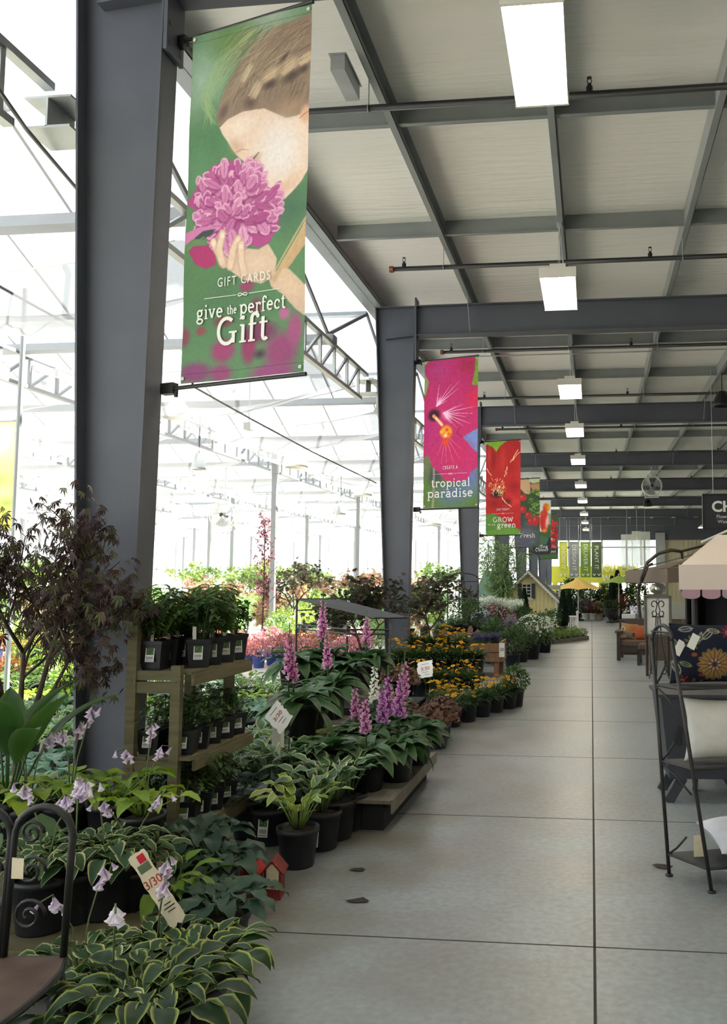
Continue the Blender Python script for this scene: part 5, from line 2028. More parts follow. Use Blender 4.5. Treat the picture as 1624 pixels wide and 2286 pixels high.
for (u, v, Y, z, pr, rz, sc, lab) in [
    (62, 1835, 3.86, ZA, H_lime, .3, 1.0, 'lime hosta with drooping lilac flowers on the olive bench, next to the big round leaf'),
    (155, 1830, 3.9, ZA, H_lime, 1.9, 1.05, 'lime hosta with lilac bells in the middle of the olive bench'),
    (255, 1838, 3.92, ZA, H_limeB, .8, 1.1, 'broad yellow green hosta on the olive bench at the foot of the nearest column'),
    (318, 1850, 3.86, ZA, H_lime, 4.0, .9, 'lilac flowered lime hosta on the bench end before the wooden plant stand'),
    (375, 1910, 3.62, .1, H_limeB, 2.2, 1.0, 'yellow green hosta behind the leaning torn price tag'),
    (95, 2010, 3.2, ZB, H_var, 0, 1.0, 'cream edged hosta on the low bench directly behind the iron chair'),
    (165, 1995, 3.3, ZB, H_var, 2, .95, 'cream edged hosta second from the iron chair on the low bench'),
    (235, 1975, 3.36, ZB, H_varS, 1, 1.0, 'white flowered cream edged hosta on the low bench end'),
    (292, 1955, 3.45, ZB - .02, H_var, 4, .85, 'small cream edged hosta close to the torn price tag'),
    (330, 2190, 2.58, 0, H_varB, 0.6, 1.1, 'large yellow edged hosta in front of the low bench, nearest the viewer'),
    (250, 2215, 2.66, 0, H_varS, 3.1, 1.05, 'cream edged hosta with a white flower stalk beside the brown chair seat'),
    (432, 2150, 2.86, 0, H_varB, 2.4, 1.0, 'yellow edged hosta at the corner next to the aisle floor'),
    (350, 2100, 3.02, 0, H_var, 5.2, .95, 'cream edged hosta below the torn price tag'),
    (180, 2150, 2.86, 0, H_var, 1.5, .95, 'cream edged hosta squeezed between chair and low bench'),
    (492, 2010, 3.46, 0, H_blue, .4, .82, 'big blue green hosta at the aisle edge in front of the red birdhouse'),
    (478, 1905, 3.92, .02, H_blue, 2.6, .8, 'blue green hosta behind the biggest blue green hosta'),
    (425, 1990, 3.68, 0, H_blue, 4.4, .7, 'smaller blue green hosta between torn price tag and red birdhouse'),
    (440, 1830, 4.12, .05, H_blue, 1.1, .85, 'grey green hosta at the foot of the wooden plant stand'),
]:
    p = P(u, v, Y)
    pr.put((p.x, p.y, z if z != .1 else 0.0), rz, lab, HG, sc)

p = P(20, 1850, 3.5)
TL = Proto(tallleaf(3, 11, .5, .15))
TL.put((-2.83, 3.84, ZA), 0.4, 'tall broad leaved plant with long arching leaves at the left end of the olive bench'.replace(' left', ' far'), None, .92)
TL2 = Proto(hosta(15, 9, .3, .3, (86, 112, 74), None, 'gal', 1.0))
TL2.put((-2.62, 3.28, ZB), 0.0, 'plant with one huge round pale green leaf above the chair back')

# wooden plant stand
zt = lambda v, Y, u=390: P(u, v, Y).z
SY0, SY1 = 4.36, 5.02
SX0, SX1 = P(294, 1600, SY0).x, P(393, 1600, SY0).x
t = thing('plant_stand', 'three tier olive wooden plant stand in front of the nearest column', 'plant stand', ((SX0 + SX1) / 2, SY0, 0))
bx, fx = SX0 - (SX0 + SX1) / 2, SX1 - (SX0 + SX1) / 2
D_ = SY1 - SY0
ztop, zfr = zt(1366, SY0), zt(1486, SY0)
S1, S2, S3 = zt(1500, SY0), zt(1690, SY0), zt(1850, SY0)
pw = .055
for y in (0, D_):
    for x, z, nm in ((bx, ztop, 'rear_post'), (fx, zfr, 'front_post')):
        mb = MB()
        mb.box(x - pw / 2, x + pw / 2, y - .02, y + .02, 0, z)
        for zz in (S1 - .05, S2 - .07, S3 - .05):
            if zz < z:
                mb.lathe([(0, -.004), (.009, -.003), (.009, 0)], 8, (x, y - .02, zz), axis='y')
        mb.build(nm, M['wood'], t)
    for z, h in ((S1 - .02, .05), (S1 - .085, .06), (S2 - .055, .07), (S3 - .02, .085)):
        mb = MB()
        mb.box(bx + pw / 2, fx - pw / 2, y - .013, y + .013, z - h / 2, z + h / 2)
        mb.build('side_rail', M['wood'], t)
for z, ov in ((S1, .10), (S2, .12), (S3, .14)):
    for k in range(3):
        a = bx - .02 + (fx - bx + ov) * k / 3
        b = bx - .02 + (fx - bx + ov) * (k + 1) / 3 - .008
        mb = MB()
        mb.box(a, b, -.01 if z != S1 else .02, D_ + .14, z - .018, z)
        mb.build('shelf_board', M['wood'], t)
    mb = MB()
    mb.box(fx + ov - .03, fx + ov - .012, .02, D_ + .14, z - .075, z - .018)
    mb.build('shelf_edge', M['wood'], t)
mb = MB()
mb.box(bx - .012, bx + .012, 0, D_ + .05, ztop - .16, ztop - .03)
mb.build('back_board', M['wood'], t)
scx = (SX0 + SX1) / 2

# small square pots on the stand
HB = [Proto(herb(11, 'sq', 64, .2, .05, (84, 110, 60), True, False, 'fern')), Proto(herb(12, 'sq', 70, .17, .042, (66, 94, 52), True, True)), Proto(herb(13, 'sq', 56, .22, .06, (92, 118, 60), True, False, 'fern')), Proto(herb(14, 'sq', 60, .12, .03, (78, 100, 56), True, True))]
rw = ['nearest', 'second', 'third', 'fourth', 'fifth', 'sixth']
for tier, (z, xs, kinds) in enumerate([(S1, (bx + .07, fx + .0), (0, 2, 1)), (S2, (bx + .07, fx + .01), (3, 1, 3)), (S3, (bx + .10, fx + .03), (1, 3, 0))]):
    tn = ['top', 'middle', 'lowest'][tier]
    for row, x in enumerate(xs):
        for k in range(5 if tier < 2 else 4):
            if tier == 0 and row == 1 and k == 0:
                continue
            pr = HB[kinds[(k + row) % 3]]
            y = .1 + k * .155
            pr.put((scx + x, SY0 + y, z), (k * 1.3 + row) * .12 - .1 + 0.15, '%s herb pot in the %s row on the %s shelf of the stand' % (rw[k], 'back' if row == 0 else 'front', tn), 'small square pots on the wooden plant stand', (1.0, 1.0, 1.0 if tier else 1.25))
# wire hoop behind top shelf
mb = MB()
for k in range(5):
    mb.tube([(0.22 * math.cos(a), k * .035, .26 * math.sin(a)) for a in np.linspace(0, math.pi, 17)], .003, 4)
mb.tube([(-.22, 0, 0), (-.22, .15, 0)], .003, 4)
mb.tube([(.22, 0, 0), (.22, .15, 0)], .003, 4)
o = mb.build('wire_cloche', M['black'], None, loc=(P(405, 1370, 4.75).x, 4.7, S1 + .13))
for s_ in (-.22, .22):
    m2 = MB()
    m2.tube([(s_, .0, 0), (s_, .0, -.125)], .004, 4)
    m2.build('wire_foot', M['black'], o)
tag(o, 'arched wire hoop standing among the pots on the top shelf of the stand', 'wire hoop')

# iron garden chair
t = thing('garden_chair', 'black iron garden chair with scrolled back and rusty brown seat, at the lower corner', 'chair', (-1.86, 2.36, 0), 0.12)
zs = .40
mb = MB()
outline = [(.22, -.20), (.235, -.1), (.24, .0), (.23, .12), (.20, .21), (-.2, .21), (-.23, .12), (-.24, 0), (-.235, -.1), (-.22, -.2), (-.1, -.235), (.1, -.235)]
mb.hexa([(x, y, zs - .02) for x, y in outline][::-1], [(x, y, zs) for x, y in outline][::-1])
mb.build('seat', M['rust'], t)
mb = MB()
mb.tube([(x * 1.01, y * 1.01, zs - .01) for x, y in outline], .011, 6, closed=True)
mb.build('seat_rim', M['black'], t)
for sx in (-1, 1):
    mb = MB()
    mb.tube([(sx * .2, -.19, zs - .01), (sx * .21, -.21, .2), (sx * .23, -.24, 0)], .011, 6)
    mb.build('front_leg', M['black'], t, True)
    mb = MB()
    mb.tube([(sx * .19, .2, zs - .01), (sx * .2, .23, .2), (sx * .21, .27, 0)], .011, 6)
    mb.build('rear_leg', M['black'], t, True)
for sx in (-1, 1):
    mb = MB()
    c = sx * .1
    pts = [(c - .095, .21, zs)] + [(c + .095 * math.cos(a), .21 + .03, zs + .36 + .1 * math.sin(a)) for a in np.linspace(math.pi, 0, 13)] + [(c + .095, .21, zs)]
    mb.tube(pts, .012, 7)
    mb.build('back_hoop', M['black'], t, True)
    for z, R_ in ((zs + .12, .055), (zs + .26, .05), (zs + .38, .04)):
        mb = MB()
        mb.tube([(c + (R_ * (1 - k / 30.)) * math.cos(k * .42) - sx * .03, .225, z + (R_ * (1 - k / 30.)) * math.sin(k * .42)) for k in range(26)], .006, 5)
        mb.build('scroll', M['black'], t, True)
mb = MB()
mb.box(-.02, .02, -.19, .2, .14, .155)
mb.build('stretcher', M['black'], t)
# tag hanging on the chair
p = P(38, 1962, 2.5)
t = thing('price_tag', 'blank cream card tag hanging on the iron chair back', 'tag', p)
mb = MB()
mb.hexa([(-.02, 0, 0), (.02, 0, 0), (.02, 0, .062), (-.02, 0, .064)], [(-.02, .001, 0), (.02, .001, 0), (.02, .001, .062), (-.02, .001, .064)])
mb.build('card', M['paper'], t)
mb = MB()
mb.tube([(0, 0, .06), (.004, .01, .09)], .0012, 3)
mb.build('string', M['black'], t)
# grey box corner at the edge below the bench
mb = MB()
mb.box(-.15, .15, -.12, .12, 0, .3)
mb.box(-.16, .16, -.13, .13, .28, .32)
o = mb.build('wooden_crate', M['greywood'], None, loc=(-2.55, 2.72, 0))
tag(o, 'pale grey wooden crate at the picture edge behind the iron chair', 'crate')


def torn_card(mb, w, h, seed, th=.0015):
    """card with torn, wavy edges lying in the local x-z plane"""
    r = rnd(seed)
    L_, R_ = [], []
    n = 14
    for i in range(n + 1):
        z = h * i / n
        L_.append((-w / 2 + r.uniform(-.06, .04) * w, z))
        R_.append((w / 2 + r.uniform(-.04, .06) * w, z))
    bot = [(-w / 2 + w * k / 6, -r.uniform(0, .06) * h) for k in range(1, 6)]
    top = [(w / 2 - w * k / 6, h + r.uniform(0, .02) * h) for k in range(1, 6)]
    lo = bot + R_ + top + L_[::-1]
    mb.hexa([(x, 0, z) for x, z in lo], [(x, th, z) for x, z in lo])


# leaning torn price tag, 3/30
def card_sign(name, label, loc, w, h, lean, rz, roll, lines, seed, mcard='paper', post=None, pic=False):
    t = thing(name, label, 'price sign', loc, rz)
    e = bpy.data.objects.new('card', None)
    mb = MB()
    torn_card(mb, w, h, seed)
    bpy.data.objects.remove(e)
    c = mb.build('card', M[mcard], t)
    c.rotation_euler = (lean, roll, 0)
    for s, size, x, z, mm in lines:
        if s == '=':
            m3 = MB()
            m3.box(x - size / 2, x + size / 2, -.0008, 0, z - .0018, z + .0018)
            m3.build('print_line', M[mm], c)
            continue
        text('lettering', s, size, c, (x, -.0006, z), (math.pi / 2, 0, 0), mm)
    if pic:
        m2 = MB()
        m2.box(-w * .1, w * .32, -.0012, 0, h * .86, h * .97, S(196, 40, 56))
        m2.box(-w * .35, w * .36, -.0008, 0, h * .74, h * .85, S(96, 110, 84))
        m2.build('printed_picture', M['vcol'], c)
    if post:
        m2 = MB()
        for a, b, r_ in post:
            m2.tube([a, b], r_, 6)
        m2.build('stake', M['black'], t)
    return t


p = P(395, 2056, 3.0)
card_sign('price_sign', 'leaning cream torn edge price tag reading 3 for 30 among the front hostas', p, .075, .285, .08, -.1, -.60,
          [('3/30', .046, 0, .165, 'redink'), ('12.99', .016, 0, .12, 'ink'), ('=', .045, 0, .098, 'ink'), ('=', .03, .004, .072, 'ink'), ('=', .05, .004, .058, 'ink'), ('=', .034, .006, .044, 'ink')], 5, 'paper',
          [((0, .01, .05), (.02, .03, -(p.z)), .003)], True)

# red birdhouse gift boxes with a cream tag
t = thing('birdhouse', 'dark red wooden birdhouse with cream hang tag, on the floor by the aisle', 'birdhouse', F(612, 2002), 0.15)
mb = MB()
mb.hexa([(-.042, -.05, 0), (.042, -.05, 0), (.042, .05, 0), (-.042, .05, 0)], [(-.042, -.05, .14), (.042, -.05, .14), (.042, .05, .14), (-.042, .05, .14)])
mb.hexa([(-.042, -.05, .14), (.042, -.05, .14), (0, -.05, .185)], [(-.042, .05, .14), (.042, .05, .14), (0, .05, .185)])
M['redwood'] = mat('dark_red_wood', (122, 38, 34), .6, 0, .2, 9)
mb.build('body', M['redwood'], t)
mb = MB()
mb.beam((-.056, 0, .128), (.0, 0, .192), .13, .008, (-.7, 0, .7))
mb.beam((.056, 0, .128), (.0, 0, .192), .13, .008, (.7, 0, .7))
mb.build('roof', M['redwood'], t)
mb = MB()
mb.lathe([(0, -.052), (.014, -.052), (.014, -.05)], 14, (0, 0, .1), axis='y')
mb.build('entrance_hole', M['ink'], t)
mb = MB()
mb.hexa([(-.027, -.06, .06), (.032, -.062, .055), (.036, -.06, .155), (.018, -.06, .178), (-.012, -.06, .178), (-.028, -.06, .158)], [(-.027, -.0585, .06), (.032, -.0605, .055), (.036, -.0585, .155), (.018, -.0585, .178), (-.012, -.0585, .178), (-.028, -.0585, .158)])
hg = mb.build('hang_tag', M['paper'], t)
t2 = thing('birdhouse', 'bright red topped birdhouse in the leaves beside the tagged birdhouse', 'birdhouse', F(560, 1996), -.25)
mb = MB()
mb.box(-.04, .04, -.045, .045, 0, .12)
mb.hexa([(-.04, -.045, .12), (.04, -.045, .12), (0, -.045, .16)], [(-.04, .045, .12), (.04, .045, .12), (0, .045, .16)])
mb.build('body', M['redwood'], t2)
mb = MB()
M['red'] = mat('bright_red_paint', (190, 44, 44), .5, 0, .1)
mb.beam((-.056, 0, .106), (.0, 0, .166), .12, .007, (-.7, 0, .7))
mb.beam((.056, 0, .106), (.0, 0, .166), .12, .007, (.7, 0, .7))
mb.build('roof', M['red'], t2)
mb = MB()
mb.lathe([(0, -.047), (.013, -.047), (.013, -.045)], 14, (0, 0, .085), axis='y')
mb.build('entrance_hole', M['ink'], t2)

# row of potted hostas along the aisle
rows = [
    (650, 1953, 1.0, H_upP, 'pale yellow green hosta in a black pot on the floor by the red birdhouse', 0.9),
    (703, 1912, 1.0, H_up, 'white edged hosta in a labelled pot, second from the red birdhouse along the aisle', .95),
    (737, 1888, 1.0, H_up, 'white edged hosta in a labelled pot, third along the aisle edge', 1.0),
    (768, 1866, 1.0, H_up, 'white edged hosta in a labelled pot next to the dark foxglove platform', .95),
    (590, 1900, 1.0, H_dark, 'dark leaved hosta in a labelled pot behind the pale yellow green hosta', .9),
    (545, 1885, 1.0, H_dark, 'dark leaved hosta in a black pot beside the stand, at floor level', 1.0),
    (640, 1858, 1.0, H_up, 'upright hosta in the second row behind the labelled pots', 1.05),
    (690, 1835, 1.0, H_up, 'upright hosta in the second row against the platform', 1.0),
    (585, 1845, 1.0, H_up, 'upright hosta in the second row below the hosta price sign', 1.05),
    (530, 1830, 1.0, H_up, 'upright hosta just beyond the lowest shelf of the stand', 1.0),
    (640, 1800, 1.0, H_upP, 'yellow green hosta in the third row below the hosta price sign', 1.0),
    (580, 1785, 1.0, H_up, 'white edged hosta in the third row behind the stand', 1.0),
    (520, 1775, 1.0, H_blue, 'blue green hosta in the third row behind the stand', .9),
]
for i, (u, v, z, pr, lab, sc) in enumerate(rows):
    q = F(u, v - 8)
    pr.put((q.x, q.y + .1, 0), -.12 + i * .23 if 'label' not in lab else -.15 + .1 * (i % 3), lab, 'potted hostas along the aisle', sc * 1.12)

# ------------------------------------------------------------------ foxglove platforms
mb = None
t = thing('display_platform', 'low dark platform with grey plank top under the pink foxgloves', 'platform', (-1.62, 6.05, 0))
for k in range(5):
    mb = MB()
    mb.box(-.34, .34, -.76 + k * .304 + .004, -.76 + (k + 1) * .304 - .004, .178, .2)
    mb.build('plank', M['greywood'], t)
mb = MB()
M['darkbase'] = mat('matte_near_black', (28, 28, 32), .9, 0, .1)
mb.box(-.30, .28, -.70, .70, 0, .178)  # solid near-black block filling the space below the planks
mb.build('base', M['darkbase'], t)
mb = MB()
mb.box(.34, .352, -.76, .76, .12, .205)
mb.build('side_board', M['greywood'], t)
plank_bench('display_bench', 'grey slatted bench behind the hosta price sign carrying a large foxglove pot', -2.42, -1.98, 5.75, 7.0, .45, 'greywood', .06, 0, 6)
plank_bench('display_bench', 'higher grey slatted bench with foxgloves beside the wire arbour', -2.85, -1.95, 7.15, 8.1, .58, 'greywood', .06, 0, 6)
mb = MB()
mb.hexa([(-.035, -.035, 0), (.035, -.035, 0), (.035, .035, 0), (-.035, .035, 0)], [(-.03, -.03, .72), (.03, -.03, .72), (.03, .03, .72), (-.03, .03, .72)])
mb.box(-.045, .045, -.045, .045, 0, .05)
o = mb.build('wooden_post', M['white'], None, loc=(P(627, 1650, 5.55).x, 5.5, 0))
tag(o, 'short white wooden post behind the hosta price sign', 'post')

FX = [Proto(foxglove(21, 1, pot='big', big=1.25)), Proto(foxglove(22, 2, pot='big', big=1.2)), Proto(foxglove(23, 0, pot='big', big=1.3, leaves=26)), Proto(foxglove(24, 1, (232, 230, 222), (240, 238, 236), 'big')), Proto(foxglove(25, 3, (168, 80, 168), (222, 180, 220), 'gal', .5))]
fxs = [
    (-1.38, 5.85, .2, 2, .85, 'leafy foxglove overhanging the aisle edge of the platform, nearest'),
    (-1.36, 6.4, .2, 2, .9, 'leafy foxglove overhanging the aisle edge of the platform, farther along'),
    (-1.52, 5.58, .2, 0, .9, 'pink foxglove spike at the front corner of the low dark platform'),
    (-1.62, 6.0, .2, 2, 1.0, 'broad leaved foxglove without flowers in the middle of the low dark platform'),
    (-1.78, 5.55, .2, 2, .95, 'broad leaved foxglove without flowers nearest the pot labels on the platform'),
    (-1.47, 6.1, .2, 4, 1.05, 'foxglove with several mauve spikes along the aisle side of the platform'),
    (-1.74, 6.1, .2, 0, .9, 'single pink foxglove spike rising mid platform'),
    (-1.55, 6.55, .2, 1, 1.0, 'twin spiked pink foxglove at the far end of the low platform'),
    (-1.72, 6.55, .2, 3, 1.0, 'white foxglove at the back of the low dark platform'),
    (-2.13, 5.95, .45, 1, 1.0, 'large potted foxglove with two pink spikes on the slatted bench'),
    (-2.2, 6.4, .45, 2, .9, 'leafy foxglove without flowers on the slatted bench'),
    (-2.2, 6.85, .45, 0, 1.0, 'pink foxglove at the far end of the lower slatted bench'),
    (-2.66, 7.35, .58, 2, 1.05, 'broad leafy foxglove at the near end of the higher slatted bench'),
    (-2.5, 7.7, .58, 1, 1.1, 'tall pink foxglove with two spikes on the higher slatted bench'),
    (-2.2, 7.35, .58, 2, .85, 'compact leafy plant in a black pot on the higher slatted bench'),
    (-2.15, 7.85, .58, 0, 1.0, 'purple pink foxglove spike on the higher slatted bench near the wire arbour'),
]
for i, (x, y, z, k, sc, lab) in enumerate(fxs):
    FX[k].put((x, y, z), i * 1.3, lab, 'foxgloves on the platforms', sc)
FXg = Proto(spires(31, 36, .34, (150, 160, 50), ((196, 186, 40), (214, 200, 60)), 'gal', .02, .16, .016))
FXg.put((-2.7, 8.75, .0), 0, 'yellow green flowering clump behind the foxgloves', None, 1.3)
FXg.put((-1.95, 8.1, .0), 1, 'yellow green flowering clump between foxgloves and bronze heucheras', None, 1.0)

p = P(640, 1612, 5.3)
card_sign('price_sign', 'tilted white hosta price sign on a thin black stake before the slatted bench', (p.x, p.y, p.z - .02), .13, .20, -.7, .2, -.95, [('3/30', .045, 0, .11, 'redink'), ('=', .07, 0, .165, 'ink'), ('=', .05, 0, .07, 'ink'), ('=', .04, .01, .04, 'ink')], 8, 'white',
          [((0.02, .01, .02), (0.0, .05, -p.z + .02), .004)])

# ------------------------------------------------------------------ heucheras and yellow daisies
HE = [Proto(heuchera(41, (92, 66, 54), 'gal', 110, .2, (128, 96, 78))), Proto(heuchera(42, (78, 58, 54), 'gal', 100, .19, (126, 92, 82)))]
for i, (x, y, z, k, lab) in enumerate([(-1.50, 8.0, 0, 0, 'bronze heuchera at the aisle edge, nearest of the bronze plants'), (-1.78, 7.75, 0, 1, 'dark bronze heuchera just behind the foxglove platform'), (-1.55, 8.5, 0, 1, 'bronze heuchera beside the first yellow daisy pots'),
                                        (-2.0, 8.55, .3, 0, 'bronze heuchera on the tier below the yellow daisy price sign'), (-2.35, 9.0, .3, 1, 'brown heuchera on the tier beside the wire arbour foot'), (-1.9, 8.2, 0.0, 0, 'bronze heuchera in the second row from the aisle')]):
    HE[k].put((x, y, z), i * 1.1, lab, 'bronze heucheras', 1.1)

for (x0, x1, y0, y1, z, lab) in [(-2.55, -1.35, 10.15, 10.65, .14, 'lowest dark tier bench under the yellow daisies'), (-2.75, -1.45, 10.75, 11.25, .36, 'middle dark tier bench under the yellow daisies'), (-2.62, -1.75, 11.35, 11.9, .48, 'top dark tier bench under the tall yellow daisies'), (-2.6, -1.85, 8.35, 9.25, .3, 'small dark tier bench under the bronze heucheras')]:
    plank_bench('tier_bench', lab, x0, x1, y0, y1, z, 'darkbase', .1, 0, 3, 'bench')
DA = [Proto(daisy(51, 'gal', 17, .2, (232, 176, 42), (196, 126, 28), grass=170)), Proto(daisy(52, 'gal', 13, .19, (234, 180, 50), (150, 90, 24), grass=170)), Proto(daisy(53, 'gal', 22, .23, (230, 180, 44), (200, 130, 30), grass=180))]
row_n = {0: 'floor row by the aisle', 1: 'lowest tier', 2: 'middle tier', 3: 'top tier'}
lists = [
    [(-1.54, 9.15), (-1.42, 9.5), (-1.30, 9.85), (-1.18, 10.2), (-1.05, 10.5), (-1.75, 9.45), (-1.66, 9.85)],
    [(-2.35 + .21 * i, 10.4) for i in range(5)],
    [(-2.58 + .21 * i, 11.0) for i in range(6)],
    [(-2.48 + .22 * i, 11.6) for i in range(4)],
]
zz = [0, .14, .36, .48]
for ri, ls in enumerate(lists):
    for i, (x, y) in enumerate(ls):
        DA[(i + ri) % 3].put((x, y, zz[ri]), i * 1.7 + ri, '%s pot of yellow orange daisies in the %s' % (['first', 'second', 'third', 'fourth', 'fifth', 'sixth', 'seventh'][i], row_n[ri]), 'pots of yellow daisies', 1.0 if ri < 3 else 1.05)
GB = Proto(bush(61, (.17, .17, .17), 420, .05, .03, ((70, 98, 56), (92, 116, 70)), 'gal'))
GB.put((-.98, 10.72, 0), 0, 'leafy green potted plant ending the daisy row at the aisle')
p = P(950, 1512, 9.0)
card_sign('price_sign', 'white torn edge daisy price sign beside the tiers of yellow flowers', (p.x, p.y, p.z), .17, .19, -.5, -.1, -.2, [('3/30', .06, 0, .1, 'redink'), ('=', .09, 0, .155, 'ink'), ('=', .07, 0, .06, 'ink'), ('=', .05, .02, .03, 'ink')], 12, 'white',
          [((0, .02, 0), (0, .04, -p.z + .02), .004)])

# ------------------------------------------------------------------ wire arbour with a slanting roof grid
Ya, Yb = 9.35, 9.0
A0, A1 = P(662, 1338, 10.6), P(872, 1385, 8.9)
t = thing('wire_arbour', 'black metal frame arbour with a slanting roof of thin bars behind the foxgloves', 'arbour', (0, 0, 0))
gx0, gx1, gy0, gy1 = P(662, 1400, 10.2).x, P(872, 1400, 9.2).x, 9.2, 10.2
zA, zB = P(662, 1338, gy1).z, P(880, 1384, gy0).z
posts = [((gx0, gy1), zA), ((gx1, gy0), zB - .03), ((gx0 + .35, gy1 - .1), P(730, 1365, gy1).z), ((gx1 - .5, gy0), P(745, 1420, gy0).z - .0)]
for (x, y), z in posts:
    mb = MB()
    mb.tube([(x, y, 0), (x, y, z)], .014, 6)
    mb.build('post', M['black'], t, True)
n = 11
for k in range(n):
    q = k / (n - 1)
    a = Vector((gx0 + .0 + .42 * q, gy1 + .25 * q, zA))
    b = Vector((gx1 - .18 + .32 * q, gy0 + .2 * q, zB + .02))
    mb = MB()
    mb.tube([a, b], .0065, 4)
    mb.build('roof_bar', M['black'], t)
for zr, u0, u1 in ((1420, 662, 745), (1408, 745, 872)):
    pass
mb = MB()
for z in (P(745, 1405, gy0).z, P(745, 1415, gy0).z):
    mb.tube([(gx0, gy1, z), (gx1 - .5, gy0, z), (gx1, gy0, z)], .010, 5)
mb.tube([(gx0, gy1, zA - .14), (gx0 + .35, gy1 - .1, zA - .12)], .010, 5)
mb.tube([(gx1 - .5, gy0, .72), (gx1, gy0, .74)], .010, 5)
mb.tube([(gx0 - .02, gy1, zA), (gx0 + .46, gy1 + .25, zA)], .012, 5)
mb.tube([(gx1 - .2, gy0, zB + .02), (gx1 + .16, gy0 + .2, zB + .02)], .012, 5)
mb.build('cross_rail', M['black'], t)

# maples standing in front of the columns
MP = maple(71, 1.55, .42, 2300, .052, ((56, 40, 44), (70, 54, 48), (78, 78, 52)), 'tree', .12)
q = P(-10, 1650, 4.1)
MP.location = (q.x, 4.25, 0)
tag(MP, 'dark purple leaved maple in front of the greenhouse, close to the nearest column')
MP.scale = (1.0, .8, 1.4)
M2 = Proto(maple(72, 1.75, .6, 1500, .075, ((70, 62, 50), (86, 96, 64), (96, 78, 70), (58, 70, 48)), 'tree', .2))
q = P(800, 1400, 10.8)
M2.put((q.x - .12, 11.35, 0), .5, 'green bronze maple standing before the second column', None, .95)
q = P(960, 1400, 15.6)
M2.put((q.x, 15.6, 0), 2.4, 'bronze maple between the second and third columns', None, 1.0)
# ------------------------------------------------------------------ middle distance, along the aisle
def world_box(name, label, cat, x0, x1, y0, y1, z0, z1, m):
    mb = MB()
    mb.box(-(x1 - x0) / 2, (x1 - x0) / 2, -(y1 - y0) / 2, (y1 - y0) / 2, 0, z1 - z0)
    o = mb.build(name, M[m], None, loc=((x0 + x1) / 2, (y0 + y1) / 2, z0))
    return tag(o, label, cat)


# cedar crate table
yc = 13.7
xa, xb = P(1012, 1450, yc).x, P(1118, 1450, yc).x
zt_, zb_ = P(1090, 1436, yc).z, P(1090, 1478, yc).z
t = thing('planter_table', 'cedar crate table on legs filled with purple flowers, price card on its end', 'planter', ((xa + xb) / 2, yc, 0))
hw = (xb - xa) / 2
for s in (0, 1):
    for k in range(2):
        mb = MB()
        z0_ = zb_ + k * (zt_ - zb_) / 2
        mb.box(-hw, hw, s * .8 - .012, s * .8 + .012, z0_ + .006, z0_ + (zt_ - zb_) / 2 - .006)
        mb.build('side_board', M['brownwood'], t)
for s in (-1, 1):
    mb = MB()
    mb.box(s * hw - .015, s * hw + .015, 0, .8, zb_, zt_ + .02)
    mb.build('end_board', M['brownwood'], t)
    for y in (.06, .74):
        mb = MB()
        mb.box(s * (hw - .07) - .04, s * (hw - .07) + .04, y - .04, y + .04, 0, zb_ + .02)
        mb.build('leg', M['brownwood'], t)
mb = MB()
mb.box(-hw, hw, 0, .8, zb_ + .02, zb_ + .05)
mb.build('crate_floor', M['brownwood'], t)
pc = P(1121, 1464, yc - .015)
t = thing('price_card', 'white upright price card reading 20 on the end of the cedar crate table', 'price sign', pc)
mb = MB()
mb.box(-.045, .045, -.002, .002, -.02, .21)
mb.build('card', M['white'], t)
text('lettering', '20', .075, t, (0, -.004, .1), (math.pi / 2, 0, 0), 'ink')
SPp = Proto(spires(81, 60, .2, (84, 104, 70), ((86, 62, 140), (120, 84, 160), (66, 56, 128)), 'sm', .02, .12, .014, 9))
for i in range(4):
    SPp.put((xa + .15 + i * (xb - xa - .3) / 3, yc + .25 + .25 * (i % 2), zb_ + .055), i, '%s pot of purple flowers in the cedar crate table' % rw[i], 'purple flower pots in the cedar crate table', 1.2)
# cedar trough with pointed pickets behind the daisies
t = thing('picket_planter', 'small reddish cedar planter with pointed pickets behind the top daisy tier', 'planter', (P(1035, 1420, 14.9).x, 14.9, 0))
mb = MB()
mb.box(-.38, .2, -.02, .02, P(1035, 1427, 14.9).z, P(1035, 1412, 14.9).z)
mb.build('front_board', M['brownwood'], t)
for x, v in ((-.36, 1404), (.0, 1406), (.13, 1396), (.26, 1404)):
    z = P(1040, v, 14.9).z
    mb = MB()
    mb.hexa([(x - .045, -.035, 0), (x + .045, -.035, 0), (x + .045, -.035, z - .05), (x, -.035, z), (x - .045, -.035, z - .05)], [(x - .045, .005, 0), (x + .045, .005, 0), (x + .045, .005, z - .05), (x, .005, z), (x - .045, .005, z - .05)])
    mb.build('picket', M['brownwood'], t)

SW = Proto(spires(82, 70, .42, (78, 108, 66), ((240, 242, 236), (230, 234, 224)), 'big', .055, .26, .03, 10))
SL = Proto(spires(83, 60, .3, (84, 112, 74), ((172, 144, 190), (196, 170, 206), (150, 120, 176)), 'gal', .026, .2, .02, 9))
SPk = Proto(bush(84, (.22, .22, .2), 380, .05, .028, ((76, 106, 62),), 'gal', 90, ((206, 130, 166), (222, 170, 190), (190, 90, 140)), .022))
SWh = Proto(bush(85, (.3, .3, .28), 620, .06, .03, ((70, 100, 56), (88, 116, 70)), 'big', 110, ((240, 240, 232),), .026))
SBl = Proto(bush(86, (.2, .2, .18), 320, .05, .026, ((78, 106, 70),), 'gal', 70, ((196, 206, 236), (220, 226, 240)), .03))
GR = Proto(daisy(87, 'big', 0, .2, foliage=(104, 128, 92), grass=220))
GRN = Proto(bush(88, (.24, .24, .3), 600, .06, .028, ((66, 96, 54), (84, 112, 62), (54, 82, 48)), 'big'))
GRY = Proto(bush(89, (.22, .22, .22), 480, .05, .03, ((118, 140, 62), (96, 122, 60)), 'gal'))
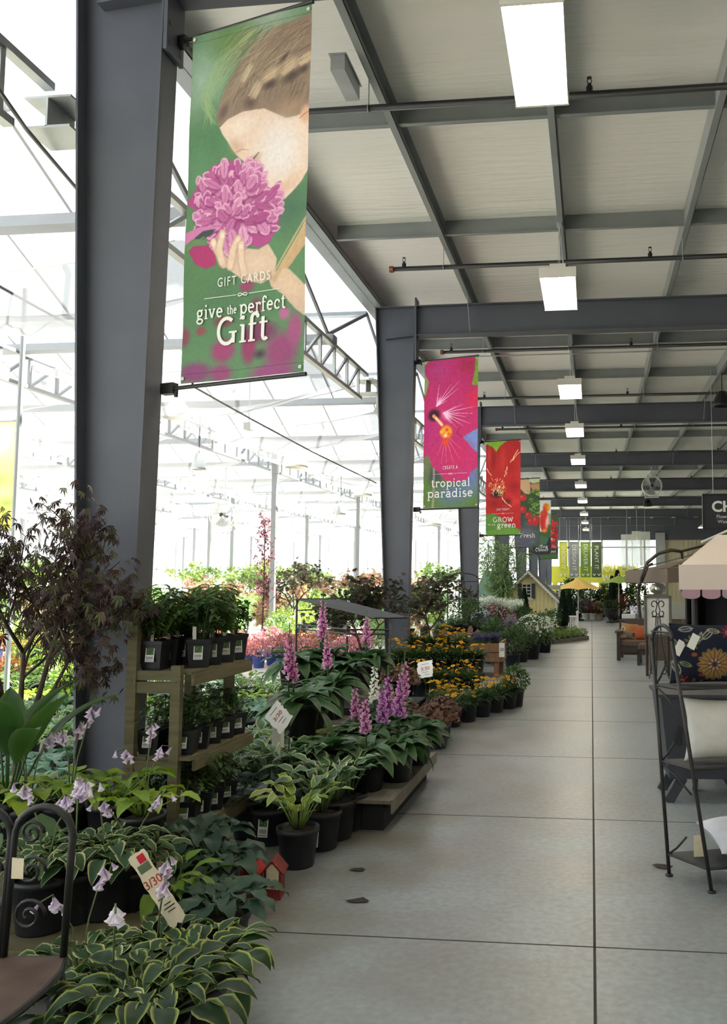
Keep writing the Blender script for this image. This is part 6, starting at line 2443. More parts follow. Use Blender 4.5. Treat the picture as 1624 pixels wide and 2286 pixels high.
mid = [
    (1145, 1482, 15.3, 0, GRN, 1.0, 'dense green potted shrub beside the price card of the cedar crate table'),
    (1165, 1470, 16.4, 0, GRN, .9, 'green potted shrub second beyond the cedar crate table'),
    (1188, 1468, 17.0, 0, SWh, 1.15, 'white flowered shrub bulging into the aisle beyond the crate table'),
    (1215, 1450, 18.6, 0, SW, 1.15, 'white spired plant at the aisle next to the planting bed edge'),
    (1180, 1450, 18.4, 0, SW, 1.0, 'white spired plant behind the white shrubs by the aisle'),
    (1140, 1400, 17.4, .35, SL, 1.0, 'lilac flowered plant raised behind the cedar crate table'),
    (1115, 1410, 16.4, .3, SL, 1.0, 'lilac flowered plant directly over the crate table price card'),
    (1160, 1405, 18.4, .3, SL, .9, 'lilac flowered plant farthest along the flower bank'),
    (1095, 1400, 16.2, .35, SPp, 1.6, 'deep blue purple flower clump behind the cedar crate table'),
    (1075, 1400, 17.4, .45, SBl, 1.0, 'pale blue hydrangea like plant behind the picket planter'),
    (1050, 1400, 17.0, .4, GRN, 1.05, 'dark green shrub in the bank behind the picket planter'),
    (1015, 1400, 16.8, .4, GR, 1.2, 'silvery grass clump near the second column foot'),
    (985, 1400, 16.6, .3, GR, 1.2, 'silvery grass clump between the second column and arch trellis'),
    (1030, 1400, 18.4, .3, GRN, 1.1, 'green shrub under the arch trellis'),
    (1120, 1380, 19.6, .5, SW, 1.0, 'white spired plant in the upper flower bank below the bamboo'),
    (1090, 1380, 19.4, .55, SW, 1.0, 'white spired plant nearest the third column'),
    (1150, 1380, 20.4, .45, SW, 1.0, 'white spired plant against the small pointed conifer'),
    (1105, 1380, 18.7, .5, SPk, 1.0, 'pink flowered plant in the middle of the flower bank'),
    (1130, 1395, 18.6, .4, SPk, 1.0, 'second pink flowered plant in the flower bank'),
    (1078, 1385, 18.4, .45, SPk, .9, 'pink flowered plant nearest the arch trellis'),
    (1060, 1385, 19.6, .35, GRY, 1.1, 'yellow green shrub behind the arch trellis'),
    (1172, 1420, 19.8, .2, GRN, 1.0, 'green shrub in front of the yellow playhouse wall'),
    (1155, 1430, 17.8, .1, GRY, 1.0, 'yellow green shrub low in the flower bank'),
    (1100, 1440, 15.8, 0.1, GRN, 1.0, 'green shrub hidden behind the crate table legs'),
]
for i, (u, v, Y, z, pr, sc, lab) in enumerate(mid):
    p = P(u, v, Y)
    pr.put((p.x, Y, z), i * 1.1, lab, 'flower bank beyond the cedar crate table', sc)
for i, (x0, x1, y0, y1, z, lab) in enumerate([(-3.0, -1.9, 16.0, 17.6, .3, 'low dark bench under the lilac flowers'), (-2.62, -1.75, 18.1, 19.9, .35, 'dark bench under the white spired flowers')]):
    plank_bench('display_bench', lab, x0, x1, y0, y1, z, 'darkbase', .1, 0, 3)

# iron arch trellis
ya = 17.8
xl, xr_ = P(1000, 1360, ya).x, P(1068, 1360, ya).x
ze, zp = P(1034, 1292, ya).z, P(1034, 1280, ya).z
t = thing('arch_trellis', 'dark iron arch trellis standing between the second and third columns', 'trellis', ((xl + xr_) / 2, ya, 0))
w = (xr_ - xl) / 2
mb = MB()
mb.tube([(-w - .04, 0, ze)] + [(w * math.cos(a), 0, ze + (zp - ze) * math.sin(a)) for a in np.linspace(math.pi, 0, 15)] + [(w + .06, 0, ze)], .016, 6)
mb.build('arch', M['black'], t, True)
for x in (-w, w, -w * .42):
    mb = MB()
    mb.tube([(x, 0 if abs(x) == w else .35, 0), (x, 0 if abs(x) == w else .35, ze)], .016, 6)
    mb.build('post', M['black'], t)
for x in (.1 * w, .5 * w):
    mb = MB()
    mb.tube([(x, 0, 0), (x, 0, ze - .22)], .01, 5)
    mb.lathe([(0, 0), (.02, .03), (0, .1)], 6, (x, 0, ze - .22))
    mb.build('spike', M['black'], t)
for z in (ze - .06, ze - .45, .5):
    mb = MB()
    mb.tube([(-w, 0, z), (w, 0, z)], .009, 5)
    mb.build('cross_rail', M['black'], t)

BB = bamboo(91, 2.45, 18, 1500, c=(136, 160, 110))
p = P(1119, 1300, 26.1)
BB.location = (p.x, 26.1, 0)
BB.scale = (1.12, 1.0, 1.15)
tag(BB, 'tall loose bamboo in front of the yellow playhouse')


# playhouses
M['yellow_siding'] = mat('yellow_board_siding', (214, 202, 150), .7, 0, .06, 3)
M['shingle'] = mat('dark_grey_shingle', (70, 74, 80), .85, 0, .2, 14, bump=.3)
M['green_shingle'] = mat('green_grey_shingle', (104, 132, 120), .8, 0, .12, 10, bump=.3)
M['green_shutter'] = mat('dark_green_shutter', (58, 72, 66), .6)
yh = 27.0
xR, xPk = P(1243, 1342, yh).x, P(1180, 1278, yh).x
zE, zPk = P(1243, 1340, yh).z, P(1180, 1280, yh).z
hw = xR - xPk
t = thing('playhouse', 'small yellow playhouse with steep dark roof and shuttered window beside the aisle', 'playhouse', (xPk, yh, 0))
dp = 2.0
mb = MB()
nb = 14
for i in range(nb):
    a, b = -hw + 2 * hw * i / nb, -hw + 2 * hw * (i + 1) / nb - .012
    za = zE + (zPk - zE) * (1 - abs(a) / hw)
    zb2 = zE + (zPk - zE) * (1 - abs(b) / hw)
    mb.hexa([(a, 0, 0), (b, 0, 0), (b, 0, zb2), (a, 0, za)], [(a, .04, 0), (b, .04, 0), (b, .04, zb2), (a, .04, za)])
mb.hexa([(-hw, .02, 0), (hw, .02, 0), (hw, .02, zE), (0, .02, zPk), (-hw, .02, zE)], [(-hw, dp, 0), (hw, dp, 0), (hw, dp, zE), (0, dp, zPk), (-hw, dp, zE)])
mb.build('wall', M['yellow_siding'], t)
for s in (-1, 1):
    mb = MB()
    a, b = (0, zPk + .05), (s * (hw + .12), zE - .09)
    mb.hexa([(a[0], -.12, a[1]), (b[0], -.12, b[1]), (b[0], -.12, b[1] + .05), (a[0], -.12, a[1] + .07)], [(a[0], dp + .1, a[1]), (b[0], dp + .1, b[1]), (b[0], dp + .1, b[1] + .05), (a[0], dp + .1, a[1] + .07)])
    mb.build('roof_slope', M['shingle'], t)
    mb = MB()
    n = 14
    for k in range(n):
        q0, q1 = k / n, (k + 1) / n
        x0_, x1_ = b[0] * q0, b[0] * q1
        z0_, z1_ = a[1] + (b[1] - a[1]) * q0, a[1] + (b[1] - a[1]) * q1
        xm, zm = (x0_ + x1_) / 2, (z0_ + z1_) / 2
        pts = [(x0_, z0_ + .05), (x1_, z1_ + .05), (x1_, z1_ - .03), (xm, zm - .075), (x0_, z0_ - .03)]
        mb.hexa([(x, -.135, z) for x, z in pts], [(x, -.12, z) for x, z in pts])
    mb.build('scalloped_trim', M['white'], t)
wx0, wx1 = P(1167, 1320, yh).x - xPk, P(1186, 1320, yh).x - xPk
wz0, wz1 = P(1170, 1334, yh).z, P(1170, 1304, yh).z
mb = MB()
mb.box(wx0, wx1, -.02, .0, wz0, wz1)
M['dark_pane'] = mat('dark_window_pane', (40, 48, 56), .1)
wn = mb.build('window', M['dark_pane'], t)
mb = MB()
for q in (0, .5, 1):
    mb.box(wx0 + (wx1 - wx0) * q - .012, wx0 + (wx1 - wx0) * q + .012, -.035, -.015, wz0, wz1)
for q in (0, .28, .52, .76, 1):
    mb.box(wx0, wx1, -.035, -.015, wz0 + (wz1 - wz0) * q - .012, wz0 + (wz1 - wz0) * q + .012)
mb.box(wx0 - .06, wx1 + .06, -.06, -.01, wz0 - .07, wz0 - .02)
mb.build('window_frame', M['white'], wn)
for x0_, x1_ in ((wx0 - .15, wx0 - .02), (wx1 + .02, wx1 + .14)):
    mb = MB()
    mb.box(x0_, x1_, -.03, 0, wz0 - .03, wz1 + .02)
    for k in range(9):
        z = wz0 + (wz1 - wz0) * k / 9
        mb.box(x0_ + .02, x1_ - .02, -.042, -.028, z, z + .02)
    mb.build('shutter', M['green_shutter'], t)
mb = MB()
mb.box(hw - .04, hw + .02, -.02, .06, 0, zE - .02)
mb.build('corner_trim', M['white'], t)

yg = 31.0
t = thing('playhouse', 'playhouse with green grey shingled roof half hidden behind the bamboo', 'playhouse', (P(1098, 1300, yg).x, yg, 0))
zg0, zg1 = P(1098, 1336, yg).z, P(1098, 1273, yg).z
mb = MB()
mb.hexa([(-.75, 0, zg0 - .03), (.75, 0, zg0 - .03), (.75, 1.8, zg0 - .03), (-.75, 1.8, zg0 - .03)], [(-.34, .7, zg1), (.6, .7, zg1), (.6, 1.1, zg1), (-.34, 1.1, zg1)])
mb.build('roof', M['green_shingle'], t)
mb = MB()
mb.box(-.65, .65, .08, 1.7, 0, zg0)
mb.build('wall', M['shingle'], t)
mb = MB()
mb.box(.30, .58, .05, .08, .1, zg0 - .12)
mb.build('doorway', M['dark_pane'], t)
# white pergola frame behind the playhouse
yw = 29.6
t = thing('white_pergola', 'white wooden pergola frame beside the playhouse roof', 'pergola', (P(1238, 1330, yw).x, yw, 0))
zz1, zz0 = P(1238, 1306, yw).z, P(1238, 1316, yw).z
mb = MB()
mb.box(-.26, .26, -.25, .25, zz1 - .05, zz1)
mb.box(-.22, .22, -.21, .21, zz0, zz1 - .05)
mb.build('cornice', M['white'], t)
for sx in (-1, 1):
    for sy in (-1, 1):
        mb = MB()
        mb.box(sx * .18 - .03, sx * .18 + .03, sy * .18 - .03, sy * .18 + .03, 0, zz0)
        mb.build('post', M['white'], t)
for z in (zz0 - .14, zz0 - .3, zz0 - .5):
    mb = MB()
    mb.box(-.18, .18, -.19, -.16, z, z + .03)
    mb.build('rail', M['white'], t)
CN = Proto(conifer(92, .92, .17))
for u, Y, sc, lab in [(1171, 23.8, 1.15, 'narrow dark conifer in front of the playhouse window'), (1258, 24.6, 1.1, 'narrow dark conifer at the aisle corner of the playhouse'), (1150, 24.0, .75, 'small dark conifer at the hidden corner of the playhouse'), (1272, 26.4, 1.05, 'dark conifer behind the white picket panel')]:
    CN.put((P(u, 1390, Y).x, Y, 0), u, lab, 'narrow conifers by the playhouse', sc)
# white picket panel
yp = 25.5
px0, px1 = P(1265, 1400, yp).x, P(1290, 1400, yp).x
zt1 = P(1280, 1374, yp).z
t = thing('picket_fence', 'short weathered white picket panel with a ball topped post', 'fence', (px0, yp, 0))
W_ = px1 - px0
for k in range(6):
    x = W_ * (k + .5) / 6.6
    mb = MB()
    mb.box(x - .017, x + .017, -.01, .01, 0, zt1 - .05)
    mb.build('picket', M['white'], t)
for z in (.1, zt1 - .05):
    mb = MB()
    mb.box(-.03, W_, -.03, .03, z, z + .045)
    mb.build('rail', M['white'], t)
mb = MB()
mb.box(W_ - .035, W_ + .035, -.035, .035, 0, zt1 + .04)
mb.lathe([(0, zt1 + .16), (.035, zt1 + .12), (.045, zt1 + .08), (.03, zt1 + .04), (0, zt1 + .04)], 12, (W_, 0, 0))
mb.build('post', M['white'], t)
# raised planting bed edge with small pots
e0, e1 = F(1228, 1440), F(1312, 1428)
mb = MB()
mb.beam((e0.x - .3, e0.y - .3, .05), (e1.x, e1.y, .05), .1, .1)
mb.beam((e1.x - .02, e1.y, .05), (e1.x - .55, e1.y + 2.6, .05), .1, .1)
o = mb.build('bed_edging', M['greywood'])
tag(o, 'low grey timber edging of the planting bed by the playhouse', 'edging')
BD = Proto(bush(94, (.14, .14, .12), 220, .045, .026, ((96, 124, 60), (120, 146, 72)), 'sm'))
for i in range(7):
    q = (i + .3) / 7
    BD.put((e0.x + (e1.x - e0.x) * q - .02, e0.y + (e1.y - e0.y) * q + .22, .0), i, '%s small light green pot behind the timber bed edging' % (rw + ['seventh'])[i], 'small pots behind the bed edging', .85)
for i in range(6):
    q = (i + .3) / 6
    GRY.put((e0.x + (e1.x - e0.x) * q - .25, e0.y + (e1.y - e0.y) * q + .62 + .1 * (i % 2), 0), i * 2, '%s larger yellow green plant in the bed by the playhouse' % rw[i], 'plants in the playhouse bed', .55)
for i, (u, Y) in enumerate([(1200, 21.6), (1222, 23.2), (1238, 24)]):
    GRN.put((P(u, 1420, Y).x, Y, 0), i, '%s dark shrub before the playhouse wall' % rw[i], 'dark shrubs before the playhouse', .95)

# ------------------------------------------------------------------ far end of the aisle
def far_plants():
    r = rnd(33)
    k = 0
    DG = Proto(bush(95, (.5, .5, .6), 900, .11, .05, ((44, 66, 44), (58, 82, 50), (36, 54, 42)), 'tree'))
    DW = Proto(bush(96, (.45, .45, .45), 700, .1, .045, ((52, 76, 46), (70, 96, 56)), 'tree', 60, ((226, 226, 214), (240, 236, 226)), .04))
    DR = Proto(bush(97, (.35, .35, .4), 600, .1, .03, ((150, 70, 52), (124, 62, 46), (96, 84, 50)), 'tree'))
    lst = []
    for u, Y, pr, sc, lab in [
        (1262, 34.5, DG, 1.1, 'dark shrub mass at the far end, beside the playhouse corner'), (1282, 36.0, DG, 1.15, 'dark shrub under the yellow umbrella rim'), (1304, 36.0, DW, 1.0, 'white flowered shrub under the yellow umbrella'),
        (1326, 36.5, DG, 1.0, 'green shrub behind the white buckets'), (1345, 36.5, DG, 1.1, 'green shrub at the far end of the aisle joint'), (1290, 34.6, DW, .8, 'low white flowered plant behind the picket panel'),
        (1338, 35.0, DW, .8, 'pale flowered plant near the black urn'), (1275, 37.5, DG, 1.3, 'tall dark shrub behind the yellow umbrella pole'), (1315, 38.5, DG, 1.25, 'tall dark shrub behind the white buckets'),
        (1362, 37.0, DG, 1.2, 'tall dark shrub behind the black urn'), (1330, 35.4, DR, .7, 'rust coloured plant beside the white buckets'), (1390, 33.0, DR, 1.1, 'tall rust orange shrub behind the loveseat'),
        (1372, 33.8, DG, .9, 'green shrub between urn and rust orange shrub'), (1408, 34.5, DG, 1.0, 'green shrub behind the curved umbrella pole'), (1425, 36.0, DG, 1.2, 'dark shrub far behind the framed panel')]:
        pr.put((P(u, 1380, Y).x, Y, 0), u * .7, lab, 'shrubs at the far end of the aisle', sc * (.92 if u < 1300 else .78 if u < 1350 else .9))
    CN.put((P(1368, 1380, 33.6).x, 33.6, 0), 1, 'dark pointed conifer behind the black urn', None, 1.5)
    CN.put((P(1380, 1380, 34.6).x, 34.6, 0), 2, 'dark pointed conifer beside the rust orange shrub', None, 1.7)
    SPw = Proto(bush(98, (.22, .22, .22), 300, .06, .03, ((74, 96, 60),), 'white', 60, ((120, 70, 140), (150, 100, 160)), .035))
    SPx = Proto(bush(99, (.24, .24, .2), 300, .06, .03, ((74, 96, 60), (150, 90, 60)), 'white', 40, ((200, 120, 80), (226, 200, 170)), .03))
    SPw.put((P(1308, 1380, 34.0).x, 34.0, 0), 0, 'purple flowers in a white bucket at the far end of the aisle', None, 1.3)
    SPx.put((P(1325, 1380, 34.0).x, 34.0, 0), 0, 'orange flowers in the white bucket beside the purple ones', None, 1.3)
    SPx.put((P(1340, 1380, 34.3).x, 34.3, 0), 2, 'mixed flowers in the white bucket nearest the black urn', None, 1.2)
    # black urn with plant
    t = thing('garden_urn', 'black fluted garden urn with a low plant at the end of the aisle', 'urn', (P(1364, 1390, 31.6).x, 31.6, 0))
    mb = MB()
    mb.lathe([(0, 0), (.17, 0), (.17, .05), (.09, .1), (.08, .16), (.2, .25), (.27, .4), (.25, .47), (.31, .5), (.31, .53), (.24, .52), (0, .48)], 20)
    mb.build('bowl', M['black'], t, True)
    m2 = MB()
    for i in range(260):
        d = rdir(r, -.1, 1)
        small_leaf(m2, Vector((d.x * .36, d.y * .36, .55 + d.z * .25)), d + rdir(r) * .6, Vector((0, 0, 1)), .1, .05, jit(S(60, 84, 52), r, .3))
    m2.build('foliage', M['leaf'], t)


far_plants()


def market_umbrella(label, u, vtop, vrim, Y, rad, col, hem=0.0, sides=8):
    c = P(u, vrim, Y)
    zt2, zr2 = P(u, vtop, Y).z, c.z
    t = thing('patio_umbrella', label, 'umbrella', (c.x, Y, 0))
    nm = 'umbrella_cloth_%d' % u
    m = mat(nm, col, .8, 0, .04)
    mb = MB()
    for k in range(sides):
        a0, a1 = 2 * math.pi * k / sides, 2 * math.pi * (k + 1) / sides

        def fn(p_, q_, a0=a0, a1=a1):
            rr_ = rad * q_
            x = (math.cos(a0) * (1 - p_) + math.cos(a1) * p_) * rr_
            y = (math.sin(a0) * (1 - p_) + math.sin(a1) * p_) * rr_
            return (x, y, zt2 + (zr2 - zt2) * (q_ ** .9) - .03 * math.sin(math.pi * p_) * 0 + .05 * math.sin(math.pi * p_) * q_)
        mb.grid(fn, 4, 6)
        if hem:
            mb.grid(lambda p_, q_, a0=a0, a1=a1: ((math.cos(a0) * (1 - p_) + math.cos(a1) * p_) * rad, (math.sin(a0) * (1 - p_) + math.sin(a1) * p_) * rad, zr2 + .05 * math.sin(math.pi * p_) - hem * q_), 4, 1)
    mb.build('canopy', m, t)
    mb = MB()
    mb.tube([(0, 0, 0), (0, 0, zt2 + .06)], .022, 8)
    mb.build('pole', M['galv'], t)
    for k in range(sides):
        a0 = 2 * math.pi * k / sides
        mb = MB()
        mb.tube([(0, 0, zt2 - .03), (math.cos(a0) * rad, math.sin(a0) * rad, zr2 - .012)], .008, 4)
        mb.build('rib', M['greywood'], t)
    mb = MB()
    mb.lathe([(0, 0), (.22, 0), (.22, .05), (.04, .08), (.03, .25), (0, .25)], 16)
    mb.build('base', M['black'], t)
    return t


market_umbrella('mustard yellow patio umbrella above the dark shrubs at the far end', 1292, 1290, 1316, 33.2, 1.0, (222, 186, 100))
market_umbrella('lime green pointed patio umbrella far behind the curved brown pole', 1382, 1284, 1303, 32.0, .72, (130, 156, 62))

# end wall: high windows, lime band, glazed doors, siding
YE = YEND + .05
ztw, zbw = P(1350, 1206, YE).z, P(1350, 1264, YE).z
zlb = P(1350, 1301, YE).z
xw1 = P(1474, 1230, YE).x
mb = MB()
mb2 = MB()
mb2.box(-3.45, XR, YE - .1, YE + .12, ztw, CEIL)
struct('end_beam', mb2, M['steel'], 'dark grey steel header over the far windows')
mb.box(xw1, XR, YE, YE + .12, 0, ztw)
x = xw1
while x < XR:
    mb.box(x, x + .14, YE - .04, YE, 0, ztw)
    x += .3
struct('wall_end', mb, M['siding'], 'cream corrugated siding at the far end of the hall')
M['lime'] = mat('lime_painted_wall', (198, 200, 66), .6, 0, .04, 1)
mb = MB()
mb.box(-3.45, xw1 - 1.6, YE - .06, YE + .12, zlb, zbw)
x = -3.45
for u in (1240, 1268, 1296, 1343, 1352, 1376, 1412):
    xx = P(u, 1330, YE).x
    mb.box(xx - .18, xx + .18, YE - .06, YE + .12, 0, zlb)
struct('wall_front', mb, M['lime'], 'lime yellow wall band above the far doors')
mb = MB()
mb.box(-3.45, xw1, YE + .05, YE + .06, 0, ztw)
o = struct('window_3', mb, M['glass'], 'tall bright windows at the far end of the hall')
mb = MB()
mb.box(-3.45, xw1, YE, YE + .1, P(1350, 1222, YE).z - .05, P(1350, 1222, YE).z + .05)
for u in (1270, 1293, 1318, 1345, 1400, 1440):
    xx = P(u, 1230, YE).x
    mb.box(xx - .06, xx + .06, YE, YE + .1, 0, ztw)
mb.box(xw1 - .3, xw1 + .35, YE - .3, YE, 0, ztw + .5)
mb.build('window_frame', M['galv'], o)
t = thing('wall_sign', 'white lettering HOW CAN WE HELP on the lime wall band', 'sign', P(1381, 1281, YE - .12))
for s, z in (('HOW CAN', .38), ('WE HELP', -.38)):
    text('lettering', s, .78, t, (0, 0, z), (math.pi / 2, 0, 0), 'letter', .72, ext=.02)

# vertical banners before the end wall
for u0, u1, col, s, lab in [(1250, 1267, (196, 202, 66), 'SHOW IT', 'lime vertical banner hanging at the far end, next to the red blossom banner'), (1272, 1293, (136, 140, 140), 'DESIGN IT', 'grey vertical banner reading DESIGN IT'), (1297, 1319, (112, 144, 46), 'DELIVER IT', 'bright green vertical banner reading DELIVER IT'), (1322, 1343, (78, 96, 62), 'PLANT IT', 'dark green vertical banner reading PLANT IT')]:
    Yb_ = YF[8] + .0
    a, b = P(u0, 1289, Yb_), P(u1, 1210, Yb_)
    t = thing('hanging_banner', lab, 'banner', ((a.x + b.x) / 2, Yb_, a.z), 0, 'vertical service banners')
    w_, h_ = b.x - a.x, b.z - a.z
    mb = MB()
    mb.grid(lambda p_, q_: ((p_ - .5) * w_, .02 * math.sin(q_ * 8), q_ * h_), 2, 12)
    cl = mb.build('banner_cloth', mat('banner_%s' % s.lower().replace(' ', '_'), col, .7, 0, .03), t)
    text('lettering', s, .33, t, (0, -.06, h_ * .56), (math.pi / 2, math.pi / 2, 0), 'letter', 1.05, ext=.002)
    for sx in (-.25, .25):
        mb = MB()
        mb.tube([((sx - .13) * w_, -.06, h_ * .1), (sx * w_, -.06, h_ * .05), ((sx + .13) * w_, -.06, h_ * .1)], .03, 4)
        mb.build('leaf_emblem', M['letter'], cl)
    mb = MB()
    mb.tube([(-w_ / 2, 0, h_), (w_ / 2, 0, h_)], .02, 6)
    mb.tube([(-w_ / 2 + .02, 0, h_), (-w_ / 2 + .02, 0, 5.402 - a.z)], .006, 4)
    mb.tube([(w_ / 2 - .02, 0, h_), (w_ / 2 - .02, 0, 5.402 - a.z)], .006, 4)
    mb.build('hanging_rod', M['galv'], t)
M['sheer_white'] = mat_sheer('sheer_white_fabric', (232, 236, 226), .3, .7)
for u0, u1, v0, v1, Yb_, lab in [(1388, 1413, 1193, 1268, YF[7], 'sheer white hanging panel nearest the vertical banners'), (1412, 1434, 1186, 1262, YF[7] + .06, 'sheer pale green hanging panel in the middle of three'), (1430, 1452, 1187, 1268, YF[7], 'sheer white hanging panel above the curved umbrella pole')]:
    a, b = P(u0, v1, Yb_), P(u1, v0, Yb_)
    w_, h_ = b.x - a.x, b.z - a.z
    t = thing('sheer_banner', lab, 'banner', ((a.x + b.x) / 2, Yb_, a.z), 0, 'sheer hanging panels')
    mb = MB()
    mb.grid(lambda p_, q_: ((p_ - .5) * w_, .03 * math.sin(q_ * 6 + p_ * 4), q_ * h_), 6, 12)
    mb.build('banner_cloth', M['sheer_white'], t, True)
    mb = MB()
    mb.tube([(-w_ / 2, 0, h_), (w_ / 2, 0, h_)], .012, 6)
    mb.tube([(0, 0, h_), (0, 0, 5.402 - a.z)], .006, 4)
    mb.build('hanging_rod', M['galv'], t)
# pole with a green flag edge
t = thing('banner_pole', 'white angled pole with a green flag at the picture edge below the hanging sign', 'flag', P(1566, 1211, 14.0))
a = Vector((0, 0, 0))
b = P(1632, 1182, 14.0) - P(1566, 1211, 14.0)
mb = MB()
mb.tube([a, b * 1.6], .02, 8)
mb.tube([b * 1.6, b * 1.6 + Vector((0, 0, 5.88 - (P(1566, 1211, 14.0).z + b.z * 1.6)))], .01, 5)
mb.build('pole', M['white'], t)
mb = MB()
q = P(1619, 1188, 14.0) - P(1566, 1211, 14.0)
mb.grid(lambda p_, q_: (q.x + p_ * .4, .02 * math.sin(q_ * 5), q.z - q_ * .2 + p_ * .17), 3, 4)
mb.build('flag_cloth', mat('green_flag', (92, 140, 40), .7), t)
# ------------------------------------------------------------------ right side: etagere, cushions, furniture
def pillow_mesh(name, w, h, th, parent, canvas=None, material=None, pinch=.07):
    """puffed cushion with pulled corners; front faces -y"""
    nu, nv = (48, 40) if canvas is None else (canvas.nx, canvas.ny)
    mb = None
    cv = canvas
    if cv is None:
        cv = Canvas(nu, nv, h / w)
        cv.fill((255, 255, 255))

    def mk(sgn):
        def fn(s, t):
            x, z = s * 2 - 1, (1 - t) * 2 - 1
            ex = 1 - pinch * (1 - z ** 2) * 1.0
            ez = 1 - pinch * (1 - x ** 2) * 1.0
            puff = ((1 - np.abs(x) ** 2.4) * (1 - np.abs(z) ** 2.4)) ** .55
            wr = .02 * np.sin(9 * x + 4 * z) * (np.abs(x) ** 3 + np.abs(z) ** 3) * .5
            return np.stack([x * ex * w / 2, sgn * (-puff * th / 2 + wr * th), z * ez * h / 2 + h / 2], 1)
        return fn
    o = cv.mesh(name, mk(1), material, parent)
    b = cv.mesh('cushion_back', mk(-1), material, parent)
    return o


M['cushion_white'] = mat('cream_linen', (206, 204, 196), .85, 0, .04, 30, bump=.15)
M['cushion_pale'] = mat('pale_grey_linen', (198, 200, 206), .85, 0, .04, 30, bump=.15)
M['cloth_print'] = mat_vcol('printed_fabric', .8, 0, .15)
M['iron'] = mat('dark_wrought_iron', (40, 38, 38), .5, 0, .15, 20)
M['shelfdark'] = mat('dark_shelf_metal', (58, 60, 64), .55, 0, .1, 8)

# etagere: end frame toward the aisle, shelves running away to the side
fL, fR = F(1495, 1955), F(1590, 1993)
ax = Vector((fR.x - fL.x, fR.y - fL.y, 0))
wid = ax.length
e_ = ax.normalized()
run = Vector((.93, .30, 0)).normalized()
t = thing('etagere', 'dark wrought iron shelf rack with cushions, at the edge of the aisle', 'shelf rack', (fL.x, fL.y, 0))
Ln_ = .95
ztop_ = P(1478, 1382, 4.6).z
off = lambda a, b, z: Vector((e_.x * a + run.x * b, e_.y * a + run.y * b, z))
topL, topR = P(1457, 1430, fL.y), P(1500, 1430, fR.y + .1)
tl = Vector((topL.x - fL.x, 0, topL.z))
tr = Vector((topR.x - fL.x, fR.y + .06 - fL.y, topR.z))
mid_ = (tl + tr) / 2
for b in (0, Ln_):
    bb = run * b
    mb = MB()
    mb.tube([bb, bb + tl], .0105, 8)
    mb.lathe([(0, 0), (.022, 0), (.022, .008), (.008, .012)], 12, tuple(bb))
    mb.build('rear_upright', M['iron'], t, True)
    mb = MB()
    foot = Vector((ax.x, ax.y, 0)) + bb
    knee = foot + (tr - Vector((ax.x, ax.y, 0))) * .55
    mb.tube([foot, knee, bb + tr], .0105, 8)
    mb.lathe([(0, 0), (.022, 0), (.022, .008), (.008, .012)], 12, tuple(foot))
    mb.build('front_upright', M['iron'], t, True)
    mb = MB()
    pts = [bb + tl]
    for k in range(1, 12):
        a = math.pi * k / 12
        q = (1 - math.cos(a)) / 2
        pts.append(bb + tl * (1 - q) + tr * q + Vector((0, 0, .085 * math.sin(a))))
    pts.append(bb + tr)
    mb.tube(pts, .0105, 8)
    mb.build('arch', M['iron'], t, True)


def rack_at(z):
    q = z / tl.z
    a = tl * q
    fr = Vector((ax.x, ax.y, 0))
    b = fr + (tr - fr) * (z / tr.z)
    return a, b


sz = [P(1480, 1534, 4.65).z, P(1490, 1704, 4.68).z, P(1500, 1908, 4.72).z]
for z in sz:
    a, b = rack_at(z)
    mb = MB()
    mb.hexa([a, b, b + run * Ln_, a + run * Ln_], [p_ + Vector((0, 0, .012)) for p_ in (a, b, b + run * Ln_, a + run * Ln_)])
    mb.build('shelf', M['shelfdark'], t)
    mb = MB()
    for p0, p1 in ((a, b), (a, a + run * Ln_), (b, b + run * Ln_)):
        mb.tube([p0 + Vector((0, 0, .004)), p1 + Vector((0, 0, .004))], .007, 6)
    mb.build('shelf_rim', M['iron'], t)
for i, z in enumerate(sz):
    a, b = rack_at(z)
    for s_ in (1, -1):
        if i == 2 and s_ < 0:
            continue
        q0, q1 = rack_at(z + s_ * .13)
        mb = MB()
        st, en = (a, (q0 + q1) / 2 * .3 + q1 * .7) if s_ < 0 else (a, q1 * .55 + q0 * .45)
        mb.tube([st + Vector((0, 0, 0)), st * .5 + en * .5 + Vector((0, 0, -.01 * s_)), en], .006, 5)
        mb.build('brace', M['iron'], t, True)
mb = MB()
a, b = rack_at(P(1470, 1412, 4.6).z)
mb.tube([a, b], .006, 5)
mb.build('brace', M['iron'], t)


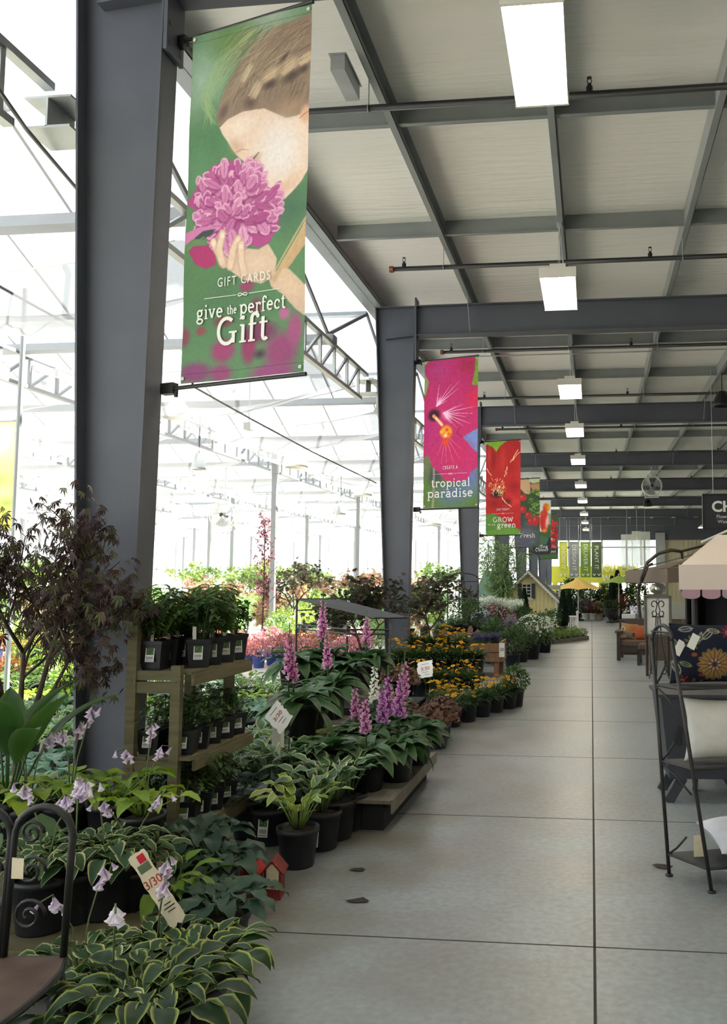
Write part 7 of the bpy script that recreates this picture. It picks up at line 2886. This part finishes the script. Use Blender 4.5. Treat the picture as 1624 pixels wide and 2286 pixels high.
def paint_navy(cv):
    r = rnd(77)
    cv.fill((38, 42, 64))
    w = lambda u, v: ((u - 1490) / 150.0, (v - 1408) / 125.0 * cv.asp)
    def flower(x, y, R_, n, c, cc, core):
        for k in range(n):
            a = 2 * math.pi * k / n
            cv.ell(x + math.cos(a) * R_ * .66, y + math.sin(a) * R_ * .66, R_ * .4, R_ * .19, c, .25, math.degrees(a))
            cv.line([(x + math.cos(a) * R_ * .4, y + math.sin(a) * R_ * .4), (x + math.cos(a) * R_ * .95, y + math.sin(a) * R_ * .95)], R_ * .03, cc)
        cv.ell(x, y, R_ * .42, R_ * .42, cc, .2)
        for k in range(8):
            a = 2 * math.pi * k / 8 + .2
            cv.ell(x + math.cos(a) * R_ * .28, y + math.sin(a) * R_ * .28, R_ * .13, R_ * .08, core, .3, math.degrees(a))
        cv.ell(x, y, R_ * .14, R_ * .14, (60, 80, 70), .3)
    def leafp(x, y, L_, ang, c):
        ca, sa = math.cos(math.radians(ang)), math.sin(math.radians(ang))
        cv.ell(x, y, L_, L_ * .42, c, .12, ang)
        cv.ell(x, y, L_ * .8, L_ * .28, (44, 50, 62), .15, ang)
        cv.line([(x - ca * L_, y - sa * L_), (x + ca * L_, y + sa * L_)], .006, c)
    flower(.44, .44, .19, 16, (196, 162, 92), (150, 66, 56), (204, 206, 180))
    flower(.60, .08, .075, 8, (150, 44, 60), (190, 80, 84), (220, 180, 160))
    flower(.20, .20, .085, 7, (150, 150, 96), (70, 84, 70), (200, 196, 150))
    flower(.26, .72, .12, 7, (150, 146, 84), (120, 40, 50), (190, 180, 120))
    flower(.12, .64, .08, 7, (170, 40, 56), (200, 70, 80), (220, 190, 150))
    flower(.80, .72, .11, 6, (92, 100, 82), (60, 70, 70), (140, 144, 110))
    flower(.95, .2, .09, 7, (140, 50, 60), (180, 120, 90), (210, 200, 160))
    for x, y, L_, a, c in [(.38, .10, .09, -40, (214, 210, 176)), (.45, .06, .07, 10, (214, 210, 176)), (.30, .13, .06, -70, (206, 204, 170)), (.70, .56, .09, -20, (120, 126, 122)), (.05, .78, .10, 70, (214, 214, 200)), (.10, .90, .11, 10, (220, 218, 206)), (.04, .48, .09, 60, (212, 212, 190)), (.13, .44, .07, 20, (180, 188, 130)),
                           (.50, .84, .08, 30, (84, 92, 96)), (.68, .88, .08, -30, (90, 98, 96)), (.88, .5, .1, 80, (70, 76, 84)), (.03, .25, .09, 80, (170, 176, 150)), (.16, .05, .08, -10, (206, 204, 190))]:
        leafp(x, y, L_, a, c)
    cv.ell(.22, .33, .04, .03, (196, 104, 60), .4)
    cv.ell(.30, .56, .03, .03, (170, 60, 60), .4)
    cv.im = cv.im * .64 + 6


shelf_mid = lambda z: (rack_at(z)[0] + rack_at(z)[1]) / 2 + Vector((fL.x, fL.y, z * 0))
# navy floral cushion on the top shelf
a, b = rack_at(sz[0])
base = Vector((fL.x, fL.y, 0)) + (a + b) / 2 + run * .29 + Vector((0, 0, .014))
rzr = math.atan2(run.y, run.x)
t = thing('cushion', 'navy cushion with embroidered flowers on the top shelf of the iron rack', 'cushion', base, rzr - .22)
cvp = Canvas(150, 120, .33 / .50)
paint_navy(cvp)
pl_ = pillow_mesh('cushion_front', .52, .33, .17, t, cvp, M['cloth_print'])
for x, z, rot in ((-.14, .235, -.5), (-.215, .20, -.55)):
    mb = MB()
    mb.box(-.022, .022, -.001, .001, -.042, .042)
    o = mb.build('swing_tag', M['white'], t, loc=(x, -.075 if x > -.2 else -.062, z))
    o.rotation_euler = (-.25, -rot, 0)
a, b = rack_at(sz[1])
base = Vector((fL.x, fL.y, 0)) + (a + b) / 2 + run * .30 + Vector((0, 0, .014))
t = thing('cushion', 'cream cushion standing on the middle shelf of the iron rack', 'cushion', base, rzr - .2)
pillow_mesh('cushion_front', .48, .34, .18, t, None, M['cushion_white'], .1)
mb = MB()
mb.grid(lambda p_, q_: (.12 + .09 * p_, -.085 - .02 * math.sin(p_ * 6), .2 + .11 * q_ + .01 * math.sin(p_ * 9)), 8, 6)
mb.build('fabric_bow', M['cushion_white'], t, True)
a, b = rack_at(sz[2])
base = Vector((fL.x, fL.y, 0)) + (a + b) / 2 + run * .36 + Vector((0, 0, .09))
t = thing('cushion', 'pale cushion lying flat on the lowest shelf of the iron rack', 'cushion', base, rzr - .1)
c_ = thing('pivot', 'x', 'x')
bpy.data.objects.remove(c_)
o1 = pillow_mesh('cushion_front', .46, .40, .17, t, None, M['cushion_pale'], .12)
for ch in t.children:
    ch.rotation_euler = (-math.pi / 2 + .12, 0, 0)
    ch.location = (0, -.2, 0)
mb = MB()
mb.box(-.03, .03, -.001, .001, 0, .11)
o = mb.build('swing_tag', M['paper'], t, loc=(-.28, -.0, -.076))
# grey cushion behind the navy one
a, b = rack_at(sz[0])
t = thing('cushion', 'plain grey cushion leaning behind the navy floral cushion', 'cushion', Vector((fL.x, fL.y, 0)) + a + run * .62 + Vector((.06, .05, .014)), rzr)
pillow_mesh('cushion_front', .40, .33, .13, t, None, mat('grey_cloth', (120, 118, 122), .85, 0, .05, 30), .09)

# dark garden chairs and low table behind the rack
def slat_chair(label, loc, rz, w=.62):
    t = thing('lounge_chair', label, 'chair', loc, rz)
    mb = MB()
    mb.hexa([(-w / 2, .25, .42), (w / 2, .25, .42), (w / 2, .45, .95), (-w / 2, .45, .95)], [(-w / 2, .30, .42), (w / 2, .30, .42), (w / 2, .50, .95), (-w / 2, .50, .95)])
    mb.build('backrest', M['slate'], t)
    mb = MB()
    mb.hexa([(-w / 2, -.3, .40), (w / 2, -.3, .40), (w / 2, .3, .34), (-w / 2, .3, .34)], [(-w / 2, -.3, .45), (w / 2, -.3, .45), (w / 2, .3, .39), (-w / 2, .3, .39)])
    mb.build('seat', M['slate'], t)
    for s in (-1, 1):
        for y0_, y1_ in ((-.28, -.36), (.28, .42)):
            mb = MB()
            mb.beam((s * (w / 2 - .02), y0_, .42), (s * (w / 2 - .0), y1_, 0), .05, .035, (1, 0, 0))
            mb.build('leg', M['slate'], t)
        mb = MB()
        mb.box(s * w / 2 - .03, s * w / 2 + .03, -.34, .36, .60, .63)
        mb.build('armrest', M['slate'], t)
    return t


M['slate'] = mat('dark_slate_resin', (58, 61, 68), .55, 0, .08, 6)
pz = F(1530, 1745)
t = thing('storage_cabinet', 'dark slate cabinet with a tapered lower body and hanging tag, behind the iron rack', 'cabinet', (P(1565, 1600, 6.2).x, 6.2, 0), .05)
zt0, zt1_ = P(1480, 1548, 6.2).z, P(1490, 1690, 6.2).z
xl0 = P(1474, 1550, 6.2).x - P(1565, 1600, 6.2).x
mb = MB()
mb.hexa([(xl0 + .06, .0, zt1_ - .15), (.34, 0, zt1_ - .15), (.34, .45, zt1_ - .15), (xl0 + .06, .45, zt1_ - .15)], [(xl0, -.03, zt0 - .02), (.38, -.03, zt0 - .02), (.38, .48, zt0 - .02), (xl0, .48, zt0 - .02)])
mb.build('body', M['slate'], t)
mb = MB()
mb.box(xl0 - .02, .40, -.05, .5, zt0 - .02, zt0)
mb.build('top', M['shelfdark'], t)
for x, x2 in ((xl0 + .16, xl0 + .05), (.22, .32)):
    for y in (.05, .4):
        mb = MB()
        mb.beam((x, y, zt1_ - .15), (x2, y, 0), .07, .04, (0, 1, 0))
        mb.build('leg', M['slate'], t)
mb = MB()
mb.hexa([(xl0 + .10, -.035, zt1_ + .10), (xl0 + .13, -.035, zt1_ + .09), (xl0 + .15, -.035, zt1_ + .2), (xl0 + .13, -.035, zt1_ + .24)], [(xl0 + .10, -.028, zt1_ + .10), (xl0 + .13, -.028, zt1_ + .09), (xl0 + .15, -.028, zt1_ + .2), (xl0 + .13, -.028, zt1_ + .24)])
mb.build('tassel', M['iron'], t)
slat_chair('dark slate lounge chair behind the cream cushion of the rack', (P(1640, 1700, 6.6).x + .12, 6.9, 0), -.2, .7)

# patio swing with a pink scalloped canopy
ys = 8.2
pA = P(1521, 1262, ys)
t = thing('patio_swing', 'patio swing with a pale pink scalloped canopy and dark hanging panels', 'patio swing', (pA.x, ys, 0), -.14)
M['canopy_pink'] = mat('pale_pink_canvas', (214, 200, 190), .8, 0, .03, 2)
M['canopy_mauve'] = mat('mauve_canopy_lining', (172, 140, 152), .8, 0, .04, 2)
M['black_mesh'] = mat('black_mesh_fabric', (22, 20, 24), .9, 0, .1, 5)
Ws = 2.3
zv0, zv1 = P(1524, 1316, ys).z, pA.z
sc_w = (P(1571, 1316, ys).x - P(1527, 1316, ys).x)
mb = MB()
mb.hexa([(0, -.02, zv1), (Ws, -.02, zv1), (Ws, 1.5, zv1), (0, 1.5, zv1)], [(.0, .0, zv1 + .005), (Ws, .0, zv1 + .005), (Ws, .75, zv1 + .33), (.35, .75, zv1 + .33)])
mb.build('canopy', M['canopy_pink'], t)
mb = MB()
mb.box(-.02, Ws, -.045, -.03, zv0, zv1 + .005)
mb.build('valance', M['canopy_pink'], t)
x = 0.0
while x < Ws - .1:
    mb = MB()
    pts = [(x + .008, zv0), (x + sc_w - .008, zv0)] + [(x + sc_w / 2 + (sc_w / 2 - .008) * math.cos(a_), zv0 - .055 - .035 * math.sin(a_)) for a_ in np.linspace(0, math.pi, 9)]
    mb.hexa([(px, -.05 + .02 * (zv0 - pz_) * 4, pz_) for px, pz_ in pts], [(px, -.042 + .02 * (zv0 - pz_) * 4, pz_) for px, pz_ in pts])
    mb.build('scallop', M['canopy_mauve'], t)
    x += sc_w
mb = MB()
mb.hexa([(-.02, -.03, zv0 - .02), (-.02, 1.5, zv0 - .02), (-.02, 1.5, zv1), (-.02, -.03, zv1)], [(-.005, -.03, zv0 - .02), (-.005, 1.5, zv0 - .02), (-.005, 1.5, zv1), (-.005, -.03, zv1)])
mb.build('valance', M['canopy_mauve'], t)
for x in (.12, Ws - .1):
    for y in (.1, 1.35):
        mb = MB()
        mb.tube([(x, y, 0), (x, y, zv1)], .03, 8)
        mb.build('post', M['iron'], t)
for nm, c in (('rear_curtain', (.05, Ws, 1.4, 1.42, .15, zv0)), ('side_curtain', (.02, .05, .75, 1.42, .12, zv0 + .02)), ('mesh_screen', (.22, Ws, .7, .72, .3, zv0 - .02))):
    mb = MB()
    x0_, x1_, y0_, y1_, z0_, z1_ = c
    if nm == 'side_curtain':
        mb.grid(lambda p_, q_: (.03 + .04 * math.sin(p_ * 30) * (1 - .5 * q_), y0_ + (y1_ - y0_) * p_, z0_ + (z1_ - z0_) * q_), 30, 4)
    else:
        mb.grid(lambda p_, q_: (x0_ + (x1_ - x0_) * p_, y0_ + .04 * math.sin(p_ * 40), z0_ + (z1_ - z0_) * q_), 60, 4)
    mb.build(nm, M['black_mesh'], t, True)
mb = MB()
mb.box(.3, Ws - .2, .25, .9, .38, .5)
mb.build('seat_cushion', M['black_mesh'], t)
mb = MB()
mb.box(.3, Ws - .2, .85, .95, .5, .95)
mb.build('back_cushion', M['slate'], t)

# cantilever umbrella: brown square canopy on a curved pole
M['canopy_brown'] = mat('taupe_canvas', (108, 94, 82), .8, 0, .04, 2)
M['pole_brown'] = mat('bronze_pole', (70, 62, 48), .45, .1, .1, 8)
A_, B_ = P(1397, 1275, 21.0), P(1491, 1268, 17.8)
apx = P(1640, 1212, 19.5)
t = thing('cantilever_umbrella', 'square taupe umbrella canopy hung from a curved bronze pole', 'umbrella', (A_.x, A_.y, 0))
lo = lambda q: Vector((q.x - A_.x, q.y - A_.y, q.z))
a0, b0 = lo(A_), lo(B_)
ap = lo(apx)
c0 = Vector((2 * ap.x - a0.x, 2 * ap.y - a0.y, a0.z))
d0 = Vector((2 * ap.x - b0.x, 2 * ap.y - b0.y, b0.z))
mb = MB()
qs = [a0, b0, c0, d0]
for k in range(4):
    p0, p1 = qs[k], qs[(k + 1) % 4]
    mb.grid(lambda u_, v_: tuple((p0 * (1 - u_) + p1 * u_) * (1 - v_) + ap * v_ + Vector((0, 0, -.10 * math.sin(math.pi * v_) * (1 if .0 < v_ < 1 else 0)))), 6, 6)
mb.build('canopy', M['canopy_brown'], t)
for k in range(4):
    p0, p1 = qs[k], qs[(k + 1) % 4]
    mb = MB()
    mb.grid(lambda u_, v_: tuple(p0 * (1 - u_) + p1 * u_ + Vector((0, 0, -.30 * v_ + .01 * math.sin(u_ * 12)))), 12, 2)
    mb.build('valance', M['canopy_brown'], t)
for q in qs:
    mb = MB()
    mb.tube([ap - Vector((0, 0, .03)), q - Vector((0, 0, .02))], .014, 5)
    mb.build('rib', M['pole_brown'], t)
yq = 18.6
pts = [P(1431, 1392, yq), P(1425, 1330, yq), P(1432, 1290, yq), P(1446, 1256, yq), P(1470, 1236, yq), P(1500, 1228, yq), P(1522, 1231, yq)]
mb = MB()
q0 = lo(pts[0])
mb.tube([Vector((q0.x, q0.y, 0))] + [lo(q) for q in pts], .038, 8)
mb.build('curved_pole', M['pole_brown'], t, True)
mb = MB()
mb.tube([lo(pts[-1]), lo(P(1524, 1246, 18.9))], .03, 6)
mb.tube([lo(P(1434, 1300, yq)), lo(P(1448, 1262, yq - .05)), lo(P(1458, 1258, yq - .1))], .025, 6)
mb.tube([lo(P(1425, 1312, yq - .08)), lo(P(1428, 1306, yq))], .04, 8)
mb.build('pole_fitting', M['pole_brown'], t, True)
mb = MB()
mb.box(q0.x - .4, q0.x + .4, q0.y - .4, q0.y + .4, 0, .06)
mb.build('base', M['pole_brown'], t)
mb = MB()
mb.tube([ap, Vector((ap.x, ap.y, ap.z + .2))], .03, 6)
mb.tube([Vector((ap.x, ap.y, ap.z + .12)), lo(pts[-1])], .03, 6)
mb.build('top_arm', M['pole_brown'], t)

# loveseat, ottoman and cushions
M['dark_wood'] = mat('dark_brown_wood', (56, 44, 38), .5, 0, .2, 6)
M['brown_fabric'] = mat('brown_seat_fabric', (98, 78, 66), .85, 0, .06, 20)
ly = 16.9
lx = P(1378, 1440, ly).x
t = thing('loveseat', 'dark wooden slatted loveseat with brown seat cushions beside the aisle', 'sofa', (lx, ly, 0), -.12)
wL = 1.35
for x in (0, wL):
    for y, z in ((0, .56), (.68, .78)):
        mb = MB()
        mb.box(x, x + .07, y - .03, y + .04, 0, z)
        mb.build('leg', M['dark_wood'], t)
    mb = MB()
    mb.box(x - .03, x + .10, -.08, .72, .55, .585)
    mb.build('armrest', M['dark_wood'], t)
    for k in range(3):
        mb = MB()
        mb.box(x + .02, x + .05, .12 + k * .18, .18 + k * .18, .2, .55)
        mb.build('arm_slat', M['dark_wood'], t)
mb = MB()
mb.box(.0, wL + .07, -.01, .03, .17, .27)
mb.build('front_rail', M['dark_wood'], t)
mb = MB()
mb.hexa([(.04, .62, .3), (wL + .03, .62, .3), (wL + .03, .66, .3), (.04, .66, .3)], [(.04, .74, .80), (wL + .03, .74, .80), (wL + .03, .78, .80), (.04, .78, .80)])
mb.build('backrest', M['dark_wood'], t)
for k in range(2):
    x0_ = .07 + k * wL / 2
    mb = MB()
    mb.box(x0_, x0_ + wL / 2 - .01, .02, .62, .27, .40)
    o = mb.build('seat_cushion', M['brown_fabric'], t)
    bv = o.modifiers.new('soft', 'BEVEL')
    bv.width, bv.segments = .03, 3
t2 = thing('ottoman', 'dark wooden ottoman with a brown cushion in front of the loveseat', 'ottoman', (P(1423, 1470, 16.0).x, 15.95, 0), -.12)
for x in (0, .5):
    for y in (0, .4):
        mb = MB()
        mb.box(x, x + .06, y, y + .06, 0, .28)
        mb.build('leg', M['dark_wood'], t2)
mb = MB()
mb.box(0, .56, .0, .46, .2, .28)
mb.build('frame', M['dark_wood'], t2)
mb = MB()
mb.box(.02, .54, .02, .44, .28, .40)
o = mb.build('cushion', M['brown_fabric'], t2)
bv = o.modifiers.new('soft', 'BEVEL')
bv.width, bv.segments = .03, 3
cvq = Canvas(40, 40, 1)
cvq.fill((196, 150, 104))
for x, y, rr_, c in [(.15, .4, .2, (214, 206, 180)), (.15, .4, .08, (90, 110, 120)), (.7, .3, .25, (206, 128, 72)), (.6, .75, .22, (150, 150, 140)), (.3, .85, .15, (222, 214, 196)), (.85, .7, .15, (120, 84, 70))]:
    cvq.ell(x, y, rr_, rr_, c, .3)
cvq.im = cvq.im * .8
t = thing('cushion', 'patterned orange and cream cushion at the arm of the loveseat', 'cushion', (P(1403, 1420, 17.1).x, 17.15, .40), -.25)
pillow_mesh('cushion_front', .36, .33, .13, t, cvq, M['cloth_print'])
t.rotation_euler = (-.2, .1, -.25)
t = thing('cushion', 'plain orange cushion in the middle of the loveseat', 'cushion', (P(1436, 1420, 17.1).x, 17.1, .40), -.1)
pillow_mesh('cushion_front', .42, .30, .13, t, None, mat('orange_cloth', (164, 86, 46), .8, 0, .05))
t.rotation_euler = (-.22, 0, -.1)
# console behind the loveseat with white and blue pieces
cx = P(1420, 1400, 19.5).x + .45
t = thing('console_table', 'dark console table behind the loveseat', 'table', (cx, 19.5, 0))
mb = MB()
mb.box(-.7, .7, -.2, .2, .62, .66)
mb.build('table_top', M['dark_wood'], t)
for x in (-.65, .65):
    for y in (-.16, .16):
        mb = MB()
        mb.box(x - .03, x + .03, y - .03, y + .03, 0, .62)
        mb.build('leg', M['dark_wood'], t)
mb = MB()
mb.box(-.15, .15, -.1, .1, 0, .16)
o = mb.build('gift_box', M['white'], None, loc=(P(1404, 1385, 19.5).x, 19.45, .66))
tag(o, 'white box standing on the console behind the loveseat', 'box')
cvb = Canvas(40, 30, .8)
cvb.fill((214, 216, 226))
r = rnd(8)
for k in range(40):
    cvb.ell(r.random(), r.random() * .8, .06, .03, (70, 84, 150), .4, r.uniform(0, 180))
t = thing('cushion', 'blue and white patterned cushion on the console by the curved pole', 'cushion', (P(1425, 1385, 19.5).x, 19.5, .66), 0)
pillow_mesh('cushion_front', .36, .36, .12, t, cvb, M['cloth_print'])
# framed white panel and fleur de lis easel
yf_ = 14.2
t = thing('framed_panel', 'white panel in a pale grey frame leaning behind the scroll easel', 'picture frame', (P(1470, 1400, yf_).x, yf_, 0), .15)
z0_, z1_ = 0.66, P(1470, 1330, yf_).z
wf = P(1502, 1340, yf_).x - P(1440, 1340, yf_).x
mb = MB()
mb.box(-wf / 2 + .03, wf / 2 - .03, .0, .02, z0_, z1_)
mb.build('panel', M['white'], t)
mb = MB()
for a_ in ((-wf / 2, -wf / 2 + .04, z0_, z1_), (wf / 2 - .04, wf / 2, z0_, z1_), (-wf / 2, wf / 2, z1_ - .04, z1_), (-wf / 2, wf / 2, z0_, z0_ + .04)):
    mb.box(a_[0], a_[1], -.02, .03, a_[2], a_[3])
mb.build('frame', M['greywood'], t)
for x in (-wf / 2 + .05, wf / 2 - .05):
    mb = MB()
    mb.box(x - .02, x + .02, .03, .09, 0, z1_ - .1)
    mb.build('prop', M['dark_wood'], t)
mb = MB()
for k in range(9):
    a_ = k / 9 * 6.28
    mb.tube([(.14 * math.cos(a_ + j * .5) * (1 - j / 10), -.01 + 0 * j, z1_ + .12 + .1 * math.sin(a_ + j * .5) * (1 - j / 10)) for j in range(8)], .008, 4)
mb.box(-.16, .16, -.02, .02, z1_, z1_ + .03)
mb.build('carved_crest', M['greywood'], t)
ye_ = 13.9
ex = P(1470, 1400, ye_).x
t = thing('scroll_easel', 'black iron easel with a scrolled fleur top before the white panel', 'easel', (ex, ye_, 0), .05)
zt2 = P(1470, 1336, ye_).z
def scroll(mb, x0, z0, sx, R_, up):
    pts = []
    for k in range(18):
        q = k / 17
        a_ = math.pi * (1.0 - 1.55 * q)
        rr_ = R_ * (1 - .55 * q)
        pts.append((x0 + sx * (R_ + rr_ * math.cos(a_)), 0, z0 + up * rr_ * math.sin(a_) * 1.3))
    mb.tube(pts, .009, 5)
for sx in (-1, 1):
    mb = MB()
    scroll(mb, sx * .01, zt2 - .10, sx, .055, 1)
    mb.tube([(sx * .01, 0, zt2 - .1), (sx * .035, 0, zt2 - .2), (sx * .012, 0, zt2 - .28)], .009, 5)
    mb.build('scroll', M['iron'], t, True)
    mb = MB()
    scroll(mb, sx * .012, zt2 - .24, sx, .05, -1)
    mb.build('scroll', M['iron'], t, True)
    mb = MB()
    mb.tube([(sx * .03, 0, zt2 - .3), (sx * .05, -.02, .6), (sx * .16, -.06, .0)], .011, 6)
    mb.build('leg', M['iron'], t)
    mb = MB()
    scroll(mb, sx * .05, .12, sx, .045, -1)
    mb.build('scroll', M['iron'], t, True)
mb = MB()
mb.tube([(.0, 0, zt2 - .09), (-.022, 0, zt2 - .05), (0, 0, zt2), (.022, 0, zt2 - .05), (0, 0, zt2 - .09)], .008, 5)
mb.tube([(-.1, 0, zt2 - .3), (.1, 0, zt2 - .3)], .009, 5)
mb.tube([(0, 0, zt2 - .3), (0, .3, 0)], .009, 5)
mb.build('rear_strut', M['iron'], t)
# second dark wicker panel behind the rack arch
mb = MB()
mb.box(-.32, .32, -.03, .03, .18, .86)
for x in (-.3, .3):
    mb.box(x - .03, x + .03, -.06, .06, 0, .9)
o = mb.build('wicker_screen', mat('grey_brown_wicker', (96, 86, 74), .8, 0, .2, 30, bump=.4), None, loc=(P(1492, 1450, 15.1).x, 15.1, 0))
tag(o, 'grey brown wicker screen between the easel and the iron rack', 'screen')
# fallen leaves on the floor
for u, v, s_, lab in [(803, 1943, 1.0, 'dark dry leaf scrap on the concrete, nearer the pots'), (801, 2012, 1.15, 'dark dry leaf scrap on the concrete, nearer the viewer'), (1478, 1935, 1.1, 'dry brown leaf at the rear foot of the iron rack')]:
    q = F(u, v)
    mb = MB()
    r = rnd(u + v)
    m = 9
    mb.add([(0, 0, .004)] + [(s_ * .03 * (1 + r.uniform(-.3, .4)) * math.cos(k * 6.28 / m) * 1.5, s_ * .03 * (1 + r.uniform(-.3, .4)) * math.sin(k * 6.28 / m), .002 + r.uniform(0, .004)) for k in range(m)], [(0, k + 1, (k + 1) % m + 1) for k in range(m)], S(52, 46, 40))
    o = mb.build('fallen_leaf', M['vcol'], None, loc=(q.x, q.y, .001))
    tag(o, lab, 'leaf')

# ------------------------------------------------------------------ greenhouse planting
def greenhouse():
    r = rnd(55)
    HF = [Proto(hosta(101, 20, .17, .1, (74, 112, 66), (206, 214, 170), 'gal', 1.1)), Proto(hosta(102, 18, .2, .14, (84, 122, 100), None, 'gal', 1.1)), Proto(hosta(103, 22, .16, .085, (128, 158, 60), None, 'gal', 1.1)), Proto(hosta(104, 22, .19, .07, (92, 130, 66), (200, 210, 150), 'gal', 1.0, upright=.4))]
    labs = ['cream edged hosta in the hosta field beyond the plant stand', 'blue green hosta in the hosta field beyond the plant stand', 'yellow green hosta in the hosta field beyond the plant stand', 'narrow leaved hosta in the hosta field beyond the plant stand']
    y = 5.45
    row = 0
    while y < 10.7:
        x = -2.75 if y < 6.9 else (-2.95 if y < 8.3 else -3.5)
        kind = [1, 3, 0, 1, 2, 3, 0, 2][(row // 2) % 8]
        xl = -4.2 - (y - 5) * .9
        while x > max(xl, -8.6):
            if True:
                k = kind if r.random() < .8 else r.randrange(4)
                HF[k].put((x + r.uniform(-.05, .05), y + r.uniform(-.05, .05), 0), r.uniform(0, 6.28), labs[k], 'hosta field in the greenhouse', r.uniform(.9, 1.15))
            x -= .44
        y += .43
        row += 1
    BP = [Proto(bush(111, (.2, .2, .15), 240, .055, .03, ((188, 136, 138), (204, 154, 148), (160, 116, 112)), 'blue')), Proto(bush(112, (.2, .2, .16), 260, .055, .03, ((176, 110, 80), (196, 150, 90)), 'blue')), Proto(bush(113, (.2, .2, .2), 280, .055, .03, ((120, 156, 70), (150, 180, 90)), 'blue')), Proto(bush(114, (.22, .22, .2), 280, .055, .03, ((206, 146, 150), (190, 124, 136)), 'blue'))]
    bl = ['burgundy leaved plant in a blue pot across the sunlit path', 'copper leaved plant in a blue pot across the sunlit path', 'light green plant in a blue pot across the sunlit path', 'rosy leaved plant in a blue pot across the sunlit path']
    for row_ in range(5):
        for i in range(16):
            x, y = -4.6 - i * .48, 14.6 + row_ * .5 + i * .06
            k = r.choice([0, 1, 3, 0, 3] if i < 9 else [2, 2, 1])
            BP[k].put((x + r.uniform(-.05, .05), y, 0), r.uniform(0, 6.28), bl[k], 'blue pots across the greenhouse path', r.uniform(.9, 1.2))
    for (u, v, k) in [(45, 1560, 2), (75, 1555, 2), (150, 1595, 2), (172, 1590, 2), (20, 1565, 1), (110, 1560, 2), (165, 1560, 0), (30, 1545, 1)]:
        q = F(u, v)
        BP[k].put((q.x, q.y, 0), u, bl[k].replace('across the sunlit path', 'seen through the dark maple'), 'blue pots seen through the maple', 1.15)
    SH = [(Proto(bush(121, (.5, .5, .5), 620, .1, .06, ((156, 184, 96), (180, 200, 116)), 'tree')), 'yellow green shrub in the sunlit greenhouse'), (Proto(bush(122, (.45, .45, .6), 620, .1, .055, ((130, 166, 104), (150, 182, 120)), 'tree')), 'mid green shrub in the sunlit greenhouse'),  # leaf colours lightened, the wash of flare and haze put in
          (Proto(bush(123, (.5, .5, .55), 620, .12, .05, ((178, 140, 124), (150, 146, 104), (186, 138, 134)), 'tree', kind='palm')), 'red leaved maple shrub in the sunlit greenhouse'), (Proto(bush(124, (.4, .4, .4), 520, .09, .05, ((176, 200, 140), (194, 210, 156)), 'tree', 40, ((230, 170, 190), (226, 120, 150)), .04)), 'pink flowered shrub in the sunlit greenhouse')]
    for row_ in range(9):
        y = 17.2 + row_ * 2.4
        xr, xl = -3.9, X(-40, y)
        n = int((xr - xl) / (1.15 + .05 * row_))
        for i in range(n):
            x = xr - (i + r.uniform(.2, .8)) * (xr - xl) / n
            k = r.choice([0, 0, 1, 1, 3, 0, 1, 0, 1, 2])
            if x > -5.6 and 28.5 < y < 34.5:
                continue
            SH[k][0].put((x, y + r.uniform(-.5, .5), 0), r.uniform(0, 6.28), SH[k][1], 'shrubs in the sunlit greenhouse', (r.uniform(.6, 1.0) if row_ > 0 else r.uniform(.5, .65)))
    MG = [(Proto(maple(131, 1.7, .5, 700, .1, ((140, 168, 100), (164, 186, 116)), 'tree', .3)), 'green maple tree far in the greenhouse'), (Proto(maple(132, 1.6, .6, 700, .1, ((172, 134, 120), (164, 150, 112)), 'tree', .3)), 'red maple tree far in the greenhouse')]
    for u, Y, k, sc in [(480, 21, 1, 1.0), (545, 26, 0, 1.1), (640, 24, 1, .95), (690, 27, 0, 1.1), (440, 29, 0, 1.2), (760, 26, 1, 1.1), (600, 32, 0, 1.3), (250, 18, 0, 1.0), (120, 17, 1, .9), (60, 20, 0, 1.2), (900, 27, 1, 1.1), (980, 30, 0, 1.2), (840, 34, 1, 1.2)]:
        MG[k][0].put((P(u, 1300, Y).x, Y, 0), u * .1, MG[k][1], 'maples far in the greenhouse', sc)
    # slender purple leaved tree
    st, mb = MB(), MB()
    st.tube([(0, 0, .25), (.02, 0, 1.6), (0, .02, 3.1)], [.025, .018, .005], 6)
    for k in range(26):
        z = .9 + k * .085
        a_ = k * 2.4
        l_ = .45 * (1 - (z - .8) / 3.2)
        tip = Vector((math.cos(a_) * l_, math.sin(a_) * l_, z + l_ * 1.1))
        st.tube([(0, 0, z), tip], [.007, .003], 4)
        for j in range(16):
            q = r.random()
            small_leaf(mb, Vector((0, 0, z)) * (1 - q) + tip * q + rdir(r) * .05, rdir(r), Vector((0, 0, 1)), .09, .05, jit(S(*r.choice([(150, 90, 110), (120, 70, 84), (170, 120, 130)])), r, .2))
    o = potted('purple_leaved_tree', 'tree', 'tree', mb, None, None, st)
    o.location = (P(588, 1300, 19.0).x, 19.0, 0)
    tag(o, 'slender purple leaved tree rising between two white greenhouse posts')
    M2.put((P(655, 1300, 22).x, 22, 0), 1, 'thin bronze maple right of the slender purple tree'.replace('right of', 'beside'), None, 1.2)


greenhouse()

# ------------------------------------------------------------------ tidy: drop makers' samples that were never placed
for o in list(SC.objects):
    if o.parent is None and o.get('label') == 'x':
        for c in list(o.children_recursive):
            bpy.data.objects.remove(c)
        bpy.data.objects.remove(o)
